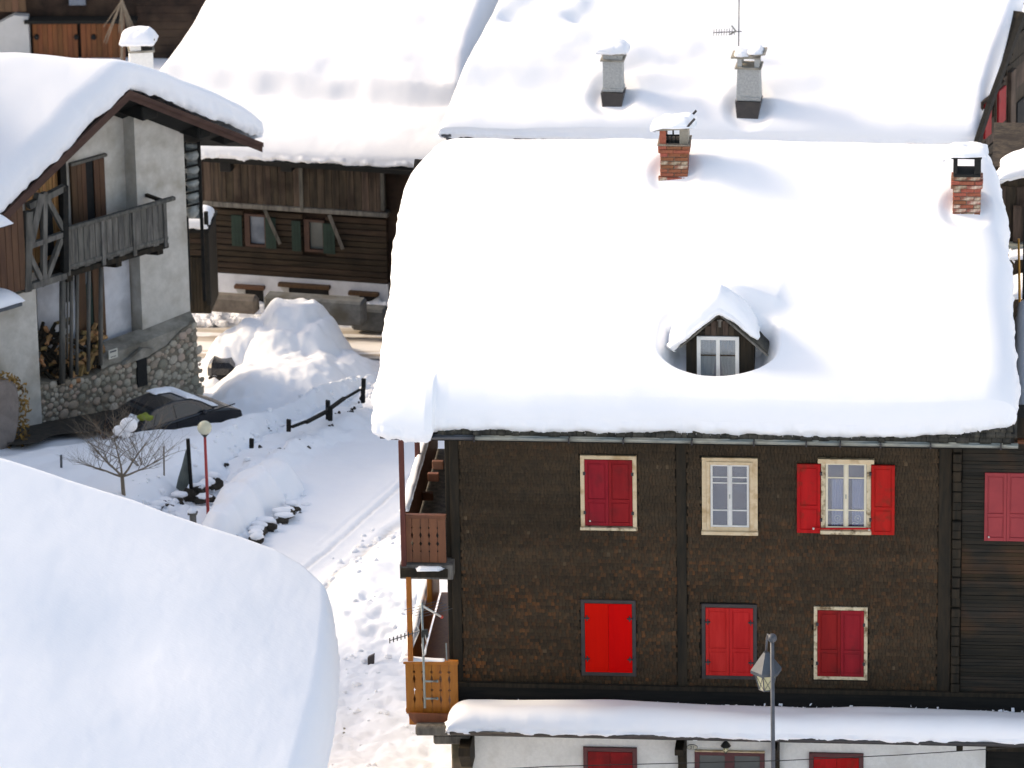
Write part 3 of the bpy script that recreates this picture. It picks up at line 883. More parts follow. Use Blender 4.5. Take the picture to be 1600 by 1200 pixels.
# rafter ends
for i in range(14):
    xr = X0 + .8 + i * (X1 - X0 - 1) / 13
    build(MB().bar((xr, YE + .1, ZE - .2), (xr, 0, ZE - .2 + TP * -YE * .9), .10, .14), 'rafter', M['dark_wood'], roof)
# grey shingles peeping out under the snow
xs = hit(680, 665, (0, YE, 0), (0, 1, 0)).x
for lay in range(3):
    x = xs + rnd.uniform(0, .1) - lay * .05
    while x < X1 - .12:
        w_ = rnd.uniform(.10, .24)
        y0 = YE - .16 + lay * .07 + rnd.uniform(-.015, .015)
        z0 = ZE - .055 + TP * (y0 - YE) + lay * .042 + rnd.uniform(-.006, .008)
        mb = MB().hexa([(x, y0, z0 - .02), (x + w_ - .012, y0 + rnd.uniform(-.008, .008), z0 - .02), (x + w_ - .012, y0 + .5, z0 - .02 + .5 * TP), (x, y0 + .5, z0 - .02 + .5 * TP),
                        (x, y0, z0 + .018), (x + w_ - .012, y0, z0 + .018), (x + w_ - .012, y0 + .5, z0 + .012 + .5 * TP), (x, y0 + .5, z0 + .012 + .5 * TP)])
        build(mb, 'shingle', M['roof_plank'], roof)
        x += w_
# gutter in joined lengths
gy = YE - .22
joints = [593, 660, 741, 889, 974, 1081, 1178, 1260, 1313, 1376, 1454, 1564, 1592]
for i, (a, b) in enumerate(zip(joints, joints[1:])):
    pa = hit(a, 682 + (a - 593) * .0155, (0, gy, 0), (0, 1, 0)); pb = hit(b, 682 + (b - 593) * .0155, (0, gy, 0), (0, 1, 0))
    n_ = 10; vs = []; fs = []
    for p_, dx in ((pa, .012), (pb, -.012)):
        for k_ in range(n_ + 1):
            t_ = math.pi * k_ / n_
            vs.append((p_.x + dx, p_.y - .06 * math.cos(t_), p_.z + .035 - .075 * math.sin(t_)))
    fs = [(k_, k_ + 1, k_ + n_ + 2, k_ + n_ + 1) for k_ in range(n_)]
    g = build(MB().add(vs, fs), 'gutter', M['zinc'] if i > 1 else M['zinc_dark'], roof, smooth=True, fix=False)
    so = g.modifiers.new('t', 'SOLIDIFY'); so.thickness = .006
    if i:
        build(MB().box(pa.x - .014, pa.x + .014, gy - .07, gy + .3, pa.z - .05, pa.z - .03).box(pa.x - .012, pa.x + .012, gy - .075, gy - .06, pa.z - .05, pa.z + .05), 'gutter_bracket', M['hinge'], roof)
# ---- the snow
NS = Vector((0, -math.sin(PHI), math.cos(PHI)))
def on_roof(px, py, lift):
    p = hit(px, py, (0, YE, ZE + lift), (0, -TP, 1))
    return (p.x, p.y)
bot = [on_roof(x, y, 0.0) for x, y in ((585, 672), (600, 676), (640, 681), (664, 684), (676, 680), (681, 668), (700, 664), (760, 664), (820, 667), (900, 667), (980, 669), (1060, 668),
                                      (1140, 671), (1230, 673), (1300, 675), (1380, 676), (1460, 674), (1530, 670), (1575, 664))]
bot = [(x, y - .10) for x, y in bot]
left = [on_roof(x, y, .45) for x, y in ((583, 640), (587, 590), (594, 550), (602, 500), (610, 430), (616, 370), (622, 320), (629, 280), (640, 258))]
lx = [bot[0]] + left
yback = yb2 + .1
def extend(side, x_r):
    s_ = list(side)
    return s_ + [(x_r, YR), (x_r, yback)]
right = [on_roof(x, y, .3) for x, y in ((1590, 640), (1590, 600), (1585, 540), (1583, 480), (1580, 430), (1576, 380), (1573, 340), (1567, 300), (1562, 270))]
ls = extend(lx, left[-1][0] + .25); rs = extend([bot[-1]] + right, right[-1][0] - .15)
jit = lambda side, k0, amp: [(x + amp * math.sin(i * 2.7 + k0) * (0 if i == 0 else 1), y) for i, (x, y) in enumerate(side)]
# dormer position
XD = None
pd = hit(1124, 588, (0, YE, ZE + .62), (0, -TP, 1))
YD = pd.y + .62; XD = hit(1122, 540, (0, YD, 0), (0, 1, 0)).x
CH = []     # chimneys: (x, y)
for (px, py) in ((1053, 284), (1510, 341)):
    p = hit(px, py, (0, YE, ZE + .55), (0, -TP, 1)); CH.append((p.x, p.y))
def main_h(x, y):
    yy = np.asarray(y)
    v = (yy - YE) / (YR - YE)
    h = .74 - .06 * v + .045 * fbm(x * .3, yy * .3, 2, 3) + .006 * fbm(x * 1.3, yy * 1.3, 6, 3)
    # left end droops and the right half billows gently round the chimney and the dormer
    h = h + .22 * np.exp(-(((x - CH[0][0] - 1.2) / 1.1) ** 2 + ((yy - CH[0][1] + .25) / .8) ** 2)) * 0.8
    h = h + .12 * np.exp(-(((x - 6.6) / 1.8) ** 2 + ((v - .55) / .16) ** 2))
    h = h + .10 * np.exp(-(((x - 4.2) / 2.2) ** 2 + ((v - .95) / .12) ** 2)) - .05 * np.exp(-(((x - 1.8) / 1.2) ** 2 + ((v - .8) / .2) ** 2))
    # drift behind the dormer, like a roof ridge fading into the slope
    dz_top = ZD_APEX + .42 - (ZE + TP * (yy - YE))
    far_ = np.clip(yy - YD - .5, 0, 9)
    ridge = dz_top + .12 - 2.5 * (1 - sstep(YD + .3, YD + .95, yy)) - .72 * np.sqrt((x - XD - .1 - .27 * far_) ** 2 + .06 + .35 * far_) - .06 * far_ - .8 * np.clip(np.abs(x - XD - .1 - .27 * far_) - .8, 0, 9)
    ridge = np.where(yy > YD + .2, ridge, -9)
    kk = .2
    h = np.maximum(h, ridge) + kk * np.log1p(np.exp(-np.abs(h - ridge) / kk))
    # hollow melted round the dormer
    dx = (x - XD) / 1.02
    dy = np.where(yy < YD, (yy - YD) / .62, (yy - YD) / 1.6)
    q = np.sqrt(dx * dx + dy * dy)
    pit = 1 - sstep(.74, 1.14, q)
    inner = np.abs(x - XD) < .0
    h = h - pit * np.maximum(h - .06, 0) * np.where(yy > YD + .5, 1 - sstep(YD + .2, YD + .85, yy), 1)
    for cx_, cy_ in CH:
        q = np.sqrt(((x - cx_) / .42) ** 2 + ((yy - cy_ - .1) / .45) ** 2)
        h = h - (1 - sstep(.7, 1.35, q)) * .09
    return h
ZD_SILL = ZE + TP * (YD - YE)
apex = hit(1122, 489, (0, YD - .12, 0), (0, 1, 0)); ZD_APEX = apex.z
snow_sheet('roof_snow', bot, [(ls[-1][0], yback), (rs[-1][0], yback)], jit(ls, 0, .02), jit(rs, 1, .05), lambda x, y: roof_z(x, y, .35), main_h, M['snow'], house,
           nu=620, nv=560, rad=.62, rim=.24, rough=.035, seed=1, under=.03)

# ---------------------------------------------------------------- dormer
dm = thing_part('dormer', house, 'small gabled dormer half buried in snow')
FD = Facade((0, YD), 0)
bl = FD.at(1072, 540)[0]; br = FD.at(1178, 540)[0]
zlo = ZD_SILL - .4
zev_l = FD.at(1066, 528)[1]; zap = ZD_APEX
zev = FD.at(1178, 531)[1]
mb = MB().fprism(FD, [(bl, zlo), (br, zlo), (br, zev - .02), ((bl + br) / 2, zap - .06), (bl, zev - .02)], -2.2, 0)
build(mb, 'wall', M['dark_wood'], dm)
xm = (bl + br) / 2
ov = .12
for s_ in (-1, 1):
    oh_ = .10 if s_ < 0 else .26
    ex = xm + s_ * ((br - bl) / 2 + oh_)
    ez = zev - oh_ * (zap - zev) / ((br - bl) / 2)
    build(MB().hexa([(xm, YD - ov, zap - .0), (ex, YD - ov, ez), (ex, YD + 2.2, ez), (xm, YD + 2.2, zap),
                     (xm, YD - ov, zap + .04), (ex, YD - ov, ez + .04), (ex, YD + 2.2, ez + .04), (xm, YD + 2.2, zap + .04)]), 'roof_boards', M['roof_plank'], dm)
    build(MB().bar((xm + s_ * .01, YD - ov - .02, zap - .02), (ex, YD - ov - .02, ez - .02), .03, .06, up=(0, 1, 0)), 'barge_board', M['grey_timber'], dm)
for k_ in range(11):      # cladding boards of the little gable
    a = bl + .03 + (br - bl - .06) * k_ / 11; b = a + (br - bl - .06) / 11 - .008
    mid = (a + b) / 2
    ztop = zap - .10 - abs(mid - xm) * (zap - zev) / ((br - bl) / 2)
    build(MB().fbox(FD, a, b, zlo, ztop, 0, .018), 'board', M['old_boards'] if 3 <= k_ <= 7 else M['dark_wood'], dm)
u0, u1, z0, z1 = FD.rect(1089, 1155, 525, 600, .02)
fw_ = .07; um = (u0 + u1) / 2
mb = MB().fbox(FD, u0, u0 + fw_, z0, z1, .018, .06).fbox(FD, u1 - fw_, u1, z0, z1, .018, .06).fbox(FD, u0 + fw_, u1 - fw_, z1 - fw_, z1, .018, .056)
mb.fbox(FD, um - .035, um + .035, z0, z1 - fw_, .018, .054).fbox(FD, u0 + fw_, u1 - fw_, z0, z0 + .05, .018, .05)
build(mb, 'window_frame', M['white_paint'], dm, bevel=.005)
for a, b in ((u0 + fw_, um - .035), (um + .035, u1 - fw_)):
    build(MB().fbox(FD, a, b, z0, z1 - fw_, .004, .022), 'room_shade_panel', M['room'], dm)
    zz = z1 - fw_ - (z1 - z0) * .32
    build(MB().fbox(FD, a, b, zz - .012, zz + .012, .03, .05), 'glazing_bar', M['old_boards'], dm)
    for zc0, zc1 in ((zz + .012, z1 - fw_), (z0 + .05, zz - .012)):
        build(MB().fbox(FD, a, b, zc0, zc1, .040, .044), 'pane', M['glass'], dm)
    for up_ in (0, 1):
        n_ = 26; vs = []
        za1, za0 = (z1 - fw_, zz + .0) if up_ else (zz - .0, z0 + .06)
        out = (a if a < um - .2 else b)
        for i_ in range(n_ + 1):
            t_ = i_ / n_
            wv = .027 + .005 * math.sin(t_ * 34)
            ub_ = a + (b - a) * (t_ if up_ else (t_ * .75 if a < um - .2 else .25 + t_ * .75))
            vs += [FD.pt(ub_, za0, wv), FD.pt(a + (b - a) * t_, za1, wv)]
        build(MB().add(vs, [(2 * i_, 2 * i_ + 2, 2 * i_ + 3, 2 * i_ + 1) for i_ in range(n_)]), 'curtain', M['curtain_grey'], dm, smooth=True, fix=False)
zc = FD.at(1122, 503)[1]
build(MB().fbox(FD, xm - .025, xm + .025, zc - .09, zc + .06, .018, .04).fbox(FD, xm - .05, xm + .05, zc + .03, zc + .055, .018, .045), 'carved_ornament', M['grey_timber'], dm)
# snow cap over the dormer
hw = (br - bl) / 2 + .16
pitch = (zap - zev) / ((br - bl) / 2)
def cap_base(x, y):
    f_ = np.clip(y - YD - .1, 0, 9)
    return zap + .05 - pitch * np.sqrt((x - xm - .25 * f_) ** 2 + .004 + .30 * f_ ** 1.5) - .06 * f_ - .35 * np.clip(f_ - .35, 0, 9)
def cap_h(x, y):
    side = (x - xm) / hw
    return (.42 - .10 * side - .12 * np.clip(y - YD - .5, 0, 1) + .04 * fbm(x * 2, y * 2, 8, 3) + .22 * (1 - side ** 2) * .3) + .02 * fbm(x * 6, y * 6, 3, 3)
capf = [(xm - hw - .10, YD - .12), (xm - hw * .8, YD - .26), (xm - hw * .4, YD - .27), (xm, YD - .22), (xm + hw * .35, YD - .15), (xm + hw * .72, YD - .12), (xm + hw - .10, YD - .02)]
snow_sheet('snow_cap', capf, [(xm - hw - .15, YD + 1.5), (xm + hw, YD + 1.5)], [capf[0], (xm - hw - .22, YD + .5), (xm - hw - .15, YD + 1.5)], [capf[-1], (xm + hw - .12, YD + .5), (xm + hw, YD + 1.5)],
           cap_base, cap_h, M['snow'], dm, nu=110, nv=110, rad=.30, rim=.12, sides=(1, 0, 1, 1), rough=.03, seed=14, under=.02)

# ---------------------------------------------------------------- chimneys
BRICK = {}
def brick_mesh(l_, w_, h_, mat):
    k = (round(l_, 3), round(w_, 3), round(h_, 3), mat.name)
    if k not in BRICK:
        mb = MB().box(-l_ / 2, l_ / 2, -w_ / 2, w_ / 2, -h_ / 2, h_ / 2)
        me = bpy.data.meshes.new('brick'); me.from_pydata(mb.v, [], mb.f); me.materials.append(mat)
        bm = bmesh.new(); bm.from_mesh(me)
        bmesh.ops.bevel(bm, geom=list(bm.edges), offset=.006, segments=1, affect='EDGES')
        bm.to_mesh(me); bm.free()
        BRICK[k] = me
    return BRICK[k]

def brick_chimney(parent, cx, cy, zb, zt_, wx, wy, course, lab, worn, bands):
    """zt_ is the top of the brick stack; above it come the smoke openings"""
    c = thing_part('chimney', parent, lab)
    o = ORG[c.name]
    build(MB().box(cx - wx / 2 + .02, cx + wx / 2 - .02, cy - wy / 2 + .02, cy + wy / 2 - .02, zb - .5, zt_ - .01), 'mortar_core', M['mortar'], c)
    z = zb; r = 0
    while z + course <= zt_ + .001:
        out = .035 if r in bands else 0
        half = r % 2
        for side in range(4):
            L_ = wx if side < 2 else wy - .11
            L_ += out * 2 if side < 2 else out * 2
            n_ = 2 if side < 2 else 2
            cuts = [0, .5, 1] if not half else [0, .28, .76, 1]
            for a, b in zip(cuts, cuts[1:]):
                l_ = L_ * (b - a) - .010
                p = -L_ / 2 + L_ * (a + b) / 2
                if side < 2:
                    x, y = cx + p, cy + (wy / 2 - .055 + out) * (-1 if side == 0 else 1)
                    dx, dy = l_, .11
                else:
                    y, x = cy + p, cx + (wx / 2 - .055 + out) * (-1 if side == 2 else 1)
                    dx, dy = .11, l_
                mat = M['brick_worn'] if rnd.random() < worn else M['brick']
                me = brick_mesh(round(dx, 2), round(dy, 2), course - .012, mat)
                b_ = bpy.data.objects.new('brick', me); COL.objects.link(b_); b_.parent = c
                b_.location = (x - o.x + rnd.uniform(-.004, .004), y - o.y + rnd.uniform(-.004, .004), z + course / 2 - o.z)
                b_.rotation_euler = (0, 0, rnd.uniform(-.012, .012))
        z += course; r += 1
    return c, z

def cap_snow(c, cx, cy, z, wx, wy, h, seed, lean=0.0, dip=0.0, droop=0.0):
    f = [(cx - wx / 2, cy - wy / 2), (cx, cy - wy / 2 - .03), (cx + wx / 2, cy - wy / 2 + .03)]
    b = [(cx - wx / 2 + .02, cy + wy / 2), (cx + wx / 2, cy + wy / 2)]
    hf = lambda x, y: np.maximum(.05, h + lean * (x - cx) / wx * 2 - dip * np.exp(-((x - cx + .02) / .09) ** 2) + .03 * fbm(x * 5, y * 5, seed, 3))
    zb = lambda x, y: z - droop * np.clip((cx - x) / (wx / 2) - .45, 0, 1) ** 1.2 + 0 * y
    return snow_sheet('snow_cap', f, b, [f[0], (cx - wx / 2 - .03, cy), b[0]], [f[-1], (cx + wx / 2 + .02, cy), b[-1]], zb, hf, M['snow'], c, nu=44, nv=34, rad=min(wx, wy) * .42, rim=h * .3, rough=.012, seed=seed, under=.0)

# first: brick with plastered smoke hood
cx, cy = CH[0]; cy += .3
FC = Facade((0, cy - .26), 0)
zb = FC.at(1053, 290)[1]; z5 = FC.at(1053, 225)[1]; wx = (1077 - 1031) / scale_at((cx, cy, zb))
c, zt1 = brick_chimney(house, cx, cy, zb - .3, z5, wx - .03, .5, .078, 'narrow brick chimney with an arched snow cap near the roof ridge', .15, (4, 5, 12, 13))
build(MB().box(cx - wx / 2 - .03, cx + wx / 2 + .03, cy - .3, cy + .3, zt1, zt1 + .03), 'ledge', M['mortar'], c)
zh = FC.at(1053, 200)[1]
build(MB().box(cx - wx / 2 + .01, cx - wx / 2 + .13, cy - .25, cy + .25, zt1 + .03, zh), 'pillar', M['brick'], c)
build(MB().box(cx + wx / 2 - .17, cx + wx / 2 - .01, cy - .25, cy + .25, zt1 + .03, zh), 'pillar', M['concrete'], c)
zm_ = zt1 + .03 + (zh - zt1) * .45
mb = MB().box(cx - wx / 2 + .13, cx + wx / 2 - .17, cy - .2, cy - .18, zt1 + .03, zt1 + .08)
for i in range(4):
    xx = cx - wx / 2 + .15 + i * .075
    mb.box(xx, xx + .022, cy - .2, cy - .18, zt1 + .03, zm_)
mb.box(cx - wx / 2 + .13, cx + wx / 2 - .17, cy - .2, cy - .18, zm_ - .02, zm_ + .01)
mb.box(cx - .03, cx, cy - .2, cy - .17, zm_, zh)
build(mb, 'iron_grille', M['soot_shade'], c)
build(MB().hexa([(cx - wx / 2 - .09, cy - .32, zh - .05), (cx + wx / 2 + .02, cy - .32, zh - .01), (cx + wx / 2 + .02, cy + .32, zh - .01), (cx - wx / 2 - .09, cy + .32, zh - .05),
                 (cx - wx / 2 - .09, cy - .32, zh - .01), (cx + wx / 2 + .02, cy - .32, zh + .03), (cx + wx / 2 + .02, cy + .32, zh + .03), (cx - wx / 2 - .09, cy + .32, zh - .01)]), 'cover_slab', M['concrete'], c)
build(MB().bar((cx + wx / 2 - .05, cy - .3, zh + .0), (cx + wx / 2 + .12, cy - .3, zh + .2), .04, .04).bar((cx + wx / 2 - .05, cy + .2, zh), (cx + wx / 2 + .12, cy + .2, zh + .2), .04, .04), 'broken_slab', M['flash'], c)
cap_snow(c, cx - .01, cy, zh - .0, wx + .22, .66, .16, 3, lean=.07, dip=.05, droop=.14)
# second: at the right end, with an open dark box on top
cx, cy = CH[1]; cy += .3
FC = Facade((0, cy - .26), 0)
zb = FC.at(1510, 350)[1]; z5 = FC.at(1508, 275)[1]; wx = (1532 - 1486) / scale_at((cx, cy, zb))
c, zt2 = brick_chimney(house, cx, cy, zb - .25, z5, wx - .03, .5, .078, 'weathered brick chimney with a dark open box top at the right end of the roof', .55, (3, 12, 13))
zh = FC.at(1508, 244)[1]
mb = MB()
t_ = .075
mb.box(cx - wx / 2 + .02, cx - wx / 2 + .02 + t_, cy - .25, cy + .25, zt2 + .05, zh - .05).box(cx + wx / 2 - .02 - t_ * 1.6, cx + wx / 2 - .02, cy - .25, cy + .25, zt2 + .05, zh - .05)
mb.box(cx - wx / 2 + .02, cx + wx / 2 - .02, cy - .26, cy + .26, zt2, zt2 + .05).box(cx - wx / 2 - .02, cx + wx / 2 + .0, cy - .3, cy + .3, zh - .05, zh)
build(mb, 'smoke_box', M['soot_shade'], c, bevel=.008)
cap_snow(c, cx - .06, cy, zh - .005, wx + .26, .7, .14, 9, lean=-.01, droop=.16)

# ---------------------------------------------------------------- balconies on the left end
def notch_board(F, a, b, z0, z1, notches, w0, w1, first=False, last=False):
    """fretwork board: half-diamonds cut out of both long edges"""
    L_, Rr_ = [], []
    for zc, hh, ww in sorted(notches):
        L_ += [(a, zc - hh), (a + ww, zc), (a, zc + hh)]
        Rr_ += [(b, zc - hh), (b - ww, zc), (b, zc + hh)]
    if first: L_ = []
    if last: Rr_ = []
    poly = [(a, z0), (b, z0)] + Rr_ + [(b, z1), (a, z1)] + L_[::-1]
    return MB().fprism(F, poly, w0, w1)

def balcony(px0, px1, yr, yb, yfl, depth, bmat, pmat, rmat, snow_top, lab, nb, notch, posts, floor_px, ypost_top, long_h):
    yf = -.30
    b = thing_part('balcony', house, lab)
    F = Facade((0, yf), 0)
    u0, u1 = F.at(px0, (yr + yb) / 2)[0], F.at(px1, (yr + yb) / 2)[0]
    zr_, zb_ = F.at((px0 + px1) / 2, yr)[1], F.at((px0 + px1) / 2, yb)[1]
    H_ = zr_ - zb_
    wbd = (u1 - u0) / nb
    for i in range(nb):
        a = u0 + i * wbd + .004; c_ = a + wbd - .008
        nn = [(zb_ + H_ * q, hh, ww) for q, hh, ww in notch]
        build(notch_board(F, a, c_, zb_, zr_ - .03, nn, 0, .025, i == 0, i == nb - 1), 'board', bmat, b)
    build(MB().fbox(F, u0 - .03, u1 + .01, zr_ - .05, zr_ + .02, -.05, .06), 'handrail', rmat, b, bevel=.008)
    build(MB().fbox(F, u0 - .01, u1, zb_ + .02, zb_ + .09, -.04, -.002), 'lower_rail', rmat, b)
    # the long side rail running back along the house
    mb = MB()
    build(MB().box(u0 - .03, u0 + .05, yf, depth, zr_ - .05, zr_ + .02), 'handrail', rmat, b, bevel=.008)
    n_ = int((depth - yf) / .17)
    for i in range(n_):
        y0 = yf + .03 + i * (depth - yf) / n_
        build(MB().box(u0, u0 + .025, y0, y0 + (depth - yf) / n_ - .008, zb_, zr_ - .04), 'board', bmat, b)
    for q in (0, 1):
        pass
    # floor
    zf = F.at((px0 + px1) / 2, floor_px[0])[1]; zf2 = F.at((px0 + px1) / 2, floor_px[1])[1]
    build(MB().box(u0 + (.06 if snow_top else -.08), UL + .1, yf - .10, depth, zf2, zf), 'floor', rmat if snow_top else M['grey_timber'], b, bevel=.01)
    for (ppx, py0, py1, yy) in posts:
        pa = hit(ppx, (py0 + py1) / 2, (0, yy, 0), (0, 1, 0)).x
        z0 = hit(ppx, py1, (0, yy, 0), (0, 1, 0)).z; z1 = hit(ppx, py0, (0, yy, 0), (0, 1, 0)).z
        build(MB().box(pa - .048, pa + .048, yy - .045, yy + .045, z0, z1), 'post', pmat, b, bevel=.006)
    if snow_top:
        sx1 = u0 + (u1 - u0) * snow_top
        snow_sheet('rail_snow', [(u0 - .06, yf - .09), (sx1, yf - .05)], [(u0 - .06, yf + .07), (sx1, yf + .05)], [(u0 - .06, yf - .09), (u0 - .06, yf + .07)], [(sx1, yf - .05), (sx1, yf + .05)],
                   lambda x, y: zr_ + .02 + 0 * x, lambda x, y: .07 - .05 * np.clip((x - u0) / (sx1 - u0), 0, 1) + 0 * y, M['snow'], b, nu=30, nv=10, rad=.05, rim=.015, rough=.008, under=0)
    snow_sheet('rail_snow', [(u0 - .05, yf + .12), (u0 + .07, yf + .12)], [(u0 - .05, depth), (u0 + .07, depth)], [(u0 - .05, yf + .12), (u0 - .05, depth)], [(u0 + .07, yf + .12), (u0 + .07, depth)],
               lambda x, y: zr_ + .02 + 0 * x, lambda x, y: .06 + .02 * fbm(y * 2, x, 4, 3), M['snow'], b, nu=10, nv=80, rad=.05, rim=.02, rough=.01, under=0)
    return b, u0, u1, zr_, zb_, zf, yf

DB = 5.6
diamond = [(.80, .030, .030), (.66, .085, .022), (.46, .028, .028), (.28, .085, .022)]
balcony(631, 697, 805, 878, 880, DB, M['brown_wood2'], M['post_red'], M['brown_wood'], 0, 'upper balcony with red-brown fretwork boards', 5,
        [(.74, .02, .016), (.58, .06, .020), (.40, .045, .026), (.24, .02, .016)],
        [(629, 688, 884, -.36), (652.5, 690, 742, 2.6)], (880, 902), 690, 1.0)
b2, bu0, bu1, bzr, bzb, bzf, byf = balcony(634, 716, 1033, 1115, 1116, DB, M['orange_wood'], M['orange_wood'], M['orange_wood'], .72, 'lower balcony with honey-coloured fretwork boards and snow on the rail', 6, diamond,
        [(640, 893, 1033, -.36), (671.5, 893, 950, 2.6)], (1114, 1130), 893, 1.0)
# curved floor edge board on the lower balcony, beam + downpipe on the upper
FB = Facade((0, -.42), 0)
u0, u1, z0, z1 = FB.rect(638, 708, 1114, 1130)
build(MB().fprism(FB, [(u0, z1), (u0 + .02, z1 - .08), (u0 + .12, z0), (u1, z0), (u1, z1)], 0, .03), 'edge_board', M['brown_wood2'], b2)
u0, u1, z0, z1 = FB.rect(626, 700, 888, 901)
build(MB().fbox(FB, u0, u1, z0, z1, 0, .05), 'floor_beam', M['dark_wood'], house, bevel=.01)
snow_sheet('snow_patch', [(u0 + .35, -.56), (u0 + .72, -.54)], [(u0 + .3, -.42), (u0 + .8, -.42)], [(u0 + .35, -.56), (u0 + .3, -.42)], [(u0 + .72, -.54), (u0 + .8, -.42)],
           lambda x, y: z1 + .0 + 0 * x, lambda x, y: .07 + 0 * x, M['snow'], house, nu=14, nv=8, rad=.06, rim=.01, rough=.01, under=0)
# under-roof timbers at the corner and the inside wall of the balcony
build(MB().box(UL - .05, UL + .12, 0, .16, zs - .3, zt + .2), 'corner_post', M['dark_wood'], house, bevel=.01)
for k_, (px, py) in enumerate(((683, 726), (676, 745), (667, 775))):
    p = hit(px, py, (0, .8 + k_ * .9, 0), (0, 1, 0))
    build(MB().box(p.x - .09, p.x + .12, p.y - .05, p.y + .05, p.z - .08, p.z + .08), 'beam_end', M['brown_wood2'], house, bevel=.01)
# ================================================================ the other houses
def plane_fun(F, w_e, z_e, tanp):
    """roof plane rising away from the viewer from the eave line w_e in front of facade F"""
    e0 = F.p0 + F.n * w_e
    def zf(x, y):
        return z_e + tanp * ((np.asarray(x) - e0.x) * -F.n.x + (np.asarray(y) - e0.y) * -F.n.y)
    nrm = Vector((F.n.x * tanp, F.n.y * tanp, 1))
    def on(px, py, lift=0.0):
        p = hit(px, py, (e0.x, e0.y, z_e + lift), nrm)
        return (p.x, p.y)
    return zf, on

def wall_pieces(F, x0, x1, y0, y1, w0, n, name, mat, parent, vertical=True, gap=.012, jit=.02, wob=.0):
    """boards side by side (or logs one above the other) filling a pixel rectangle"""
    u0, u1, z0, z1 = F.rect(x0, x1, y0, y1, w0)
    for i in range(n):
        if vertical:
            a = u0 + (u1 - u0) * i / n; b = u0 + (u1 - u0) * (i + 1) / n - gap
            mb = MB().fbox(F, a, b, z0 - rnd.uniform(0, wob), z1, w0, w0 + .02 + rnd.uniform(0, jit))
        else:
            a = z0 + (z1 - z0) * i / n; b = z0 + (z1 - z0) * (i + 1) / n - gap
            mb = MB().fbox(F, u0 - rnd.uniform(0, wob), u1 + rnd.uniform(0, wob), a, b, w0, w0 + .02 + rnd.uniform(0, jit))
        build(mb, name, mat, parent)
    return u0, u1, z0, z1

# ---------------------------------------------------------------- C: old brown farmhouse behind the road
pC = ground_at(450, 498)
FCc = Facade((pC.x, pC.y), -9)
farm = thing('old_farmhouse', (pC.x, pC.y, pC.z), 'old brown timber farmhouse with green shutters beyond the cleared road', 'house')
u0, u1, z0, z1 = FCc.rect(318, 640, 240, 520)
build(MB().fbox(FCc, u0, u1, pC.z - 1.5, z1 + .6, -9, -.06), 'wall', M['far_wood'], farm)
wall_pieces(FCc, 319, 470, 246, 318, .28, 13, 'plank', M['old_boards'], farm, wob=.06)
wall_pieces(FCc, 473, 600, 249, 328, .28, 11, 'plank', M['old_boards'], farm, wob=.06)
u0, u1, z0, z1 = FCc.rect(318, 604, 322, 330)
a0 = FCc.at(318, 316, .3); a1 = FCc.at(606, 336, .3)
build(MB().fbox(FCc, a0[0], a1[0], (a0[1] + a1[1]) / 2 - .08, (a0[1] + a1[1]) / 2 + .06, 0, .36), 'cross_beam', M['grey_timber'], farm, bevel=.02)
for px in (471, 598):
    u = FCc.at(px, 290, .3)[0]; zt_ = FCc.at(px, 248, .3)[1]; zb_ = FCc.at(px, 328, .3)[1]
    build(MB().fbox(FCc, u - .05, u + .06, zb_, zt_, .2, .37), 'post', M['grey_timber'], farm, bevel=.01)
for px in (357, 452, 610):
    u = FCc.at(px, 255, .3)[0]; zt_ = FCc.at(px, 254, .3)[1]
    build(MB().fbox(FCc, u - .16, u + .16, zt_ - .17, zt_ + .1, -.1, .62), 'purlin_end', M['soot_shade'], farm, bevel=.02)
# logs of the middle storey
lg0 = FCc.at(450, 432, 0)[1]; lg1 = FCc.at(450, 331, 0)[1]
nl = 11
ua_, ub_ = FCc.at(336, 380)[0], FCc.at(606, 380)[0]
wins = []
for (a, b, c_, d_) in ((382, 416, 334, 383), (474, 510, 342, 392)):
    wins.append(FCc.rect(a, b, c_, d_))
for i in range(nl):
    za_l = lg0 + (lg1 - lg0) * i / nl; zb_l = lg0 + (lg1 - lg0) * (i + 1) / nl - .015
    segs = [(ua_, ub_)]
    for (a, b, c_, d_) in wins:
        if zb_l > c_ and za_l < d_:
            segs = [s2 for s1 in segs for s2 in ((s1[0], a), (b, s1[1])) if s2[1] - s2[0] > .05] if True else segs
            segs = [(max(x, 0) if False else x, y) for x, y in segs]
    # keep only pieces that do not cross an opening
    cuts = sorted([ua_, ub_] + [v for w_ in wins if zb_l > w_[2] and za_l < w_[3] for v in w_[:2]])
    for a, b in zip(cuts[::2], cuts[1::2]):
        o_ = rnd.uniform(0, .03)
        build(MB().fbox(FCc, a, b, za_l, zb_l, 0, .07 + o_), 'log', M['log_wall'], farm, bevel=.02)
uc = FCc.at(330, 380)[0]
for i in range(9):
    zz = lg0 + (lg1 - lg0) * i / 9
    build(MB().fbox(FCc, uc - .22, ua_ - .01, zz + .02, zz + .17, -.2, .16), 'log_end', M['log_wall'], farm, bevel=.02)
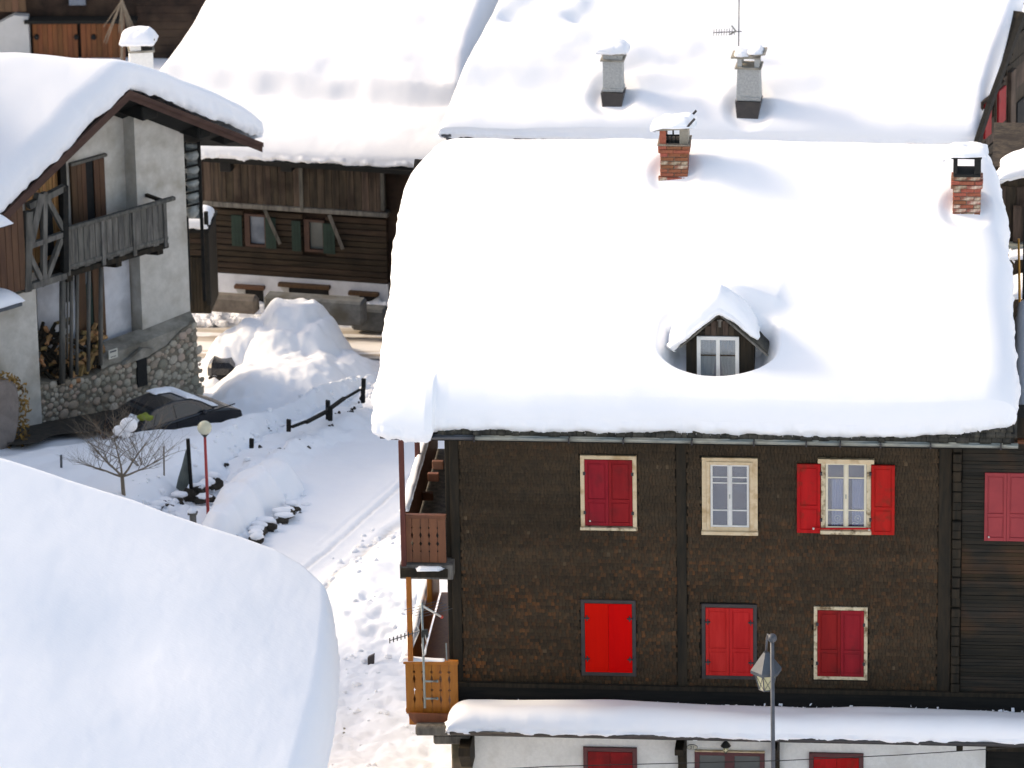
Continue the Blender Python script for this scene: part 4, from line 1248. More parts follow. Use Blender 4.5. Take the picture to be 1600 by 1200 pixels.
for k_, ((gx0, gx1, gy0, gy1), (s0, s1), (t0, t1), gm) in enumerate((((391, 415, 337, 380), (364, 380), (417, 433), 'blue_glass'), ((484, 506, 346, 388), (458, 472), (507, 525), 'dark_glass'))):
    w = thing_part('window', farm)
    a, b, c_, d_ = FCc.rect(gx0 - 7, gx1 + 3, gy0 - 4, gy1 + 4)
    mb = MB().fbox(FCc, a, a + .14, c_, d_, -.05, .10).fbox(FCc, b - .06, b, c_, d_, -.05, .10).fbox(FCc, a + .14, b - .06, c_, c_ + .07, -.05, .11).fbox(FCc, a + .14, b - .06, d_ - .07, d_, -.05, .10)
    build(mb, 'frame', M['dim_frame'], w)
    build(MB().fbox(FCc, a + .14, b - .06, c_ + .07, d_ - .07, -.02, .0), 'pane', M[gm], w)
    for (q0, q1, dy) in ((s0, s1, 0), (t0, t1, 4)):
        a, b, c_, d_ = FCc.rect(q0, q1, gy0 - 3 + dy, gy1 + 2 + dy)
        mb = MB().fbox(FCc, a, b, c_, d_, .10, .14)
        for j in (1, 2):
            xx = a + (b - a) * j / 3
            mb.fbox(FCc, xx - .008, xx + .008, c_, d_, .14, .148)
        build(mb, 'shutter', M['green_paint'], w)
for (p_, q_) in (((413, 328), (438, 380)), ((514, 336), (536, 388))):
    a = FCc.at(*p_, .34); b = FCc.at(*q_, .1)
    build(MB().bar(FCc.pt(a[0], a[1], .32), FCc.pt(b[0], b[1], .14), .09, .09), 'brace', M['grey_timber'], farm)
# whitewashed base with splayed openings
u0, u1 = FCc.at(333, 450)[0], FCc.at(608, 450)[0]
zb0 = pC.z - .6; zb1 = lg0
build(MB().fbox(FCc, u0, u1, zb0, zb1, -.05, .10), 'base_wall', M['plaster_blue'], farm)
for (x0, x1, y0, y1, ly) in ((384, 412, 452, 486, 443), (452, 514, 450, 470, 448), (562, 590, 462, 496, 455)):
    w = thing_part('cellar_window', farm)
    a, b, c_, d_ = FCc.rect(x0, x1, y0, y1, .1)
    build(MB().fbox(FCc, a, b, c_, d_, .05, .112), 'opening', M['soot_shade'], w)  # flat black face painted as the shade inside
    build(MB().fprism(FCc, [(a - .0, c_), (a - .30, d_ + .06), (a + .0, d_ + .06)], .08, .13), 'splay', M['far_white'], w)
    build(MB().fbox(FCc, a - .28, b + .06, d_ + .03, d_ + .13, .08, .26), 'lintel', M['rust_wood'], w, bevel=.01)
# roof
zeC = FCc.at(470, 256, 1.0)[1]
zfC, onC = plane_fun(FCc, 1.0, zeC, math.tan(R(25)))
def back_of(F, lst):
    return lst
r0, r1 = FCc.at(300, 250, 1.0)[0], FCc.at(640, 262, 1.0)[0]
eA, eB = FCc.pt(r0, 0, 1.0), FCc.pt(r1 + 3.0, 0, 1.0)
mb = MB()
bk = -FCc.n * 10
pts = [eA, eB, eB + bk, eA + bk]
mb.hexa([(p.x, p.y, float(zfC(p.x, p.y)) - .12) for p in pts] + [(p.x, p.y, float(zfC(p.x, p.y)) - .01) for p in pts])
build(mb, 'roof_boards', M['black_wood'], farm)
bot = [onC(x, y, .0) for x, y in ((296, 246), (330, 248), (380, 250), (430, 252), (480, 255), (520, 257), (560, 260), (600, 261), (640, 262), (720, 266))]
lft = [bot[0]] + [onC(x, y, .5) for x, y in ((262, 140), (240, 118), (252, 104), (272, 78), (300, 38), (322, 0), (345, -45))]
rgt = [bot[-1]] + [onC(x, y, .5) for x, y in ((730, 150), (745, 80), (770, 20), (800, -45))]
eC = FCc.p0 + FCc.n * 1.0
def hC(x, y):
    v = (x - eC.x) * -FCc.n.x + (y - eC.y) * -FCc.n.y
    uu = (x - eC.x) * FCc.u.x + (y - eC.y) * FCc.u.y
    step = sstep(1.75, 2.2, v + .22 * fbm(uu * .35, v * .3, 41, 3))
    h = .40 + .48 * step + .15 * fbm(uu * .32, v * .42, 43, 3) * step + .012 * fbm(uu * 1.5, v * 1.5, 44, 3)
    return h + .10 * np.exp(-((v - .9) / .7) ** 2)
snow_sheet('roof_snow', bot, [lft[-1], rgt[-1]], lft, rgt, zfC, hC, M['snow'], farm, nu=260, nv=240, rad=.45, rim=.2, rough=.05, seed=51, under=.02, sides=(1, 0, 1, 1))

# ---------------------------------------------------------------- B: the wide snowy roof behind
pB = hit(1100, 216, (0, 40, 0), (0, 1, 0))
FBk = Facade((pB.x, pB.y + 1.2), -3)
bh = thing('long_house', (pB.x, pB.y + 1.2, -6), 'big house behind with a wide snowy roof and two grey chimneys', 'house')
zeB = FBk.at(1100, 219, 1.2)[1]
zfB, onB = plane_fun(FBk, 1.2, zeB, math.tan(R(26)))
bot = [onB(x, y, .0) for x, y in ((686, 214), (760, 217), (860, 219), (960, 221), (1060, 223), (1160, 225), (1260, 227), (1360, 228), (1460, 228), (1528, 229))]
lft = [bot[0]] + [onB(x, y, .55) for x, y in ((686, 184), (700, 150), (722, 100), (745, 55), (768, 12), (795, -45))]
rgt = [bot[-1]] + [onB(x, y, .45) for x, y in ((1534, 190), (1546, 140), (1560, 95), (1576, 50), (1592, 8), (1606, -45))]
eB_ = FBk.p0 + FBk.n * 1.2
CHB = [onB(957, 160, .4), onB(1169, 176, .4)]
def hB(x, y):
    v = (x - eB_.x) * -FBk.n.x + (y - eB_.y) * -FBk.n.y
    uu = (x - eB_.x) * FBk.u.x + (y - eB_.y) * FBk.u.y
    left_ = sstep(6, -2, uu)
    h = .47 + .12 * sstep(.9, 1.5, v + .15 * fbm(uu * .6, v * .2, 61, 2)) + (.03 + .10 * left_) * fbm(uu * .4, v * .5, 63, 3) + .006 * fbm(uu * 2, v * 2, 64, 3)
    for (a, b, s1, s2, k_) in ((-5.3, 3.5, .35, .30, .2), (-3.6, 3.45, .3, .25, .15), (-.6, 2.2, .5, .35, .12), (-2.0, 1.9, .5, .3, .12)):
        h = h + k_ * np.exp(-((uu - a) / s1) ** 2 - ((v - b - .25) / s2) ** 2) - k_ * 1.3 * np.exp(-((uu - a) / s1) ** 2 - ((v - b + .2) / (s2 * .6)) ** 2)
    for cx_, cy_ in CHB:
        q = np.hypot(x - cx_, (y - cy_ - .1) * .9)
        h = h - .15 * (1 - sstep(.35, .75, q))
    return h
snow_sheet('roof_snow', bot, [lft[-1], rgt[-1]], lft, rgt, zfB, hB, M['snow'], bh, nu=400, nv=260, rad=.30, rim=.2, rough=.035, seed=71, under=.02, sides=(1, 0, 1, 1))
pts = [FBk.pt(FBk.at(690, 210, 1.2)[0] + .05, 0, 1.2), FBk.pt(FBk.at(1526, 220, 1.2)[0], 0, 1.2)]
pts += [Vector(rgt[-1] + (0,)), Vector(lft[-1] + (0,))]
build(MB().hexa([(p.x, p.y, float(zfB(p.x, p.y)) - .14) for p in pts] + [(p.x, p.y, float(zfB(p.x, p.y)) - .01) for p in pts]), 'roof_boards', M['black_wood'], bh)
build(MB().fbox(FBk, FBk.at(700, 215)[0], FBk.at(1515, 215)[0], -8, zeB + .2, -8, 0), 'wall', M['dark_wood'], bh)
ga = FBk.at(690, 212, 1.3); gb = FBk.at(820, 216, 1.3)
build(MB().tube(FBk.pt(ga[0], zeB - .02, 1.3), FBk.pt(ga[0] + .25, zeB - .01, 1.3), .06, 8), 'gutter', M['zinc_dark'], bh, smooth=True)
build(MB().path([FBk.pt(ga[0] + .12, zeB - .05, 1.3), FBk.pt(ga[0] + .2, zeB - .25, 1.2), FBk.pt(ga[0] + .5, zeB - .5, .5), FBk.pt(ga[0] + .5, zeB - 3, .1)], .05, 8), 'downpipe', M['zinc_dark'], bh, smooth=True)
# gable on the right, seen at a slant
g0 = FBk.pt(FBk.at(1527, 222, 0.6)[0], 0, 0.6)
FG = Facade((g0.x, g0.y), 72)
def gp(x, y): return FG.at(x, y, 0)
poly = [gp(1527, 224), gp(1532, 330), gp(1690, 330), gp(1690, 60), gp(1597, 18), gp(1545, 165)]
build(MB().fprism(FG, [(u, z) for u, z in poly], -.25, 0), 'gable_wall', M['dark_wood'], bh)
n_ = 17
for i in range(n_):
    y_ = 60 + i * 16
    uu0, zz0 = FG.at(1532 + max(0, (215 - y_)) * .30 + 8, y_ + 4, .03)
    uu1, zz1 = FG.at(1680, y_ + 4, .03)
    zc_ = zz0
    build(MB().fbox(FG, uu0, uu1, zc_ - .115, zc_ + .11, 0, .035 + rnd.uniform(0, .02)), 'plank', M['old_boards'] if y_ > 120 else M['dark_wood'], bh)
for (x0, x1, y0, y1) in ((1536, 1546.5, 158, 214), (1557, 1569, 137, 193)):
    u0, u1, z0, z1 = FG.rect(x0, x1, y0, y1, .06)
    w = thing_part('shuttered_window', bh)
    build(MB().fbox(FG, u0 + .02, u1 - .02, z0 + .02, z1 - .02, .06, .12), 'shutter', M['red_crimson'], w, bevel=.01)
    build(MB().fbox(FG, u0 - .07, u1 + .07, z0 - .07, z1 + .07, .02, .07), 'frame', M['old_boards'], w)
b_ = MB()
pr = [FG.at(x, y, .25) for x, y in ((1524, 226), (1546, 160), (1571, 92), (1598, 20))]
for (a, c_) in zip(pr, pr[1:]):
    b_.bar(FG.pt(a[0], a[1] - .08, .25), FG.pt(c_[0], c_[1] - .08, .25), .12, .2)
build(b_, 'barge_board', M['black_wood'], bh)
u0, u1, z0, z1 = FG.rect(1574, 1582, 110, 240, .05)
build(MB().fbox(FG, u0, u1, z0, z1, .05, .15), 'post', M['old_boards'], bh, bevel=.01)
u0, u1, z0, z1 = FG.rect(1588, 1680, 120, 215, .05)
build(MB().fbox(FG, u0, u1, z0, z1, .05, .09), 'loft_opening', M['soot_shade'], bh)  # black panel, the shade of the loft put in as colour
u0, u1, z0, z1 = FG.rect(1574, 1690, 214, 222, .05)
build(MB().fbox(FG, u0, u1, z0, z1, .05, .3), 'cross_beam', M['dark_wood'], bh, bevel=.01)

def grey_chimney(px, top_y, cap_y, base_y, wpx, two, lab, xy, flash_y):
    Fc = Facade((xy[0], xy[1]), -3)
    c = thing_part('chimney', bh, lab)
    u0, u1, z0, z1 = Fc.rect(px - wpx / 2, px + wpx / 2, top_y, base_y)
    cx = (u0 + u1) / 2; hw_ = (u1 - u0) / 2; dpt = hw_ * 1.8
    zf_ = Fc.at(px, flash_y)[1]; zh_ = Fc.at(px, cap_y)[1]
    tp = 0 if not two else .03
    build(MB().hexa([Fc.pt(cx - hw_ - tp, zf_, 0), Fc.pt(cx + hw_ + tp, zf_, 0), Fc.pt(cx + hw_ + tp, zf_, -dpt), Fc.pt(cx - hw_ - tp, zf_, -dpt),
                     Fc.pt(cx - hw_, z1, 0), Fc.pt(cx + hw_, z1, 0), Fc.pt(cx + hw_, z1, -dpt), Fc.pt(cx - hw_, z1, -dpt)]), 'stack', M['chimney_grey'], c)
    build(MB().hexa([Fc.pt(cx - hw_ * .9, z0 - .5, .08), Fc.pt(cx + hw_ * .75, z0 - .5, .08), Fc.pt(cx + hw_ * .75, z0 - .5, -dpt), Fc.pt(cx - hw_ * .9, z0 - .5, -dpt),
                     Fc.pt(cx - hw_ - .05, zf_, .1), Fc.pt(cx + hw_ + .05, zf_, .1), Fc.pt(cx + hw_ + .05, zf_, -dpt), Fc.pt(cx - hw_ - .05, zf_, -dpt)]), 'flashing', M['flash'], c)
    build(MB().fbox(Fc, cx - hw_ - .06, cx + hw_ + .06, z1, z1 + .05, -dpt - .06, .06), 'ledge', M['concrete'], c, bevel=.01)
    build(MB().fbox(Fc, cx - hw_ - .02, cx + hw_ + .02, zf_ + .01, zf_ + .10, -dpt, .035), 'collar', M['chimney_grey'], c, bevel=.01)
    pw = hw_ * .42
    for s_ in (-1, 1):
        for ww in (0, 1):
            if not two and s_ == -1:
                continue
            a = cx + s_ * (hw_ - pw / 2)
            build(MB().fbox(Fc, a - pw / 2, a + pw / 2, z1 + .05, zh_, -dpt + (0 if ww else dpt * .68), -dpt * .68 if ww else 0), 'pillar', M['chimney_grey'], c)
    if not two:
        build(MB().fbox(Fc, cx - hw_, cx + hw_ * .55, z1 + .05, zh_, -dpt, 0), 'hood', M['chimney_grey'], c)
        build(MB().fbox(Fc, cx + hw_ * .55, cx + hw_ * .58, z1 + .05, zh_, -dpt, -.1), 'flue_shadow_plate', M['soot_shade'], c)
    build(MB().fbox(Fc, cx - hw_ - .03, cx + hw_ + .03, zh_, zh_ + .05, -dpt - .03, .03), 'cover_slab', M['concrete'], c)
    cc = Fc.pt(cx, 0, -dpt / 2)
    if two:
        for s_ in (-1, 1):
            build(MB().bar(Fc.pt(cx, zh_ + .06, -dpt / 2), Fc.pt(cx + s_ * (hw_ + .16), zh_ + (.02 if s_ < 0 else .14), -dpt / 2), dpt + .1, .04), 'broken_slab', M['concrete'], c)
            ox = cc.x + s_ * (hw_ * .62)
            cap_snow(c, ox, cc.y, zh_ + (.06 if s_ < 0 else .12), hw_ * 1.05, dpt + .1, .12, 30 + s_, lean=.05 * s_)
    else:
        cap_snow(c, cc.x - .02, cc.y, zh_ + .05, hw_ * 2 + .28, dpt + .3, .27, 33)
    return c
grey_chimney(957, 96, 86, 157, 30, False, 'grey rendered chimney under one round cushion of snow', CHB[0], 144)
grey_chimney(1169, 108, 92, 174, 34, True, 'grey rendered chimney with two tilted slabs and a see-through top', CHB[1], 158)
pc = hit(1277, 6, (0, 46, 0), (0, 1, 0))
c = thing_part('chimney', bh, 'chimney of which only the dark base shows at the top edge')
build(MB().box(pc.x - .2, pc.x + .2, pc.y, pc.y + .4, pc.z - .3, pc.z + 1.2), 'stack', M['flash'], c)
build(MB().box(pc.x - .26, pc.x + .26, pc.y - .03, pc.y + .43, pc.z + .05, pc.z + .14), 'ledge', M['concrete'], c)

# ---------------------------------------------------------------- D: far barn at the top left
pD = ground_at(120, 92)
FDb = Facade((pD.x, pD.y), 3)
barn = thing('far_barn', (pD.x, pD.y, pD.z), 'dark barn with orange-brown doors and a pale wall, far up behind', 'barn')
u0, u1, z0, z1 = FDb.rect(-60, 345, -60, 140)
build(MB().fbox(FDb, u0, u1, z0 - 2, z1, -8, -.1), 'wall', M['far_wood'], barn)
wall_pieces(FDb, 52, 122, 33, 100, .0, 9, 'door_board', M['garage_wood'], barn)
wall_pieces(FDb, 127, 193, 36, 100, .0, 8, 'door_board', M['garage_wood'], barn)
for px in (57, 119, 146):
    a = FDb.at(px, 58, .08)
    build(MB().blob(FDb.pt(a[0], a[1], .08), .10), 'door_knob', M['soot_shade'], barn)
u0, u1, z0, z1 = FDb.rect(-60, 48, 22, 120)
build(MB().fprism(FDb, [(u0, z0), (u1, z0), (u1, z1), (u1 - .5, z1 + .05), (u0, z1 - 1.0)], -.05, .35), 'pale_wall', M['far_white'], barn)
u0, u1, z0, z1 = FDb.rect(-60, 46, -30, 18)
wall_pieces(FDb, -60, 40, -40, 18, .3, 9, 'board', M['rust_wood'], barn)
wall_pieces(FDb, 215, 330, -30, 120, -.05, 12, 'board', M['far_wood'], barn, vertical=False)
u0, u1, z0, z1 = FDb.rect(108, 134, -12, 7)
build(MB().fbox(FDb, u0, u1, z0, z1, 0, .1), 'loft_window', M['blue_glass'], barn)
u0, u1, z0, z1 = FDb.rect(40, 215, 26, 31)
build(MB().fbox(FDb, u0, u1, z0, z1, -.05, .5), 'cross_beam', M['black_wood'], barn)
# snow in front of it, on the ground
pole = thing('marker_pole', FDb.pt(*FDb.at(193, 92, 3), 3), 'thin reddish pole standing in front of the far barn doors', 'pole')
a = FDb.at(193, 92, 3); b = FDb.at(192, 22, 3)
build(MB().tube(FDb.pt(a[0], a[1] - 1, 3), FDb.pt(b[0], b[1], 3), .06, 8), 'shaft', M['rust_wood'], pole)
bush = thing('bare_bush', FDb.pt(a[0], a[1] - 1, 4), 'pale leafless bush tips in front of the far barn', 'bush')
mb = MB()
for i in range(16):
    t = rnd.uniform(-1, 1)
    p0_ = FDb.pt(b[0] + .1, b[1] + .8, 4)
    p1_ = FDb.pt(b[0] + t * .8, b[1] - .6 + rnd.uniform(-.3, .5), 4 + rnd.uniform(-.3, .3))
    mb.tube(p0_, p1_, .03, 5, .012)
mb.tube(FDb.pt(a[0], a[1] - 1, 4), FDb.pt(b[0] + .1, b[1] + .9, 4), .05, 6)
build(mb, 'twigs', M['bark'], bush)

# ---------------------------------------------------------------- E: stucco house on the stone base
pE = ground_at(300, 610)
FE = Facade((pE.x, pE.y), 47)
eh = thing('stucco_house', (pE.x, pE.y, pE.z), 'grey stucco house with a rubble stone base, grey plank balcony and thick snow roof', 'house')
def E(x, y, w=0.0): return FE.at(x, y, w)
def Ep(x, y, w=0.0):
    a = FE.at(x, y, w); return FE.pt(a[0], a[1], w)
WR_ = 1.35          # rake overhang
ap = E(200, 142, WR_); rr = E(408, 224, WR_); ll = E(0, 338, WR_)
tanR = (ap[1] - rr[1]) / (rr[0] - ap[0]); tanL = (ap[1] - ll[1]) / (ap[0] - ll[0])
uL = ll[0] - 2.0
# the ridge runs off to the left, not square to the gable
_rt = FE.pt(ap[0], ap[1] + .9, WR_)
_rq = hit(0, 84, _rt, (0, 0, 1))
DE = Vector((_rq.x - _rt.x, _rq.y - _rt.y, 0)).normalized()
_cr = FE.u.x * DE.y - FE.u.y * DE.x
_c0 = FE.pt(0, 0, WR_)
def uE(x, y):
    return ((np.asarray(x) - _c0.x) * DE.y - (np.asarray(y) - _c0.y) * DE.x) / _cr
def zE(x, y):
    d = uE(x, y) - ap[0]
    return ap[1] + .08 - np.where(d > 0, tanR, tanL) * (np.sqrt(d * d + .05) - .1)
def Eroof_z(u): return ap[1] - (tanR if u > ap[0] else tanL) * abs(u - ap[0])
bot = []
for i in range(30):
    u = uL + (rr[0] - uL) * i / 29
    p = FE.pt(u, 0, WR_ + .08 + .03 * math.sin(i * 1.3)); bot.append((p.x, p.y))
LB = 9.0
topc = [(x + DE.x * LB, y + DE.y * LB) for x, y in bot]
snow_sheet('roof_snow', bot, topc, [bot[0], topc[0]], [bot[-1], topc[-1]], zE,
           lambda x, y: .86 + .05 * fbm(x * .4, y * .4, 81, 3) + .006 * fbm(x * 2, y * 2, 82, 3), M['snow'], eh, nu=260, nv=160, rad=.55, rim=.42, rough=.04, seed=91, under=.02)
mb = MB()
for (a, b) in (((uL, Eroof_z(uL)), ap), (ap, rr)):
    p4 = [FE.pt(a[0], a[1], WR_), FE.pt(b[0], b[1], WR_), FE.pt(b[0], b[1], WR_) + DE * (LB - .2), FE.pt(a[0], a[1], WR_) + DE * (LB - .2)]
    mb.hexa([p - Vector((0, 0, .10)) for p in p4] + p4)
build(mb, 'roof_boards', M['black_wood'], eh)
for (a, b) in (((uL, Eroof_z(uL)), ap), (ap, rr)):
    for (wof, hh, dz) in ((.05, .26, -.10), (.10, .12, -.02)):
        p4 = [(a[0], a[1] + dz - hh / 2), (b[0], b[1] + dz - hh / 2), (b[0], b[1] + dz + hh / 2), (a[0], a[1] + dz + hh / 2)]
        build(MB().fprism(FE, p4, WR_ - .0 + (wof - .05), WR_ + wof), 'barge_board', M['barge'], eh)
# rafters and purlins beneath the overhang
for (px, py, sz) in ((207, 178, .5), (292, 208, .42), (140, 214, .26)):
    a = E(px, py, .5)
    zt_ = Eroof_z(a[0]) - .12
    build(MB().fbox(FE, a[0] - sz / 2, a[0] + sz / 2, zt_ - sz * .8, zt_, -.5, WR_ - .12), 'purlin', M['black_wood'], eh, bevel=.03)
for px, py in ((314, 222), (350, 232)):
    a = E(px, py, WR_ - .3)
    build(MB().fbox(FE, a[0] - .15, a[0] + .25, Eroof_z(a[0]) - .34, Eroof_z(a[0]) - .12, .2, WR_ - .1), 'eave_block', M['black_wood'], eh)
# walls
gz = pE.z - 1.2
uPL, uPR = E(216, 350, .45)[0], E(292, 350, .45)[0]
uWL = E(-60, 400, 0)[0]
poly = [(uWL, gz), (uPR - .05, gz), (uPR - .05, Eroof_z(uPR) - .1), (ap[0], ap[1] - .1), (uWL, Eroof_z(uWL) - .1)]
_off = DE * (1.35 / abs(DE.dot(FE.n)))
_sh = lambda u, z: FE.pt(u, z, 0)
poly = [(uWL, gz), (uPR - .05, gz), (uPR - .05, float(zE(*FE.pt(uPR - .05, 0, 0)[:2])) - .2), (ap[0] + .4, float(zE(*FE.pt(ap[0] + .4, 0, 0)[:2])) - .25)]
for k_ in range(5):
    u = ap[0] + (uWL - ap[0]) * (k_ + 1) / 5
    poly.append((u, float(zE(*FE.pt(u, 0, 0)[:2])) - .2))
vs = [FE.pt(u, z, 0) for u, z in poly] + [FE.pt(u, z, 0) + DE * (LB - 2.5) for u, z in poly]
k_ = len(poly)
build(MB().add(vs, [tuple(range(k_)), tuple(range(2 * k_ - 1, k_ - 1, -1))] + [(i, i + k_, (i + 1) % k_ + k_, (i + 1) % k_) for i in range(k_)]), 'wall', M['stucco_grey'], eh)
poly = [(uPL, gz), (uPR, gz), (uPR, Eroof_z(uPR) - .1), (uPL, Eroof_z(uPL) - .1)] if uPL > ap[0] else [(uPL, gz), (uPR, gz), (uPR, Eroof_z(uPR) - .1), (ap[0], ap[1] - .1), (uPL, Eroof_z(uPL) - .1)]
build(MB().fprism(FE, poly, 0.0, .45), 'corner_pillar', M['stucco_grey'], eh)
# plaster wall below the balcony
a = E(58, 470, .06)[0]; b = E(204, 470, .06)[0]; zt_ = E(180, 400, .06)[1]
build(MB().fbox(FE, a, b, gz, zt_, 0, .06), 'plaster_wall', M['plaster_blue'], eh)
# shutters of the balcony door
w = thing_part('balcony_door', eh, 'brown balcony door with one shutter leaf ajar')
a, b, c_, d_ = FE.rect(112, 163, 250, 352)
build(MB().fbox(FE, a, b, c_, d_, .0, .03), 'doorway', M['soot_shade'], w)  # flat black panel painted for the shade between the leaves
for q0, q1, nb_ in ((0, .42, 3), (.66, 1, 2)):
    for i in range(nb_):
        s0 = a + (b - a) * (q0 + (q1 - q0) * i / nb_); s1 = a + (b - a) * (q0 + (q1 - q0) * (i + 1) / nb_) - .012
        build(MB().fbox(FE, s0, s1, c_, d_ - .03, .03, .07), 'board', M['rust_wood'], w)
build(MB().fbox(FE, a - .06, b + .06, d_, d_ + .07, .0, .12), 'lintel', M['grey_timber'], w)
build(MB().fbox(FE, a - .05, a, c_, d_, .0, .09), 'frame', M['rust_wood'], w)
# golden boards and dark post left of it, under the rake
a, b, c_, d_ = FE.rect(40, 93, 262, 420)
n_ = 10
for i in range(n_):
    s0 = a + (b - a) * i / n_; s1 = a + (b - a) * (i + 1) / n_ - .012
    build(MB().fbox(FE, s0, s1, c_, Eroof_z(s1) - .05, .02, .05 + rnd.uniform(0, .015)), 'board', M['warm_boards'], eh)
u = E(97, 300, .1)[0]
build(MB().fbox(FE, u - .1, u + .1, E(97, 470)[1], Eroof_z(u) - .1, .0, .2), 'post', M['black_wood'], eh, bevel=.01)
# dark doorway behind the brace: a black panel stands for its shade
a, b, c_, d_ = FE.rect(42, 92, 300, 400)
build(MB().fbox(FE, a + .35, b - .25, c_, d_, .055, .09), 'dark_doorway', M['soot_shade'], eh)
# the balcony
bal = thing_part('balcony', eh, 'balcony of grey weathered boards')
WB = 1.15
ta = E(103, 365, WB); tb = E(255, 308, WB)
zr_ = (ta[1] + tb[1]) / 2; zb_ = (E(105, 434, WB)[1] + E(250, 372, WB)[1]) / 2
n_ = 17
for i in range(n_):
    s0 = ta[0] + (tb[0] - ta[0]) * i / n_; s1 = s0 + (tb[0] - ta[0]) / n_ - .015
    build(MB().fbox(FE, s0, s1, zb_ + rnd.uniform(-.03, .03), zr_ - .03, WB - .03, WB + rnd.uniform(0, .012)), 'board', M['grey_timber'], bal)
for q in (0, .36, .68, 1):
    u = ta[0] + (tb[0] - ta[0]) * q
    build(MB().fbox(FE, u - .05, u + .05, zb_ - .1, zr_ - .02, WB, WB + .07), 'baluster_post', M['grey_timber'], bal, bevel=.01)
build(MB().fbox(FE, ta[0] - .1, tb[0] + .35, zr_ - .04, zr_ + .06, WB - .06, WB + .08), 'handrail', M['grey_timber'], bal, bevel=.02)
build(MB().fbox(FE, ta[0] - .1, tb[0] + .1, zb_ + .06, zb_ + .16, WB - .1, WB + .04), 'lower_rail', M['grey_timber'], bal, bevel=.02)
build(MB().fbox(FE, ta[0] - .1, tb[0] + .12, zb_ - .16, zb_ - .02, 0, WB + .02), 'floor', M['dark_wood'], bal, bevel=.02)
for q in (.02, .52, .95):
    u = ta[0] + (tb[0] - ta[0]) * q
    mb = MB().fprism(Facade((FE.pt(u, 0, 0).x, FE.pt(u, 0, 0).y), 47 + 90), [(0, zb_ - .5), (0, zb_ - .16), (-WB, zb_ - .16), (-WB, zb_ - .28)], -.09, .09)
    build(mb, 'bracket', M['dark_wood'], bal)
build(MB().bar(FE.pt(tb[0], zr_, WB), FE.pt(tb[0], zr_, .45), .08, .08), 'end_rail', M['dark_wood'], bal)
# cross-braced frame at the left end of the balcony
fr = thing_part('timber_brace', eh, 'big cross-braced frame of grey timbers')
WB2 = WB + .02
def tb_(x0, y0, x1, y1, t=.12, mat='grey_timber', w=WB2):
    build(MB().bar(Ep(x0, y0, w), Ep(x1, y1, w), t, t), 'beam', M[mat], fr)
tb_(43, 330, 41, 455, .2); tb_(100, 290, 101, 425, .16, 'black_wood'); tb_(69, 300, 68, 440, .13)
tb_(44, 322, 100, 293, .16); tb_(44, 385, 100, 365, .13); tb_(44, 448, 102, 430, .16)
tb_(62, 302, 46, 378, .2); tb_(70, 305, 100, 360, .12); tb_(44, 395, 68, 446, .12); tb_(96, 372, 72, 436, .12)
# red-brown boarded corner and grey wall at the frame's edge
for i in range(7):
    a = E(-30 + i * 10, 400, 1.25)[0]; b = E(-20 + i * 10, 400, 1.25)[0] - .015
    z0 = E(5, 462, 1.25)[1]
    build(MB().fbox(FE, a, b, z0, min(Eroof_z(b) - .2, E(5, 300, 1.25)[1]), 1.1, 1.25), 'board', M['rust_wood'], eh)
a = E(-60, 500, 1.0)[0]; b = E(58, 500, 1.0)[0]; zt_ = E(20, 462, 1.0)[1]
build(MB().fbox(FE, a, b, gz, zt_, 0, 1.0), 'projecting_wall', M['stucco_grey'], eh)
# lower door
w = thing_part('door', eh, 'brown framed door with dark teal glass')
a, b, c_, d_ = FE.rect(118, 161, 418, 535, .06)
build(MB().fbox(FE, a, b, c_, d_, .06, .09), 'leaf', M['dark_glass'], w)
build(MB().fbox(FE, a, a + .28, c_, d_, .09, .15).fbox(FE, b - .36, b, c_, d_, .09, .15), 'frame', M['rust_wood'], w)
build(MB().fbox(FE, a + .28, a + .55, c_, d_ - .4, .09, .12), 'panel', M['green_paint'], w)
# leaning props in front
for (px, y0, y1, r_) in ((97, 432, 598, .085), (111, 420, 590, .05), (120, 418, 585, .045), (138, 408, 580, .05), (157, 400, 570, .06), (105, 425, 560, .03)):
    build(MB().tube(Ep(px, y1, 1.0), Ep(px + 1, y0, 1.0), r_, 8), 'prop_pole', M['grey_timber'], eh, smooth=True)
# firewood
for nm, (x0, x1, y0, y1), num, lab in (('firewood_stack', (62, 108, 508, 598), 90, 'tall dark heap of split firewood at the foot of the stucco house'),
                                  ('firewood_stack', (110, 160, 522, 572), 46, 'low bright heap of split firewood behind the grey props')):
    a, b, c_, d_ = FE.rect(x0, x1, y0, y1, .5)
    fw = thing(nm, FE.pt((a + b) / 2, c_, .5), lab, 'firewood', 'firewood heaps by the stucco house')
    for i in range(num):
        u = rnd.uniform(a, b); z = c_ + (d_ - c_) * rnd.random() ** (1.1)
        ww = .25 + .5 * (1 - (z - c_) / (d_ - c_)) * rnd.random() + .15
        ang = rnd.uniform(-.9, .9)
        p = FE.pt(u, z, ww); d_v = (FE.u * math.cos(ang) * .8 + FE.n * .5 * rnd.uniform(-1, 1) + Vector((0, 0, math.sin(ang)))).normalized() * rnd.uniform(.14, .26)
        build(MB().tube(p - d_v, p + d_v, rnd.uniform(.045, .075), 5), 'split_log', M['firewood'] if rnd.random() < (.5 if x0 < 100 else .85) else M['dark_wood'], fw)
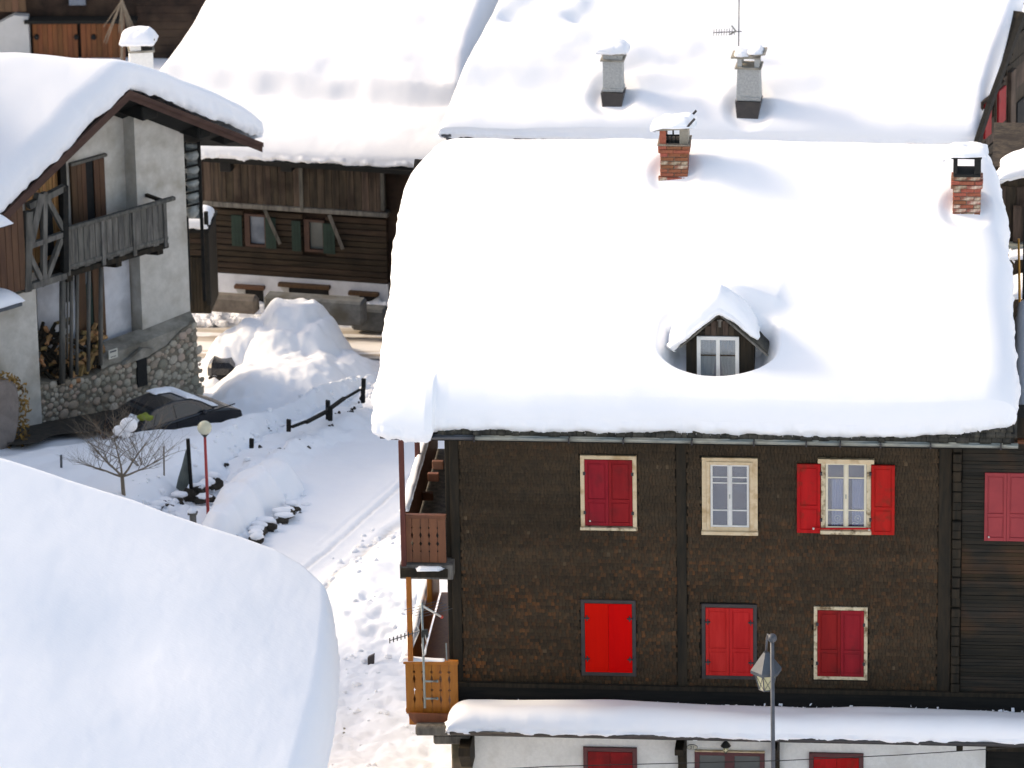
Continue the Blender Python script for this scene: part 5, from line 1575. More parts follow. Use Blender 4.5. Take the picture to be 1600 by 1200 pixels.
# concrete ledge above the stones
la = E(160, 562, .9); lb = E(304, 498, .9)
led = [E(150, 572, .75), E(305, 503, .75), E(300, 490, .45), E(216, 520, .45), E(165, 540, .45)]
mb = MB().hexa([FE.pt(E(158, 565, .85)[0], gz, .85), FE.pt(E(306, 500, .85)[0], gz, .85), FE.pt(uPR, gz, .0), FE.pt(E(158, 540, 0)[0], gz, .0),
                FE.pt(E(158, 565, .85)[0], E(158, 560, .85)[1], .85), FE.pt(E(306, 500, .85)[0], E(306, 503, .85)[1], .85), FE.pt(uPR, E(290, 488, .45)[1], .45), FE.pt(E(150, 540, .3)[0], E(160, 535, .3)[1], .3)])
build(mb, 'ledge', M['concrete'], eh)
# rubble base wall: a mortar body with every stone laid on it
sb = thing_part('stone_base', eh, 'base wall of rounded river stones')
top_px = [(36, 600), (100, 594), (150, 585), (172, 572), (206, 562), (230, 560), (262, 540), (284, 516), (305, 502)]
bot_px = [(36, 716), (100, 716), (160, 712), (230, 690), (322, 650)]
WS = .9
tp = [E(x, y, WS) for x, y in top_px]; bp_ = [E(x, y, WS + .15) for x, y in bot_px]
poly = [(bp_[0][0], gz)] + [(bp_[-1][0], gz)] + [tp[-1]] + tp[::-1][1:]
build(MB().fprism(FE, poly, 0.1, WS), 'mortar_body', M['stone_mortar'], sb)
SM = []
for k_ in range(8):
    mb = MB().blob((0, 0, 0), (1, .55, 1), 8, 5, .16, rnd)
    me = bpy.data.meshes.new('stone'); me.from_pydata(mb.v, [], mb.f); me.shade_smooth(); me.materials.append(M['stone'] if k_ < 5 else M['stone_warm']); SM.append(me)
placed = []
tries = 0
oE = ORG[sb.name]
while len(placed) < 330 and tries < 60000:
    tries += 1
    px = rnd.uniform(38, 318); py = rnd.uniform(498, 700)
    ty = np.interp(px, [p[0] for p in top_px], [p[1] for p in top_px])
    if py < ty + 4 or py > 712 or px > 305 + (py - 500) * .12: continue
    if py > np.interp(px, [36, 160, 230, 322], [706, 690, 668, 620]) : continue
    if 211 < px < 229 and 552 < py < 604: continue
    u, z = E(px, py, WS)
    r_ = rnd.choice((.07, .085, .10, .115, .13, .15)) if tries < 9000 else rnd.choice((.05, .06, .07, .085))
    if any((u - a) ** 2 + (z - b) ** 2 < (.86 * (r_ + c_)) ** 2 for a, b, c_ in placed): continue
    placed.append((u, z, r_))
for u, z, r_ in placed:
    o = bpy.data.objects.new('stone', rnd.choice(SM)); COL.objects.link(o); o.parent = sb
    o.location = FE.pt(u, z, WS + .0) - oE
    o.rotation_euler = (rnd.uniform(-.15, .15), rnd.uniform(-.5, .5), R(47))
    o.scale = (r_ * rnd.uniform(.95, 1.25), r_ * .75, r_ * rnd.uniform(.8, 1.05))
sp = sum(1 for _ in placed)
# stones of the end face (battered corner)
a, b, c_, d_ = FE.rect(213, 228, 556, 603, WS)
build(MB().fbox(FE, a, b, c_, d_, WS - .02, WS + .05), 'niche', M['soot_shade'], sb)  # black slab, the hollow's shade given as colour
build(MB().fprism(FE, [(a - .5, d_ - .05), (a + .15, d_ + .25), (b + .25, d_ + .12), (b + .05, d_ - .02)], WS, WS + .12), 'niche_arch', M['concrete'], sb)
# little enamel sign
sg = E(177, 552, WS + .05)
s_ = thing('wall_sign', FE.pt(sg[0], sg[1] - .1, WS + .05), 'tiny cream sign with a dark band above the stone base', 'sign')
a, b, c_, d_ = FE.rect(170, 184, 546, 560, WS + .05)
build(MB().fbox(FE, a, b, c_, d_, WS + .02, WS + .05), 'plate', M['paper'], s_)
build(MB().fbox(FE, a + .04, b - .04, d_ - .07, d_ - .03, WS + .05, WS + .054).fbox(FE, a + .06, b - .06, c_ + .04, c_ + .06, WS + .05, WS + .054), 'print', M['marker'], s_)
# chimney behind the ridge
FEc = Facade((FE.pt(0, 0, -1.6).x, FE.pt(0, 0, -1.6).y), 47)
c = thing_part('chimney', eh, 'pale chimney with a rounded snow cap just behind the ridge')
Fx = Facade((FEc.pt(FEc.at(222, 90)[0], 0, 0).x, FEc.pt(FEc.at(222, 90)[0], 0, 0).y), 12)
u0, u1, z0, z1 = Fx.rect(203, 240, 82, 125)
build(MB().fbox(Fx, u0, u1, z0 - .8, z1, -.5, 0), 'stack', M['stucco_white'], c, bevel=.01)
build(MB().fbox(Fx, u0 - .02, u1 + .04, z1, z1 + .05, -.55, .04), 'ledge', M['concrete'], c)
zz = Fx.at(222, 64)[1]
build(MB().fbox(Fx, u0 + .02, u0 + .3, z1 + .05, zz, -.5, 0), 'pillar', M['stucco_white'], c)
build(MB().fbox(Fx, u0 + .34, u1 - .02, z1 + .05, zz, -.5, -.02), 'smoke_opening', M['soot_shade'], c)
build(MB().fbox(Fx, u0 - .02, u1 + .06, zz, zz + .04, -.55, .04), 'cover_slab', M['flash'], c)
cc = Fx.pt((u0 + u1) / 2 - .04, 0, -.25)
cap_snow(c, cc.x, cc.y, zz - .12, (u1 - u0) + .24, .75, .42, 66)
# snow-topped canopy ends that enter at the left edge
for (x0, x1, yt, yb_, lab, wv) in ((-60, 20, 345, 363, 'pointed end of a snowy canopy', 1.9), (-60, 39, 466, 492, 'rounded end of a snowy canopy', 1.9)):
    k_ = thing_part('canopy', eh, lab)
    a, b, c_, d_ = FE.rect(x0, x1, yb_ - 6 if yb_ > 400 else yb_ - 1, yb_, wv)
    build(MB().fbox(FE, a, b - .05, c_, d_, wv - .9, wv), 'hood', M['slate_metal'] if yb_ > 400 else M['black_wood'], k_, bevel=.02)
    p = [FE.pt(a, 0, wv), FE.pt(b, 0, wv), FE.pt(b, 0, wv - .9), FE.pt(a, 0, wv - .9)]
    snow_sheet('snow_cap', [(p[0].x, p[0].y), (p[1].x, p[1].y)], [(p[3].x, p[3].y), (p[2].x, p[2].y)], [(p[0].x, p[0].y), (p[3].x, p[3].y)], [(p[1].x, p[1].y), (p[2].x, p[2].y)],
               lambda x, y: d_ + 0 * x, lambda x, y: .3 + 0 * x, M['snow'], k_, nu=50, nv=20, rad=.42, rim=.05, rough=.01, under=0)
# weathered boards over a tarpaulin on a rack at the far corner
rk = thing('storage_rack', FE.pt(uPR + .6, pE.z, -.5), 'tall dark rack of grey wrapped bundles behind the stucco corner', 'rack')
for i, (ya_, yb_) in enumerate(((230, 252), (254, 272), (275, 292), (295, 312), (315, 340))):
    p = hit(300, (ya_ + yb_) / 2, FE.pt(uPR + .3, 0, .2), (0, 1, 0))
    sc_ = scale_at(p)
    build(MB().blob(p, (.21, .25, (yb_ - ya_) / 2 / sc_ * 1.05), 10, 6, .08, rnd), 'bundle', M['tarp'], rk, smooth=True)
    q = p + Vector((0, -.27, (yb_ - ya_) / 2 / sc_))
    build(MB().bar(q + Vector((-.22, 0, -.06)), q + Vector((.23, 0, .05)), .05, .045), 'slat', M['black_wood'], rk)
p = hit(301, 285, FE.pt(uPR + .3, 0, .25), (0, 1, 0)); q = hit(301, 226, FE.pt(uPR + .3, 0, .25), (0, 1, 0)); q2 = hit(301, 342, FE.pt(uPR + .3, 0, .25), (0, 1, 0))
build(MB().box(p.x - .2, p.x + .2, p.y + .02, p.y + .12, q2.z, q.z), 'backing', M['tarp'], rk)
for px in (290, 313):
    p = hit(px, 290, FE.pt(uPR + .3, 0, .25), (0, 1, 0)); zt_ = hit(px, 222, FE.pt(uPR + .3, 0, .25), (0, 1, 0)).z; zb_ = hit(px, 470, FE.pt(uPR + .3, 0, .25), (0, 1, 0)).z
    build(MB().box(p.x - .04, p.x + .04, p.y - .04, p.y + .04, zb_, zt_), 'post', M['black_wood'], rk)
# small shed beyond the corner
ps = hit(306, 480, (0, FE.pt(uPR, 0, 0).y + 3, 0), (0, 1, 0))
Fs_ = Facade((ps.x, ps.y), 0)
sh = thing('small_shed', ps, 'small brown shed with snow on its roof between the two houses', 'shed')
a, b, c_, d_ = Fs_.rect(284, 327, 360, 490)
build(MB().fbox(Fs_, a, b, c_, d_, -1.5, -.02), 'wall', M['dark_wood'], sh)
wall_pieces(Fs_, 284, 326, 362, 398, .0, 4, 'log', M['log_wall'], sh, vertical=False)
wall_pieces(Fs_, 286, 318, 402, 486, .0, 6, 'plank', M['dark_wood'], sh)
build(MB().fbox(Fs_, a - .1, b + .05, d_ - .02, d_ + .05, -1.5, .15), 'roof_boards', M['black_wood'], sh)
snow_sheet('roof_snow', [Fs_.pt(a - .1, 0, .12)[:2], Fs_.pt(b, 0, .12)[:2]], [Fs_.pt(a - .1, 0, -1.2)[:2], Fs_.pt(b, 0, -1.2)[:2]], [Fs_.pt(a - .1, 0, .12)[:2], Fs_.pt(a - .1, 0, -1.2)[:2]],
           [Fs_.pt(b, 0, .12)[:2], Fs_.pt(b, 0, -1.2)[:2]], lambda x, y: d_ + .05 + 0 * x, lambda x, y: .32 + 0 * x, M['snow'], sh, nu=30, nv=30, rad=.25, rim=.15, rough=.03, under=0)
u = Fs_.at(325, 430, .1)[0]
build(MB().fbox(Fs_, u - .05, u + .05, Fs_.at(325, 475)[1], Fs_.at(325, 330)[1], 0, .12), 'post', M['black_wood'], sh)

# ---------------------------------------------------------------- neighbour at the right edge
pn = hit(1590, 300, (0, 15, 0), (0, 1, 0))
FN = Facade((pn.x, pn.y), 0)
nh = thing('neighbouring_house', (pn.x, pn.y, -2), 'dark plank house with a low snowy roof squeezed in at the right edge', 'house')
a, b, c_, d_ = FN.rect(1548, 1720, 262, 640)
build(MB().fbox(FN, a, b, c_, d_, -3, -.03), 'wall', M['old_boards'], nh)
wall_pieces(FN, 1556, 1700, 292, 384, .0, 9, 'plank', M['old_boards'], nh)
a, b, c_, d_ = FN.rect(1583, 1596, 322, 378, .1)
build(MB().fbox(FN, a, b, c_, d_, .05, .14), 'door_board', M['old_boards'], nh)
a, b, c_, d_ = FN.rect(1574, 1700, 380, 384, .1)
build(MB().fbox(FN, a, b, c_, d_, .0, .3), 'ledge', M['zinc'], nh)
def slump(px0, px1, py, hpx, Y, seed, name='roof_snow', dep=1.2, par=nh, sl=0.0, th=None):
    p = hit(px0, py, (0, Y, 0), (0, 1, 0)); q = hit(px1, py, (0, Y, 0), (0, 1, 0))
    th = th or hpx / scale_at(p)
    return snow_sheet(name, [(p.x, Y), (q.x, Y)], [(p.x, Y + dep), (q.x, Y + dep)], [(p.x, Y), (p.x, Y + dep)], [(q.x, Y), (q.x, Y + dep)],
                      lambda x, y: p.z + sl * (x - p.x) + 0 * y, lambda x, y: th * (1 + .15 * fbm(x * 2, y * 2, seed, 3)), M['snow'], par, nu=50, nv=40, rad=.4, rim=.1, rough=.04, seed=seed, under=0)
slump(1562, 1720, 286, 26, 14.2, 5, sl=.25)
slump(1578, 1720, 408, 14, 14.4, 6, 'snow_patch')
slump(1580, 1720, 470, 26, 13.8, 7, 'snow_patch')
# low roof in front of it
Yn = 1.1
pr0 = hit(1585, 676, (0, Yn, 0), (0, 1, 0))
zfn = lambda x, y: pr0.z + .42 * (np.asarray(y) - Yn)
def onn(px, py, lift=.4):
    p = hit(px, py, (0, Yn, pr0.z + lift), (0, -.42, 1)); return (p.x, p.y)
bt = [(pr0.x + .05, Yn), (pr0.x + 3, Yn)]
lf = [bt[0]] + [onn(x, y) for x, y in ((1588, 640), (1586, 560), (1588, 490), (1592, 458))]
snow_sheet('roof_snow', bt, [lf[-1], (lf[-1][0] + 3, lf[-1][1])], lf, [bt[-1], (lf[-1][0] + 3, lf[-1][1])], zfn, lambda x, y: .5 + 0 * x, M['snow'], nh, nu=60, nv=60, rad=.35, rim=.2, rough=.04, seed=12)
build(MB().hexa([(pr0.x + .1, Yn, pr0.z - .15), (pr0.x + 3, Yn, pr0.z - .15), (pr0.x + 3, Yn + 6, pr0.z + 2.4), (pr0.x + .1, Yn + 6, pr0.z + 2.4),
                 (pr0.x + .1, Yn, pr0.z - .02), (pr0.x + 3, Yn, pr0.z - .02), (pr0.x + 3, Yn + 6, pr0.z + 2.5), (pr0.x + .1, Yn + 6, pr0.z + 2.5)]), 'roof_boards', M['black_wood'], nh)
pl = hit(1590, 686, (0, -.4, 0), (0, 1, 0))
build(MB().tube((pl.x, -.5, pl.z), (pl.x + 1.4, -.45, pl.z + .02), .055, 10), 'eave_log', M['brown_wood2'], nh, smooth=True)
mp = hit(1593, 452, (0, 9, 0), (0, 1, 0)); mq = hit(1591.5, 373, (0, 9, 0), (0, 1, 0))
po = thing('roof_pole', mp, 'thin orange pole sticking up from the snow at the right edge', 'pole')
build(MB().tube((mp.x + .03, mp.y, mp.z - 1), mq, .032, 8, .02), 'shaft', M['yellow_pole'], po, smooth=True)

# ---------------------------------------------------------------- F: near roof, bottom left
Yf = -7.0
pf = hit(250, 1000, (0, Yf, 0), (0, 1, 0))
SX, SY = -.43, .13
zff = lambda x, y: pf.z - .9 + SX * (np.asarray(x) - pf.x) + SY * (np.asarray(y) - pf.y)
def onf(px, py, lift=.9):
    p = hit(px, py, (pf.x, pf.y, pf.z - .9 + lift), (-SX, -SY, 1)); return (p.x, p.y)
nf = thing('near_house', (pf.x, pf.y, 2.0), 'nearest house at the bottom left, only its smooth domed snow roof showing', 'house')
bt = [onf(x, 1330) for x in range(-560, 480, 40)]
tpx = [(-560, 520), (-360, 592), (-160, 660), (-80, 690), (0, 712), (40, 724), (90, 741), (150, 760), (210, 779), (250, 795), (310, 815), (370, 834), (420, 852), (460, 874), (494, 905), (508, 928)]
tpn = [onf(x, y, .75) for x, y in tpx]
lf = [bt[0], tpn[0]]
rg = [bt[-1]] + [onf(x, y, .6) for x, y in ((478, 1280), (492, 1220), (505, 1170), (516, 1120), (524, 1060), (527, 1000), (524, 965))] + [tpn[-1]]
def hF(x, y):
    h = .95 + .03 * fbm(x * .28, y * .28, 15, 2) + .004 * fbm(x * 3, y * 1.2, 16, 3)
    for (px, py, s1, s2, k_) in ((165, 1010, 1.2, .7, -.15), (120, 950, 1.3, .8, .04), (330, 960, 1.6, 1.3, .03), (120, 1110, 1.2, 1.0, .03)):
        c_ = onf(px, py)
        h = h + k_ * np.exp(-((x - c_[0]) / s1) ** 2 - ((y - c_[1]) / (s2 * 2.2)) ** 2)
    return h
snow_sheet('roof_snow', bt, tpn, lf, rg, zff, hF, M['snow_ripple'], nf, nu=360, nv=360, rad=.55, rim=.25, rough=.012, seed=17, sides=(1, 1, 1, 1))
qs = [bt[0], bt[-1], tpn[-1], tpn[0]]
ins = [(pf.x + (x - pf.x) * .93, pf.y + (y - pf.y) * .93) for x, y in qs]
build(MB().hexa([(x, y, float(zff(x, y)) - .22) for x, y in ins] + [(x, y, float(zff(x, y)) - .06) for x, y in ins]), 'roof_boards', M['black_wood'], nf)
ins = [(pf.x + (x - pf.x) * .8, pf.y + (y - pf.y) * .8) for x, y in qs]
build(MB().hexa([(x, y, 1.0) for x, y in ins] + [(x, y, float(zff(x, y)) - .24) for x, y in ins]), 'wall', M['far_wood'], nf)

# ---------------------------------------------------------------- unseen house added outside the frame to shade the lane
vh = thing('added_shade_house', (-24, 24, -4), 'unseen white house with a snowy roof, added left of the frame to shade the lane', 'house')
FV = Facade((-19.5, 10), 90)
build(MB().box(-29, -20, 21, 38, -9, 5.2), 'wall', M['stucco_white'], vh)
build(MB().fprism(Facade((0, 20), 0), [(-30, 4.9), (-24.5, 8.2), (-19, 4.9), (-19, 5.1), (-24.5, 8.4), (-30, 5.1)], -19, 0), 'roof_boards', M['black_wood'], vh)
snow_sheet('roof_snow', [(-30, 20), (-19, 20)], [(-30, 39), (-19, 39)], [(-30, 20), (-30, 39)], [(-19, 20), (-19, 39)], lambda x, y: 8.4 - .6 * np.abs(x + 24.5) + 0 * y, lambda x, y: .7 + 0 * x, M['snow'], vh, nu=60, nv=60, rad=.5, rim=.3)
for y in range(23, 37, 4):
    for z in (-1.5, 2):
        build(MB().box(-20.02, -19.96, y, y + 1, z, z + 1.4), 'window', M['dark_glass'], vh)
# a taller unseen one beside it, added to shade the lower lane
vt = thing('added_shade_house', (-24, 14, -2), 'taller unseen white house with a snowy roof, added to shade the lower lane', 'house')
build(MB().box(-28, -19, 9.5, 18.5, -6, 9.2), 'wall', M['stucco_white'], vt)
build(MB().fprism(Facade((0, 9), 0), [(-29, 9.0), (-23.5, 12.2), (-18, 9.0), (-18, 9.2), (-23.5, 12.4), (-29, 9.2)], -10, 0), 'roof_boards', M['black_wood'], vt)
snow_sheet('roof_snow', [(-29, 9), (-18, 9)], [(-29, 19), (-18, 19)], [(-29, 9), (-29, 19)], [(-18, 9), (-18, 19)], lambda x, y: 12.4 - .58 * np.abs(x + 23.5) + 0 * y, lambda x, y: .7 + 0 * x, M['snow'], vt, nu=60, nv=60, rad=.5, rim=.3)
for y in (11, 14, 16.5):
    for z in (-.5, 2.5, 5.5):
        build(MB().box(-19.02, -18.96, y, y + .9, z, z + 1.4), 'window', M['dark_glass'], vt)
# ================================================================ the ground
def gpoly(pts, dz=0.0):
    return [tuple(ground_at(x, y, dz))[:2] for x, y in pts]
PG = gpoly([(-120, 712), (-60, 708), (0, 708), (60, 695), (110, 688), (160, 678), (250, 664), (320, 657), (372, 640), (420, 622), (470, 600), (530, 574), (590, 562), (680, 560)], .65) \
    + gpoly([(680, 572), (604, 594), (575, 610), (520, 640), (450, 680), (420, 700), (395, 714), (345, 748), (330, 760), (300, 780), (278, 790), (262, 794), (228, 812), (190, 900), (-120, 940)], .0)
PH = gpoly([(340, 790), (350, 768), (370, 752), (400, 736), (436, 728), (458, 740)], .7) + gpoly([(474, 766), (453, 786), (428, 808), (404, 820), (398, 838), (376, 862), (340, 858), (306, 846), (312, 826)], .0)
PBm = gpoly([(492, 930), (525, 890), (556, 858), (590, 838), (640, 822), (760, 800), (760, 940), (640, 985), (560, 975), (505, 960)], .35)
PL = gpoly([(360, 742), (420, 700), (470, 668), (540, 640), (560, 650), (500, 690), (450, 720), (400, 745)], .25)
ROADP = gpoly([(240, 500), (700, 506), (700, 558), (240, 556)])
T1 = gpoly([(455, 905), (500, 868), (545, 830), (590, 790), (640, 745), (690, 705)])
T2 = gpoly([(495, 935), (530, 900), (565, 868), (605, 832), (650, 800), (700, 765)])
T3 = gpoly([(500, 850), (560, 800), (620, 750)])
WALLS = [gpoly([(232, 797), (262, 776), (278, 783), (300, 765), (335, 747)], .1), gpoly([(372, 858), (396, 838), (402, 822), (428, 808), (452, 792)], .0)]
def terrain(X, Y):
    z = -GS * Y + .06 * fbm(X * .25, Y * .25, 101, 4) + .012 * fbm(X * 2.2, Y * 2.2, 102, 3)
    wob = .10 * fbm(X * 1.3, Y * .9, 103, 3)
    sg = poly_sdf(X, Y, PG) + wob
    z = z + .74 * sstep(-.02, .75, sg) ** .6 + .10 * sstep(0, 1, sg) * fbm(X * .5, Y * .4, 104, 3)
    z = z + .05 * np.exp(-((sg - .05) / .5) ** 2) * fbm(X * 3, Y * 3, 105, 4)
    sh_ = poly_sdf(X, Y, PH) + wob * .8
    z = z + .40 * sstep(.0, .9, sh_) ** .55 + .22 * sstep(.1, .8, sh_) * fbm(X * 1.1, Y * .5, 106, 2)
    sb_ = poly_sdf(X, Y, PBm) + wob * 2
    z = z + .35 * sstep(-.7, .9, sb_) + .10 * sstep(-.5, .5, sb_) * fbm(X * .9, Y * .7, 107, 4)
    sl_ = poly_sdf(X, Y, PL) + wob
    z = z + .22 * sstep(-.3, .4, sl_)
    # rough trodden snow between fence and hedge, and near the house
    rough = np.exp(-(np.clip(-sg, 0, 9) / 1.3) ** 2) * (1 - sstep(0, .3, sg)) + .6 * sstep(-1.2, 0, poly_sdf(X, Y, gpoly([(500, 960), (720, 960), (760, 1300), (460, 1300)])))
    z = z + .12 * rough * fbm(X * 2.4, Y * 1.7, 108, 5) + .08 * rough * np.abs(fbm(X * 4, Y * 3, 118, 3))
    for T, wd, dp in ((T1, .05, .045), (T2, .11, .06), (T3, .04, .02)):
        d = line_dist(X, Y, T)
        z = z - dp * np.exp(-(d / wd) ** 2) * (.6 + .6 * np.abs(fbm(X * 3, Y * 3, 109, 2))) + dp * .4 * np.exp(-((d - wd * 2.4) / wd) ** 2)
    # cleared road
    sr = poly_sdf(X, Y, ROADP)
    m = sstep(-.3, .1, sr)
    z = z * (1 - m) + (-GS * Y - .06) * m
    return z
def grid_mesh(name, x0, x1, y0, y1, nx, ny, zf, mat):
    xs_, ys_ = np.linspace(x0, x1, nx), np.linspace(y0, y1, ny)
    X, Y = np.meshgrid(xs_, ys_)
    Z = zf(X, Y)
    idx = np.arange(nx * ny).reshape(ny, nx)
    F = np.stack([idx[:-1, :-1], idx[:-1, 1:], idx[1:, 1:], idx[1:, :-1]], -1).reshape(-1, 4)
    o = np_mesh(name, np.stack([X, Y, Z], -1).reshape(-1, 3), F, mat)
    return o, X, Y
gx0, gx1, gy0, gy1 = -26.0, 6.0, -12.0, 62.0
gnd, X, Y = grid_mesh('snow_ground', gx0, gx1, gy0, gy1, 560, 760, terrain, M['snow_ground'])
dirt = .22 * np.exp(-(line_dist(X, Y, T1) / .06) ** 2) + .5 * np.exp(-(line_dist(X, Y, T2) / .12) ** 2)
sg = poly_sdf(X, Y, PG)
dirt = dirt + .55 * np.exp(-((sg + .28) / .12) ** 2) * sstep(.25, .6, fbm(X * 2.5, Y * 2, 111, 4))
sr = poly_sdf(X, Y, ROADP)
dirt = dirt + .35 * sstep(-.5, .1, sr)
dirt = dirt + .30 * sstep(-.5, 1.0, poly_sdf(X, Y, gpoly([(590, 1120), (760, 1060), (760, 1300), (560, 1300)]))) * sstep(-.2, .5, fbm(X * .8, Y * .8, 112, 4))
at = gnd.data.attributes.new('dirt', 'FLOAT', 'POINT')
at.data.foreach_set('value', np.clip(dirt, 0, 1).astype(np.float32).ravel())
tag(gnd, kind='structure')
# outer ground in four wide sheets
for i, (a, b, c_, d_, nx, ny) in enumerate(((-400, gx0, -200, 400, 60, 120), (gx1, 400, -200, 400, 60, 120), (gx0, gx1, -200, gy0, 20, 40), (gx0, gx1, gy1, 400, 20, 80))):
    def zo(X_, Y_):
        Yc = np.clip(Y_, -1e9, 110)
        dx_ = np.maximum(np.maximum(gx0 - X_, X_ - gx1), 0); dy_ = np.maximum(np.maximum(gy0 - Y_, Y_ - gy1), 0)
        d = np.hypot(dx_, dy_)
        far = np.clip((np.hypot(X_, Y_) - 140) / 100, 0, 3)
        return -GS * Yc + .06 * fbm(X_ * .25, Y_ * .25, 101, 4) + far ** 1.5 * 26 * (Y_ > -50) + np.where(d > 2, .5 * fbm(X_ * .05, Y_ * .05, 130, 3) * np.clip((d - 2) / 20, 0, 1), 0)
    o, _, _ = grid_mesh('snow_field', a, b, c_, d_, nx, ny, zo, M['snow_ground'])
    tag(o, kind='structure')

# cleared road with brown wheel tracks
m, n, l, b = new_mat('packed_road_snow', .85)
tc = n.new('ShaderNodeTexCoord'); sx = n.new('ShaderNodeSeparateXYZ')
l.new(tc.outputs['UV'], sx.inputs[0])
nz = n.new('ShaderNodeTexNoise'); nz.inputs['Scale'].default_value = 3; nz.inputs['Detail'].default_value = 6
mp = n.new('ShaderNodeMapping'); mp.inputs['Scale'].default_value = (.35, 2.5, 1)
l.new(tc.outputs['Object'], mp.inputs[0]); l.new(mp.outputs[0], nz.inputs['Vector'])
ad = n.new('ShaderNodeMath'); ad.operation = 'MULTIPLY_ADD'; ad.inputs[1].default_value = .16
l.new(nz.outputs[0], ad.inputs[0]); l.new(sx.outputs[1], ad.inputs[2])
cr = n.new('ShaderNodeValToRGB')
l.new(ad.outputs[0], cr.inputs[0])
el = cr.color_ramp.elements
stops = [(0.06, (200, 194, 186)), (.16, (158, 146, 132)), (.27, (182, 172, 160)), (.36, (226, 222, 216)), (.50, (220, 215, 208)), (.58, (172, 160, 146)), (.66, (146, 135, 122)), (.76, (176, 166, 154)), (.86, (164, 154, 142)), (.97, (220, 216, 211))]
el[0].position = stops[0][0]; el[0].color = rgb(stops[0][1], 1.1); el[1].position = stops[-1][0]; el[1].color = rgb(stops[-1][1], 1.1)
for p_, c_ in stops[1:-1]:
    e_ = el.new(p_); e_.color = rgb(c_, 1.1)
l.new(cr.outputs[0], b.inputs['Base Color'])
bp = n.new('ShaderNodeBump'); bp.inputs['Strength'].default_value = .6; bp.inputs['Distance'].default_value = .04
l.new(nz.outputs[0], bp.inputs['Height']); l.new(bp.outputs[0], b.inputs['Normal'])
c4 = [ground_at(220, 558), ground_at(720, 560), ground_at(720, 506), ground_at(220, 500)]
NU, NV = 80, 50
V, UV = [], []
for j in range(NV + 1):
    for i in range(NU + 1):
        s_, t_ = i / NU, j / NV
        p = (c4[0] * (1 - s_) + c4[1] * s_) * (1 - t_) + (c4[3] * (1 - s_) + c4[2] * s_) * t_
        rut = .05 * math.exp(-((t_ - .2) / .07) ** 2) + .06 * math.exp(-((t_ - .68) / .08) ** 2)
        V.append((p.x, p.y, -GS * p.y - .02 - rut + .015 * float(fbm(p.x * 1.5, p.y * 4, 120, 3)))); UV.append((s_, t_))
F = [(j * (NU + 1) + i, j * (NU + 1) + i + 1, (j + 1) * (NU + 1) + i + 1, (j + 1) * (NU + 1) + i) for j in range(NV) for i in range(NU)]
road = np_mesh('road', V, F, m)
uv = road.data.uv_layers.new(name='UVMap')
li = np.zeros(len(road.data.loops), np.int32); road.data.loops.foreach_get('vertex_index', li)
uv.data.foreach_set('uv', np.array(UV, np.float32)[li].ravel())
tag(road, kind='structure')
# dark bare strip where the driveway meets the stone wall
mb = MB()
du0, du1 = FE.at(-40, 650, .9)[0], FE.at(326, 610, .9)[0]
for i in range(24):
    a_, b_ = du0 + (du1 - du0) * i / 24, du0 + (du1 - du0) * (i + 1) / 24
    q = []
    for (u, w_) in ((a_, 2.5 + .2 * math.sin(i)), (b_, 2.5 + .2 * math.sin(i + 1)), (b_, .7), (a_, .7)):
        p = FE.pt(u, 0, w_ - (1.7 if u > du1 - 2.2 and w_ > 1 else 0)); q.append((p.x, p.y, -GS * p.y + .14))
    mb.add(q, [(0, 1, 2, 3)])
o = build(mb, 'driveway', M['soil']); tag(o, kind='structure')

# ploughed rubble of snow along the far side of the road
mb = MB()
for i in range(1500):
    px = rnd.uniform(255, 640); t = rnd.random() ** 1.4
    py = 506 - t * 26 + (4 if px < 350 else 0)
    p = ground_at(px, py, .0)
    bulk = .42 * math.sin(min(1, t * 1.2) * math.pi) * (.7 + .6 * float(vnoise(px * .03, 0, 7)))
    r_ = rnd.uniform(.04, .15)
    mb.blob((p.x, p.y, p.z + max(0, bulk) * rnd.uniform(.5, 1) + .05), (r_, r_ * .9, r_ * .8), 6, 4, .35, rnd)
o = build(mb, 'snow_rubble', M['snow'], smooth=False, fix=False)
tag(o, 'lumpy ploughed snow rubble along the far edge of the road', 'snow rubble', kind='stuff')
# the bank under the rubble
def ridge_sheet(name, pts, hw, hh, mat, lab, cat, seed, kind=None, parent=None, rough=.04, nz_=.3, nv=30, nu=140):
    P = interp_poly([tuple(p) for p in pts], nu)
    T = np.gradient(P[:, :2], axis=0); T /= np.hypot(T[:, 0], T[:, 1])[:, None]
    N_ = np.stack([-T[:, 1], T[:, 0]], 1)
    q = np.linspace(-1, 1, nv)
    hwf = hw if np.ndim(hw) else np.full(nu, hw); hhf = hh if np.ndim(hh) else np.full(nu, hh)
    X_ = P[:, 0][:, None] + N_[:, 0][:, None] * q * hwf[:, None]; Y_ = P[:, 1][:, None] + N_[:, 1][:, None] * q * hwf[:, None]
    ends = np.sqrt(np.clip(1 - (1 - np.clip(np.minimum(np.arange(nu), np.arange(nu)[::-1]) / (nu * .06), 0, 1)) ** 2, 0, 1))
    Zr = P[:, 2][:, None] - .25 + (hhf[:, None] * ends[:, None] * (1 - q ** 2) ** .7) * (1 + nz_ * fbm(X_ * 1.6, Y_ * 1.6, seed, 3)) + .25 * (1 - q ** 2) ** .5 + rough * fbm(X_ * 5, Y_ * 5, seed + 1, 4) * (1 - q ** 4)
    idx = np.arange(nu * nv).reshape(nu, nv)
    F_ = np.stack([idx[:-1, :-1], idx[1:, :-1], idx[1:, 1:], idx[:-1, 1:]], -1).reshape(-1, 4)
    o_ = np_mesh(name, np.stack([X_, Y_, Zr], -1).reshape(-1, 3), F_, mat, parent)
    if parent is None: tag(o_, lab, cat, kind=kind)
    return o_
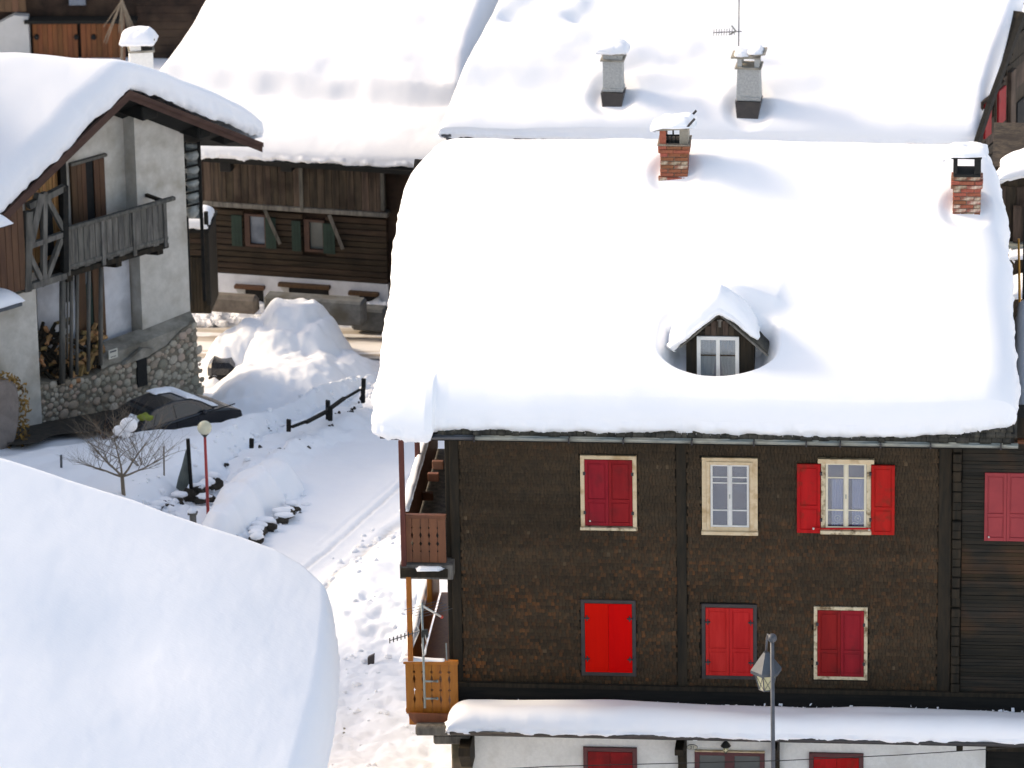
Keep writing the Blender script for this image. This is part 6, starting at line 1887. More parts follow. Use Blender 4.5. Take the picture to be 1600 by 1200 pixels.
ridge_sheet('snow_bank', [ground_at(x, y) for x, y in ((240, 494), (350, 498), (450, 498), (560, 504), (640, 508))], .75, .42, M['snow'], 'low ploughed snow bank below the farmhouse wall', 'snow bank', 201, rough=.08, nz_=.5, nu=260, nv=40)

# ---------------------------------------------------------------- big pile of shovelled snow
def mound(name, spots, pxbox, seed, lab, cat, mat=None, parent=None, rough=.05, n=150, base=0.0):
    c_ = [ground_at(*p, base) for p in pxbox]
    x0, x1 = min(p.x for p in c_), max(p.x for p in c_); y0, y1 = min(p.y for p in c_), max(p.y for p in c_)
    xs_, ys_ = np.linspace(x0, x1, n), np.linspace(y0, y1, n)
    X_, Y_ = np.meshgrid(xs_, ys_)
    H = np.zeros_like(X_)
    for (px, py, dz, rx, ry, hh) in spots:
        g_ = ground_at(px, py, dz)
        q = np.sqrt(((X_ - g_.x) / rx) ** 2 + ((Y_ - g_.y) / ry) ** 2) * (1 + .10 * fbm(X_ * 1.1, Y_ * 1.1, seed + 4, 3))
        H = np.maximum(H, hh * (1 - sstep(.25, 1.0, q)) ** .85)
    H = H * (1 + .06 * fbm(X_ * 1.6, Y_ * 1.6, seed, 4)) + rough * fbm(X_ * 3.3, Y_ * 3.3, seed + 2, 5) * np.clip(H, 0, .5) * 2
    Z_ = -GS * Y_ + base + H - .12
    V_ = np.stack([X_, Y_, Z_], -1).reshape(-1, 3)
    idx = np.arange(n * n).reshape(n, n)
    F_ = np.stack([idx[:-1, :-1], idx[:-1, 1:], idx[1:, 1:], idx[1:, :-1]], -1).reshape(-1, 4)
    keep = (H.ravel()[F_] > .03).any(1)
    used = np.unique(F_[keep]); remap = np.full(n * n, -1); remap[used] = np.arange(len(used))
    o_ = np_mesh(name, V_[used], remap[F_[keep]], mat or M['snow'], parent)
    if parent is None: tag(o_, lab, cat)
    return o_
mound('snow_pile', [(462, 566, 0, 1.75, 2.9, 1.75), (490, 572, 0, 1.35, 2.8, 1.4), (432, 580, 0, 1.6, 2.8, 1.3), (415, 612, 0, 1.7, 3.4, .85), (470, 602, 0, 2.0, 3.6, .9), (520, 590, 0, 1.6, 3.0, .7)],
      ((220, 720), (680, 720), (680, 470), (220, 470)), 211, 'tall heap of shovelled snow beside the cleared road', 'snow pile', rough=.035, n=220)
# a car swallowed by the snow, its dark nose showing
gcar = ground_at(345, 602)
bc = thing('buried_car', gcar, 'car buried under snow with only its dark nose showing left of the tall snow heap', 'car')
build(MB().box(gcar.x - .34, gcar.x + .36, gcar.y - .1, gcar.y + 1.6, gcar.z + .12, gcar.z + .62), 'body', M['car_paint'], bc, bevel=.12)
build(MB().box(gcar.x - .30, gcar.x + .34, gcar.y - .18, gcar.y - .08, gcar.z + .1, gcar.z + .3), 'bumper', M['rubber'], bc, bevel=.04)
build(MB().tube((gcar.x + .36, gcar.y + .5, gcar.z + .27), (gcar.x + .46, gcar.y + .5, gcar.z + .27), .27, 18), 'wheel', M['rubber'], bc)
mound('snow_cover', [(357, 583, 0, .95, 2.3, 1.05), (378, 577, 0, 1.05, 2.6, 1.2), (402, 572, 0, 1.2, 2.8, 1.35)], ((300, 625), (480, 625), (480, 500), (300, 500)), 215, '', '', parent=bc, rough=.02, n=120, base=.0)

# concrete trough and the stone bench below the farmhouse
def slabpx(name, x0, x1, y0, y1, w, mat, lab, cat, depth=.7, bev=.06, tilt=0):
    a = FCc.at(x0, (y0 + y1) / 2 - tilt, w); b_ = FCc.at(x1, (y0 + y1) / 2 + tilt, w)
    zt_ = FCc.at((x0 + x1) / 2, y0, w)[1]; zb_ = FCc.at((x0 + x1) / 2, y1, w)[1]
    o_ = build(MB().fbox(FCc, a[0], b_[0], zb_ - .3, zt_, w - depth, w), name, mat, bevel=bev)
    return tag(o_, lab, cat)
slabpx('concrete_trough', 412, 566, 468, 490, 2.2, M['trough_concrete'], 'long pale concrete trough in front of the farmhouse base', 'trough', .5)
slabpx('stone_bench', 306, 400, 463, 474, 2.3, M['bench_stone'], 'long rounded brown stone lying at the farmhouse corner', 'stone', .4, .10)
slabpx('corner_block', 548, 600, 484, 502, 1.3, M['trough_concrete'], 'low concrete step at the right end of the farmhouse base', 'step', .5)
g_ = FCc.at(322, 458, 1.4)
o_ = build(MB().blob(FCc.pt(g_[0], FCc.at(322, 446, 1.4)[1], 1.4), (.22, .22, .26), 10, 7, .08), 'snow_lump', M['snow'], smooth=True)
tag(o_, 'small white lump of snow at the farmhouse corner above the brown stone', 'snow lump')

# small lumps broken off the banks
mb = MB()
rl = random.Random(44)
for line, dz, num, sp in (([(680, 572), (604, 594), (575, 610), (520, 640), (450, 680), (395, 714), (345, 748), (300, 780), (262, 794), (228, 812)], .08, 330, .35),
                          ([(474, 766), (453, 786), (428, 808), (404, 820), (398, 838), (376, 862)], .05, 50, .2),
                          ([(500, 930), (540, 890), (580, 850), (640, 826)], .12, 50, .35),
                          ([(520, 960), (560, 1010), (560, 1100), (600, 1190)], .06, 50, .9)):
    Pn = [ground_at(x, y, 0) for x, y in line]
    Q = interp_poly([tuple(p)[:2] for p in Pn], [rl.random() for _ in range(num)])
    xs_ = Q[:, 0] + np.array([rl.gauss(0, sp) for _ in range(num)]); ys_ = Q[:, 1] + np.array([rl.gauss(0, sp) for _ in range(num)])
    zs_ = terrain(xs_[None], ys_[None])[0]
    for x, y, z in zip(xs_, ys_, zs_):
        r_ = rl.choice((.02, .03, .04, .06, .09))
        mb.blob((x, y, z + r_ * .2), (r_, r_, r_ * .7), 6, 4, .3, rl)
o = build(mb, 'snow_lumps', M['snow'], smooth=True, fix=False); tag(o, 'small broken lumps of snow scattered along the banks and the lane', 'snow lumps', kind='stuff')

mound('snow_bank', [(348, 838, 0, .72, 1.7, .85), (368, 818, 0, .85, 2.0, 1.0), (396, 792, 0, .95, 2.0, 1.0), (428, 766, 0, .85, 2.0, .8)], ((290, 880), (500, 880), (500, 700), (290, 700)), 251,
      'pillowy snowbank with dark stones at its foot, beside the red lamp post', 'snow bank', rough=.02)
mound('snow_bank', [(398, 728, 0, 1.3, 2.2, .42), (440, 704, 0, 1.3, 2.2, .45), (482, 682, 0, 1.3, 2.2, .42), (525, 660, 0, 1.2, 2.2, .36)], ((350, 790), (600, 790), (600, 600), (350, 600)), 255,
      'low soft snowbank running below the rail fence along the lane', 'snow bank', rough=.03)
# ================================================================ things outdoors
def gz_at(x, y):
    return float(terrain(np.array([[x]]), np.array([[y]]))[0, 0])
def stand(px, py, dz):
    p = ground_at(px, py, dz); return p

# ---- black hatchback by the stone wall
cg = ground_at(268, 686, 0); cg.z -= .16
FK = Facade((cg.x, cg.y), 47)
car = thing('parked_car', cg, 'black hatchback parked against the stone wall, snow on its windscreen', 'car')
gz0 = cg.z
HW = .82
U0c = -1.95
def side(w_in, pts): return [(U0c + u, gz0 + z) for u, z in pts]
bodyp = [(0.05, .35), (.0, .75), (.12, .98), (1.1, 1.02), (2.85, 1.0), (3.55, .88), (3.95, .72), (4.02, .45), (3.95, .30), (3.6, .25), (.3, .25)]
cabp = [(.18, .97), (.55, 1.26), (.95, 1.42), (1.7, 1.47), (2.25, 1.40), (2.65, 1.22), (3.02, .98)]
def loft(pl, wi, wo, name, mat, z_in=None, taper=0.0, bevel=.05):
    n_ = len(pl); vs = []
    zc = sum(z for _, z in pl) / n_
    for w_, k_ in ((wo - taper, 1), (wo, 0), (wi, 0), (wi + taper, 1)):
        for u, z in pl:
            if k_: vs.append(FK.pt(U0c + 2 + (u - 2) * .985, gz0 + zc + (z - zc) * .94, w_ + (taper if w_ > 0 else -taper)))
            else: vs.append(FK.pt(U0c + u, gz0 + z, w_ - (taper if w_ > 0 else -taper)))
    fs = []
    for r_ in range(3):
        fs += [(r_ * n_ + i, r_ * n_ + (i + 1) % n_, (r_ + 1) * n_ + (i + 1) % n_, (r_ + 1) * n_ + i) for i in range(n_)]
    fs += [tuple(range(n_)), tuple(3 * n_ + i for i in range(n_))]
    return build(MB().add(vs, fs), name, mat, car, smooth=False, bevel=bevel)
loft(bodyp, -HW, HW, 'body', M['car_paint'], taper=.05)
# cabin: pillars and roof narrower towards the top
n_ = len(cabp); vs = []
for sgn in (1, -1):
    for u, z in cabp:
        vs.append(FK.pt(U0c + u, gz0 + z, sgn * (HW - .06 - (z - .97) * .42)))
fs = [tuple(range(n_)), tuple(range(2 * n_ - 1, n_ - 1, -1))] + [(i, i + n_, (i + 1) % n_ + n_, (i + 1) % n_) for i in range(n_)]
build(MB().add(vs, fs), 'cabin', M['car_paint'], car, bevel=.03)
def glassp(pts, name='side_window', mat='car_glass'):
    vs = [FK.pt(U0c + u, gz0 + z, HW - .045 - (z - .97) * .42) for u, z in pts] + [FK.pt(U0c + u, gz0 + z, HW - .075 - (z - .97) * .42) for u, z in pts]
    k = len(pts)
    build(MB().add(vs, [tuple(range(k)), tuple(range(2 * k - 1, k - 1, -1))] + [(i, i + k, (i + 1) % k + k, (i + 1) % k) for i in range(k)]), name, M[mat], car)
glassp([(.75, 1.03), (.95, 1.30), (1.50, 1.38), (1.50, 1.04)])
glassp([(1.60, 1.04), (1.60, 1.38), (2.10, 1.34), (2.45, 1.18), (2.60, 1.03)])
glassp([(.38, 1.02), (.66, 1.24), (.84, 1.28), (.66, 1.03)], 'quarter_window')
def across(p0_, p1_, off, name, mat, k=.86):
    (ua_, za_2), (ub_2, zb_2) = p0_, p1_
    wa, wb2 = (HW - .1 - (za_2 - .97) * .42) * k / .86, (HW - .1 - (zb_2 - .97) * .42) * k / .86
    nrm = Vector((-(zb_2 - za_2), ub_2 - ua_)).normalized() * off
    if nrm.y < 0: nrm = -nrm
    q = [(ua_ + nrm.x, za_2 + nrm.y, wa), (ua_ + nrm.x, za_2 + nrm.y, -wa), (ub_2 + nrm.x, zb_2 + nrm.y, -wb2), (ub_2 + nrm.x, zb_2 + nrm.y, wb2)]
    top_ = [FK.pt(U0c + u, gz0 + z, w) for u, z, w in q]
    low_ = [p_ - (FK.u * nrm.x + Vector((0, 0, nrm.y))) for p_ in top_]
    return build(MB().hexa(low_ + top_), name, M[mat], car)
across((2.28, 1.385), (2.98, 1.0), .012, 'windscreen', 'car_glass')
across((.22, 1.0), (.85, 1.39), .012, 'rear_window', 'car_glass')
for u in (.72, 3.22):
    for s_ in (1, -1):
        p = FK.pt(U0c + u, gz0 + .3, s_ * (HW - .1)); q = FK.pt(U0c + u, gz0 + .3, s_ * (HW + .015))
        wlo = thing_part('wheel', car)
        build(MB().tube(p, q, .3, 20), 'tyre', M['rubber'], wlo)
        build(MB().tube(q, q + FK.n * .01 * s_, .19, 14), 'rim', M['grey_metal'], wlo)
for s_ in (1, -1):
    build(MB().blob(FK.pt(U0c + 3.86, gz0 + .66, s_ * .6), (.12, .12, .08), 10, 6, 0), 'headlight', M['blue_glass'], car, smooth=True)
    build(MB().blob(FK.pt(U0c + 2.55, gz0 + 1.02, s_ * (HW + .04)), (.1, .1, .07), 8, 6, 0), 'wing_mirror', M['car_paint'], car, smooth=True)
build(MB().fbox(FK, U0c + 3.93, U0c + 4.04, gz0 + .28, gz0 + .42, -HW + .1, HW - .1), 'bumper', M['rubber'], car, bevel=.03)
build(MB().fbox(FK, U0c + .35, U0c + 3.7, gz0 + .95, gz0 + .975, HW - .02, HW + .004), 'belt_line', M['rubber'], car)
build(MB().fbox(FK, U0c + 1.53, U0c + 1.565, gz0 + .35, gz0 + .98, HW - .03, HW + .002), 'door_gap', M['rubber'], car)
build(MB().blob(FK.pt(U0c + .62, gz0 + 1.24, .50), (.26, .20, .12), 8, 5, .2), 'green_object', M['lime'], car, smooth=True)  # unidentified yellow-green thing at the rear window
def car_snow(u0, u1, w0, w1, zf_, th, seed):
    c4_ = [FK.pt(U0c + u0, 0, w1), FK.pt(U0c + u1, 0, w1), FK.pt(U0c + u1, 0, w0), FK.pt(U0c + u0, 0, w0)]
    xy = [(p.x, p.y) for p in c4_]
    def zb_(x, y):
        uu = (x - FK.p0.x) * FK.u.x + (y - FK.p0.y) * FK.u.y - U0c
        return gz0 + np.interp(uu, [a for a, _ in zf_], [b for _, b in zf_]) + 0 * y
    snow_sheet('snow_patch', [xy[0], xy[1]], [xy[3], xy[2]], [xy[0], xy[3]], [xy[1], xy[2]], zb_, lambda x, y: th + th * .4 * fbm(x * 3, y * 3, seed, 3), M['snow'], car, nu=50, nv=30, rad=.2, rim=.02, rough=.02, seed=seed, under=.02)
prof_ = [(0, 1.0), (.18, .99), (.55, 1.28), (.95, 1.44), (1.7, 1.49), (2.25, 1.42), (2.65, 1.24), (3.02, 1.0), (3.55, .89), (3.95, .73)]
car_snow(2.15, 3.25, -.62, .55, prof_, .07, 301)
car_snow(1.6, 2.3, -.6, -.2, prof_, .05, 302)
car_snow(.18, .5, .0, .45, prof_, .05, 303)
car.scale = (.86, .86, .93)

# ---- bare little tree with two clumps of snow
tb0 = stand(193, 764, .78); tb0.z = gz_at(tb0.x, tb0.y)
tree = thing('bare_tree', tb0, 'small leafless garden tree with two white snow clumps in its crown', 'tree')
trunk, twig = MB(), MB()
H0 = tb0.z
sct = scale_at(tb0)
rt = random.Random(12)
def grow(p, d, L_, r_, lev, mb_out):
    n_ = 4
    for i in range(n_):
        d = (d + Vector((rt.uniform(-.2, .2), rt.uniform(-.2, .2), rt.uniform(-.06, .14)))).normalized()
        q = p + d * L_ / n_
        (trunk if lev == 0 else twig).tube(p, q, r_, 6 if lev < 2 else 4, r_ * .84, caps=False)
        p = q; r_ *= .84
        if lev < 4 and i >= (1 if lev else 2):
            for _ in range(2 if lev < 3 else 1):
                a = rt.uniform(0, 2 * math.pi)
                side_ = Vector((math.cos(a), math.sin(a) * .8, rt.uniform(.0, .7)))
                grow(p, (d * .55 + side_ * .9).normalized(), L_ * rt.uniform(.55, .8), r_ * .62, lev + 1, None)
    if lev < 3:
        grow(p, d, L_ * .7, r_ * .8, lev + 1, None)
pt_ = tb0 - Vector((0, 0, .1))
trunk.tube(pt_, pt_ + Vector((-.02, 0, .55)), .05, 8, .045)
fork = pt_ + Vector((-.02, 0, .55))
for dv, L_ in (((-.75, .1, .75), .85), ((.1, .0, 1.0), 1.05), ((.75, -.1, .85), .95), ((-.3, -.6, .7), .6), ((.95, .3, .35), .8), ((-.95, -.2, .3), .75)):
    grow(fork, Vector(dv).normalized(), L_, .030, 1, None)
build(trunk, 'trunk', M['bark'], tree, smooth=True, fix=False)
build(twig, 'branches', M['bark'], tree, smooth=True, fix=False)
for (px, py, r_) in ((201, 664, .21), (186, 673, .15), (196, 678, .12)):
    p = hit(px, py, tb0, (0, 1, 0))
    build(MB().blob(p, (r_, r_ * .8, r_ * .85), 22, 16, .025, rt), 'snow_clump', M['snow'], tree, smooth=True)
# sapling to its right and reddish shoots behind
for nm, (px, py), n_, hh, lab in (('sapling', (222, 728), 9, 1.3, 'thin twiggy sapling between the little tree and the leaning sheet'), ('brushwood', (165, 690), 14, .8, 'reddish brown brushwood behind the little tree by the car')):
    g_ = stand(px, py, .7)
    b_ = thing(nm, g_, lab, 'shrub')
    mb = MB()
    for i in range(n_):
        d = Vector((rt.uniform(-.9, 1.2), rt.uniform(-.3, .3), rt.uniform(.5, 1))).normalized()
        p = Vector(g_) - Vector((0, 0, .1))
        for j in range(5):
            q = p + d * hh / 5; d = (d + Vector((rt.uniform(-.15, .25), 0, rt.uniform(-.1, .1)))).normalized()
            mb.tube(p, q, .011 - .0015 * j, 4, caps=False); 
            if rt.random() < .6: mb.tube(q, q + Vector((rt.uniform(-.2, .2), 0, rt.uniform(.05, .2))), .006, 4, caps=False)
            p = q
    build(mb, 'twigs', M['bark'] if nm == 'sapling' else M['rust_wood'], b_, fix=False)

# ---- red lamp post with globe
lp = stand(325, 797, .15)
ltop = hit(320, 679, (0, lp.y, 0), (0, 1, 0))
lampp = thing('garden_lamp', lp, 'thin red lamp post with a frosted glass globe', 'lamp')
build(MB().tube(Vector(lp) - Vector((0, 0, .4)), ltop, .042, 12, .032), 'post', M['lamp_red'], lampp, smooth=True)
build(MB().lathe(ltop + Vector((0, 0, -.06)), [(.035, 0), (.06, .04), (.10, .08), (.07, .10)], 16), 'collar', M['black_metal'], lampp, smooth=True)
build(MB().blob(ltop + Vector((0, 0, .17)), .17, 20, 14, 0), 'globe', M['globe'], lampp, smooth=True)

# ---- bollard in front of it
bp0 = stand(302, 824, .15)
bo = thing('wooden_post', bp0, 'short dark square post with a snow cap in front of the red lamp post', 'post')
bz = hit(302, 803, (0, bp0.y, 0), (0, 1, 0)).z
build(MB().box(bp0.x - .07, bp0.x + .07, bp0.y - .07, bp0.y + .07, bp0.z - .4, bz), 'shaft', M['grey_timber'], bo, bevel=.01)
build(MB().box(bp0.x - .11, bp0.x + .11, bp0.y - .10, bp0.y + .10, bz, bz + .04), 'cap', M['grey_timber'], bo, bevel=.008)
build(MB().blob((bp0.x - .02, bp0.y, bz + .06), (.11, .1, .07), 10, 6, .1), 'snow_cap', M['snow'], bo, smooth=True)

# ---- stakes in the garden
for px, y0, y1, r_, mt, lab, w_ in ((95.5, 711, 735, .03, 'grey_metal', 'short grey pipe standing alone in the garden snow', None), (256, 698, 738, .02, 'bark', 'thin wooden stake right of the little tree', None)):
    g_ = stand(px, y1, .7)
    t_ = hit(px, y0, (0, g_.y, 0), (0, 1, 0))
    s_ = thing('garden_stake', g_, lab, 'stake', 'stakes standing in the garden snow')
    build(MB().tube(Vector(g_) - Vector((0, 0, .2)), t_, r_, 8), 'shaft', M[mt], s_, smooth=True)

# ---- leaning sheet and its post
g_ = stand(296, 762, .35)
FP = Facade((g_.x, g_.y), 0)
sh_ = thing('leaning_sheet', g_, 'grey-green ribbed sheet leaning on a dark post by the garden wall', 'sheet')
pl = [FP.at(*q) for q in ((273, 772), (278, 748), (284, 728), (290, 704), (297, 700), (297, 752), (288, 770))]
build(MB().fprism(FP, pl[::-1], -.02, .0), 'sheet', M['sheet'], sh_)
for q in (.25, .5, .75):
    a = FP.at(274 + 20 * q, 764 - 3 * q, 0); b = FP.at(290 + 6 * q, 712 + 2 * q, 0)
    build(MB().bar(FP.pt(a[0], a[1], .012), FP.pt(b[0], b[1], .012), .02, .02), 'rib', M['sheet'], sh_)
a = FP.at(299, 758, .05); b = FP.at(293.5, 686, .05)
build(MB().bar(FP.pt(a[0], a[1] - .3, .05), FP.pt(b[0], b[1], .05), .08, .08), 'post', M['black_wood'], sh_)

# ---- rail fence along the lane
def fence_pt(px, py, dz=.68): return ground_at(px, py, dz)
fc = fence_pt(450, 664)
fence = thing('rail_fence', fc, 'dark wooden rail fence half sunk in snow along the lane', 'fence')
pp = [(451, 661, 12), (393, 691, 8), (512, 631, 24), (516, 640, 16), (568, 597, 10), (567, 612, 16)]
for (px, py, ln) in pp:
    p = fence_pt(px, py)
    h_ = ln / 58 / .94
    build(MB().hexa([(p.x - .06, p.y - .05, p.z - h_), (p.x + .05, p.y - .05, p.z - h_), (p.x + .05, p.y + .05, p.z - h_), (p.x - .06, p.y + .05, p.z - h_),
                     (p.x - .05, p.y - .05, p.z + .1), (p.x + .06, p.y - .05, p.z + .08), (p.x + .06, p.y + .05, p.z + .08), (p.x - .05, p.y + .05, p.z + .1)]), 'post', M['black_wood'], fence, bevel=.01)
for (a, b, t) in (((456, 667), (480, 658), .08), ((478, 660), (516, 640), .10), ((512, 641), (538, 622), .10), ((536, 624), (562, 609), .07)):
    p, q = fence_pt(*a, .60), fence_pt(*b, .60)
    build(MB().bar(p, q, t, t * .8), 'rail', M['black_wood'], fence, bevel=.01)

# ---- dry stone edges showing dark under the snow
def edge_wall(pts, hh, lab, seed, dz, wd=.22):
    P = [ground_at(x, y, dz) for x, y in pts]
    o_ = thing('garden_wall', P[len(P) // 2], lab, 'wall')
    r2 = random.Random(seed)
    for a, b in zip(P, P[1:]):
        L_ = (b - a).length; k = max(1, int(L_ / .22))
        for i in range(k):
            p = a.lerp(b, (i + .5) / k)
            if r2.random() < .12: continue
            hh_ = hh * r2.uniform(.3, .75)
            s_ = MB().blob((p.x + r2.uniform(-.05, .05), p.y + r2.uniform(-.06, .06), p.z + r2.uniform(-.06, .02)), (L_ / k * r2.uniform(.5, .95), wd * .4, hh_), 8, 5, .32, r2)
            build(s_, 'stone', M['soil'], o_, smooth=False)
            if r2.random() < .7:
                q_ = MB().blob((p.x + r2.uniform(-.08, .08), p.y + .10, p.z + hh_ * .8), (L_ / k * .8, .16, hh_ * .55), 9, 5, .2, r2)
                build(q_, 'snow_cap', M['snow'], o_, smooth=True)
    return o_
edge_wall([(232, 806), (248, 795), (262, 787), (272, 784), (284, 781)], .20, 'dark stone edge under snow left of the leaning sheet', 1, .16)
edge_wall([(298, 776), (312, 766), (330, 756), (342, 748)], .26, 'dark stone edge behind the red lamp post', 2, .18)
edge_wall([(308, 784), (318, 781), (328, 776)], .16, 'short dark stone edge low beside the red lamp post', 5, .12)
edge_wall([(366, 870), (380, 862), (392, 852), (402, 838), (410, 826), (422, 820), (436, 813), (448, 804), (460, 790)], .20, 'dark curved stone edge under the snowed hedge beside the lane', 3, .10)
for i, (px, py, s_, lab) in enumerate(((366, 770, .2, 'dark stub poking from the hedge snow beside the lamp post'), (421, 736, .12, 'small dark stub on the top of the hedge snow'), (482, 702, .10, 'tiny dark stub in the lane snow below the fence'))):
    p = ground_at(px, py, .55 if i < 2 else .12)
    o_ = build(MB().blob(p, (s_ * .7, s_ * .5, s_), 7, 5, .25, rt), 'stone_stub', M['soil']); tag(o_, lab, 'stone')
mb = MB()
for (px, py) in ((400, 690), (425, 676), (405, 702), (440, 705), (455, 700), (520, 668), (505, 672), (496, 660), (528, 650), (545, 645), (385, 712), (372, 722), (352, 726), (345, 715), (412, 690), (470, 690), (560, 628), (548, 640)):
    p = ground_at(px, py, .22)
    for _ in range(3):
        mb.blob((p.x + rt.uniform(-.1, .1), p.y + rt.uniform(-.1, .1), p.z + rt.uniform(-.03, .06)), (rt.uniform(.02, .06), .04, rt.uniform(.02, .07)), 5, 4, .3, rt)
o_ = build(mb, 'debris', M['soil'], fix=False); tag(o_, 'scattered dark twigs and clods on the snow below the fence', 'debris', kind='stuff')

# ---- stone marker in the snow beside the house
g_ = ground_at(580, 1036, .1)
o_ = build(MB().hexa([(g_.x - .07, g_.y - .05, g_.z - .2), (g_.x + .05, g_.y - .05, g_.z - .2), (g_.x + .05, g_.y + .05, g_.z - .2), (g_.x - .07, g_.y + .05, g_.z - .2),
                      (g_.x - .07, g_.y - .05, g_.z + .14), (g_.x + .08, g_.y - .05, g_.z + .22), (g_.x + .08, g_.y + .05, g_.z + .22), (g_.x - .07, g_.y + .05, g_.z + .14)]), 'marker_stone', M['dark_frame'], bevel=.01)
tag(o_, 'small dark slab upright in the trodden snow left of the balconies', 'marker stone')
mb = MB()
for (px, py, s_) in ((543, 1050, .05), (538, 1138, .03), (537, 1145, .03), (536, 1152, .03), (548, 1110, .04), (521, 1120, .03)):
    p = ground_at(px, py, .03); mb.blob(p, (s_, s_, s_ * .6), 6, 4, .3, rt)
o_ = build(mb, 'clods', M['concrete'], fix=False); tag(o_, 'few small grey clods on the snow beside the near roof', 'clods', kind='stuff')

# ---- rock with dry growth at the left edge
p = FE.pt(*FE.at(8, 650, 2.2), 2.2)
rock = thing('mossy_rock', p, 'tall flat brownish rock fringed with ochre dry growth at the left edge', 'rock')
rp = [FE.at(*q, 2.2) for q in ((-60, 716), (-60, 600), (0, 592), (20, 594), (29, 604), (33, 630), (32, 660), (26, 690), (5, 708))]
build(MB().fprism(FE, rp, 1.7, 2.2), 'slab', M['boulder'], rock, bevel=.08)
mb = MB()
for i in range(420):
    t = rt.random()
    q = interp_poly([(-40, 588), (12, 588), (30, 596), (36, 630), (36, 670), (32, 706), (0, 712), (-40, 716)], [0, t, 1])[1]
    q = (q[0] + rt.uniform(-7, 4), q[1] + rt.uniform(-5, 5) - (10 if q[1] > 690 else 0) * rt.random())
    c_ = FE.pt(*FE.at(q[0], q[1], 2.1), rt.uniform(1.9, 2.3))
    d = Vector((rt.uniform(-1, 1), rt.uniform(-1, 1), rt.uniform(-1, 1))).normalized() * .07
    e = d.orthogonal().normalized() * .03
    mb.add([c_ - d, c_ + e, c_ + d, c_ - e], [(0, 1, 2, 3)])
build(mb, 'dry_growth', M['straw'], rock, fix=False, kind='stuff')

# ---- street lantern
Yl = -4.2
lb = hit(1207, 1200, (0, Yl, 0), (0, 1, 0)); ltp = hit(1206.5, 1001, (0, Yl, 0), (0, 1, 0))
sl_ = thing('street_lantern', (lb.x, Yl, 0.6), 'grey street lantern on a tall pole in front of the white ground-floor wall', 'street lamp')
s9 = scale_at(lb)
build(MB().tube((lb.x + .03, Yl, .3), (ltp.x, Yl, ltp.z), .044, 14, .036), 'pole', M['grey_metal'], sl_, smooth=True)
build(MB().blob((ltp.x, Yl, ltp.z + .05), .085, 16, 12, 0), 'ball', M['grey_metal'], sl_, smooth=True)
lc = hit(1197, 1045, (0, Yl + .35, 0), (0, 1, 0))       # lamp body hangs just behind the pole
hx, hy = lc.x, Yl + .32
zt_ = hit(1197, 1019, (0, hy, 0), (0, 1, 0)).z; ze_ = hit(1197, 1045, (0, hy, 0), (0, 1, 0)).z; zb_ = hit(1197, 1076, (0, hy, 0), (0, 1, 0)).z
def ringp(r_, z, n_=6, ph=.3): return [(hx + r_ * math.cos(2 * math.pi * i / n_ + ph), hy + r_ * math.sin(2 * math.pi * i / n_ + ph), z) for i in range(n_)]
def frus(name, r0, z0, r1, z1, mat, par, ph=.3):
    vs = ringp(r0, z0, ph=ph) + ringp(r1, z1, ph=ph)
    return build(MB().add(vs, [(i, (i + 1) % 6, (i + 1) % 6 + 6, i + 6) for i in range(6)] + [tuple(range(5, -1, -1)), tuple(range(6, 12))]), name, mat, par)
frus('hood', .285, ze_, .05, zt_, M['slate_metal'], sl_)
frus('hood_rim', .285, ze_ - .06, .287, ze_ - .002, M['slate_metal'], sl_)
frus('lamp_glass', .12, zb_, .20, ze_ - .062, M['lamp_glass'], sl_)
mb = MB()
for i in range(6):
    a = ringp(.125, zb_)[i]; b = ringp(.207, ze_ - .06)[i]; a2 = ringp(.125, zb_)[(i + 1) % 6]; b2_ = ringp(.207, ze_ - .06)[(i + 1) % 6]
    mb.tube(a, b, .012, 5).tube(a, a2, .012, 5)
    m1 = (Vector(a2) + Vector(b)) / 2
    mb.tube(a, b2_, .006, 4).tube(a2, b, .006, 4)
build(mb, 'cage', M['grey_metal'], sl_)
build(MB().path([(ltp.x, Yl, ltp.z + .02), (ltp.x - .08, Yl + .05, ltp.z + .1), (ltp.x - .1, Yl + .2, ltp.z - .02), (hx, hy, zt_)], .02, 8), 'bracket', M['grey_metal'], sl_, smooth=True)

# ---- wall lantern and house number by the double window
u, z = FM.at(1134, 1163, .16)
wl_ = thing('wall_lantern', FM.pt(u, z, .0), 'small dark lantern with a pale glass above the double window', 'lamp')
zt_ = FM.at(1134, 1158, .16)[1]; zg1 = FM.at(1134, 1165, .16)[1]; zg0 = FM.at(1134, 1175, .16)[1]
c_ = FM.pt(u, 0, .17)
build(MB().lathe((c_.x, c_.y, 0), [(.02, zt_), (.05, zt_ - .02), (.10, zg1 + .0), (.09, zg1 - .012)], 12), 'hood', M['black_metal'], wl_)
build(MB().lathe((c_.x, c_.y, 0), [(.03, zg0 + .01), (.05, zg0 + .05), (.052, zg1 - .02)], 12), 'lamp_glass', M['lamp_glass'], wl_, smooth=True)
mb = MB().lathe((c_.x, c_.y, 0), [(.03, zg0 - .02), (.02, zg0 + .01)], 10)
for i in range(6):
    a = i * math.pi / 3
    mb.tube((c_.x + .035 * math.cos(a), c_.y + .035 * math.sin(a), zg0), (c_.x + .058 * math.cos(a), c_.y + .058 * math.sin(a), zg1), .005, 4)
mb.tube((c_.x, c_.y, zt_), (c_.x, c_.y, zt_ + .09), .015, 6).tube((c_.x, c_.y, zt_ + .08), (c_.x, 0, zt_ + .08), .012, 6)
build(mb, 'cage', M['black_metal'], wl_)
u, z = FM.at(1081.5, 1168, .02)
np_ = thing('number_plate', FM.pt(u, z, .02), 'oval white house number plate beside the dark bracket', 'sign')
n_ = 28
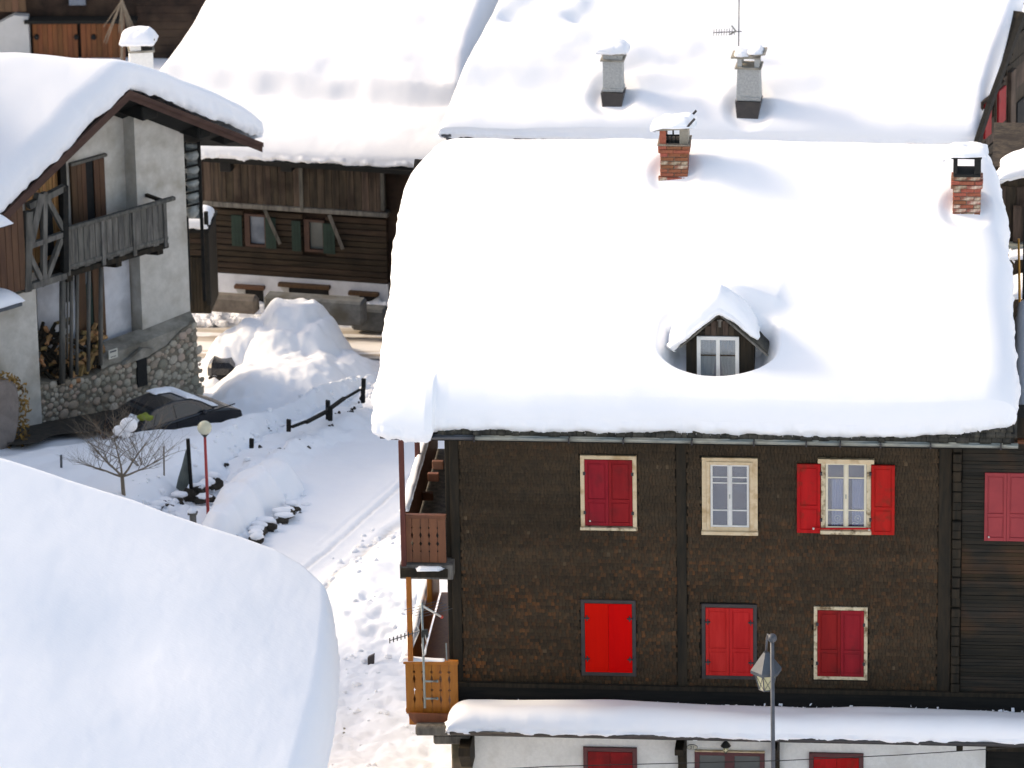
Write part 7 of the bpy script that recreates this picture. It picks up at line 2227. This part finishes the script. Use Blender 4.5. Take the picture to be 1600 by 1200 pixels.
el_ = lambda ru, rz: [(u + ru * math.cos(2 * math.pi * i / n_), z + rz * math.sin(2 * math.pi * i / n_)) for i in range(n_)]
build(MB().fprism(FM, el_(.105, .058), .0, .012), 'rim', M['marker'], np_)
build(MB().fprism(FM, el_(.097, .050), .0, .016), 'plate', M['paper'], np_)
cu = bpy.data.curves.new('digits', 'FONT'); cu.body = '21'; cu.size = .085; cu.extrude = .001; cu.align_x = 'CENTER'; cu.align_y = 'CENTER'
tx = bpy.data.objects.new('digits', cu); COL.objects.link(tx); tx.parent = np_
tx.rotation_euler = (R(90), 0, 0); tx.location = (0, -.0005, 0)
bpy.context.view_layer.update()
me = bpy.data.meshes.new_from_object(tx.evaluated_get(bpy.context.evaluated_depsgraph_get()))
bpy.data.objects.remove(tx)
me.materials.clear()
tx = link_mesh('digits', me, M['marker'], np_)
tx.rotation_euler = (R(90), 0, 0); tx.location = (0, -.0005, 0)

# ---- overhead wire across the front
pts = []
for (x, y) in ((700, 1206), (860, 1197.5), (1220, 1188.5), (1400, 1180), (1600, 1167), (1700, 1160)):
    pts.append(hit(x, y, (0, -5.0, 0), (0, 1, 0)))
wr = build(MB().path(pts, .0085, 6), 'overhead_wire', M['rubber'], fix=False)
tag(wr, 'thin dark wire strung low across the front of the house', 'wire')

# ---- television antenna on the lower balcony
Ya = -.62
def A(px, py, y=Ya): return hit(px, py, (0, y, 0), (0, 1, 0))
ta_ = thing('tv_antenna', A(663, 1105), 'galvanised mast with two small aerials on the honey-coloured balcony', 'antenna')
build(MB().tube(A(664, 1106), A(659, 942), .022, 10), 'mast', M['pvc'], ta_, smooth=True)
for py in (1064.5, 1091.5):
    build(MB().tube(A(663, py, Ya + .02), A(683, py, -.36), .02, 8), 'wall_bracket', M['pvc'], ta_, smooth=True)
    build(MB().blob(A(683, py, -.36), .03, 8, 6, 0), 'bracket_foot', M['pvc'], ta_, smooth=True)
bm1a, bm1b = A(657, 945), A(690, 964, Ya + .3)
build(MB().tube(bm1a, bm1b, .022, 8), 'white_boom', M['white_plastic'], ta_, smooth=True)
build(MB().blob(bm1b, .035, 8, 6, 0), 'red_cap', M['red_plastic'], ta_, smooth=True)
mb = MB()
for i in range(5):
    c_ = bm1a.lerp(bm1b, .05 + i * .16)
    dd = Vector((.32, .1, .06))
    mb.tube(c_ - dd, c_ + dd, .005, 4)
build(mb, 'elements', M['grey_metal'], ta_)
b2a, b2b = A(656, 986), A(609, 1001, Ya - .2)
build(MB().tube(b2a, b2b, .010, 6), 'second_boom', M['grey_metal'], ta_)
mb = MB()
for i in range(7):
    c_ = b2a.lerp(b2b, .25 + i * .125)
    mb.bar(c_ - Vector((0, 0, .05)), c_ + Vector((0, 0, .05)), .018, .03)
build(mb, 'director_rods', M['black_metal'], ta_)
build(MB().path([A(650, 974), A(655, 986), A(648, 1004)], .012, 6).path([A(643, 990), A(655, 986)], .014, 6), 'reflector', M['white_plastic'], ta_)
build(MB().box(A(664, 985).x - .07, A(664, 985).x + .06, Ya - .05, Ya + .05, A(664, 995).z, A(664, 984).z), 'amplifier_box', M['black_metal'], ta_, bevel=.01)
build(MB().path([A(664, 990, Ya - .04), A(667, 1005, Ya - .05), A(665, 1022, Ya - .05), A(661, 1024, Ya - .05), A(659, 1006, Ya - .04)], .010, 6), 'cable_loop', M['white_plastic'], ta_)
build(MB().tube(A(697, 1005, -.3), A(698, 1034, -.3), .014, 6), 'rod', M['pvc'], ta_)

# ---- thin antenna on the roof behind
Yq = onB(1154, 82, .5)[1] - .15
def Bq(px, py): return hit(px, py, (0, Yq, 0), (0, 1, 0))
ra = thing('roof_antenna', Bq(1154.5, 78), 'thin mast with one small comb aerial rising from the snowy roof behind', 'antenna')
build(MB().tube(Bq(1154, 86), Bq(1155, -20), .016, 6), 'mast', M['grey_metal'], ra)
a, b = Bq(1159, 49), Bq(1114, 51)
build(MB().tube(a, b, .014, 6), 'boom', M['zinc_dark'], ra)
mb = MB()
for i in range(9):
    c_ = a.lerp(b, .25 + i * .09); mb.tube(c_ - Vector((0, .12, .05)), c_ + Vector((0, .12, .05)), .01, 4)
build(mb, 'elements', M['zinc_dark'], ra)
build(MB().path([Bq(1143, 40), Bq(1150, 49), Bq(1140, 54)], .02, 5), 'reflector', M['zinc'], ra)
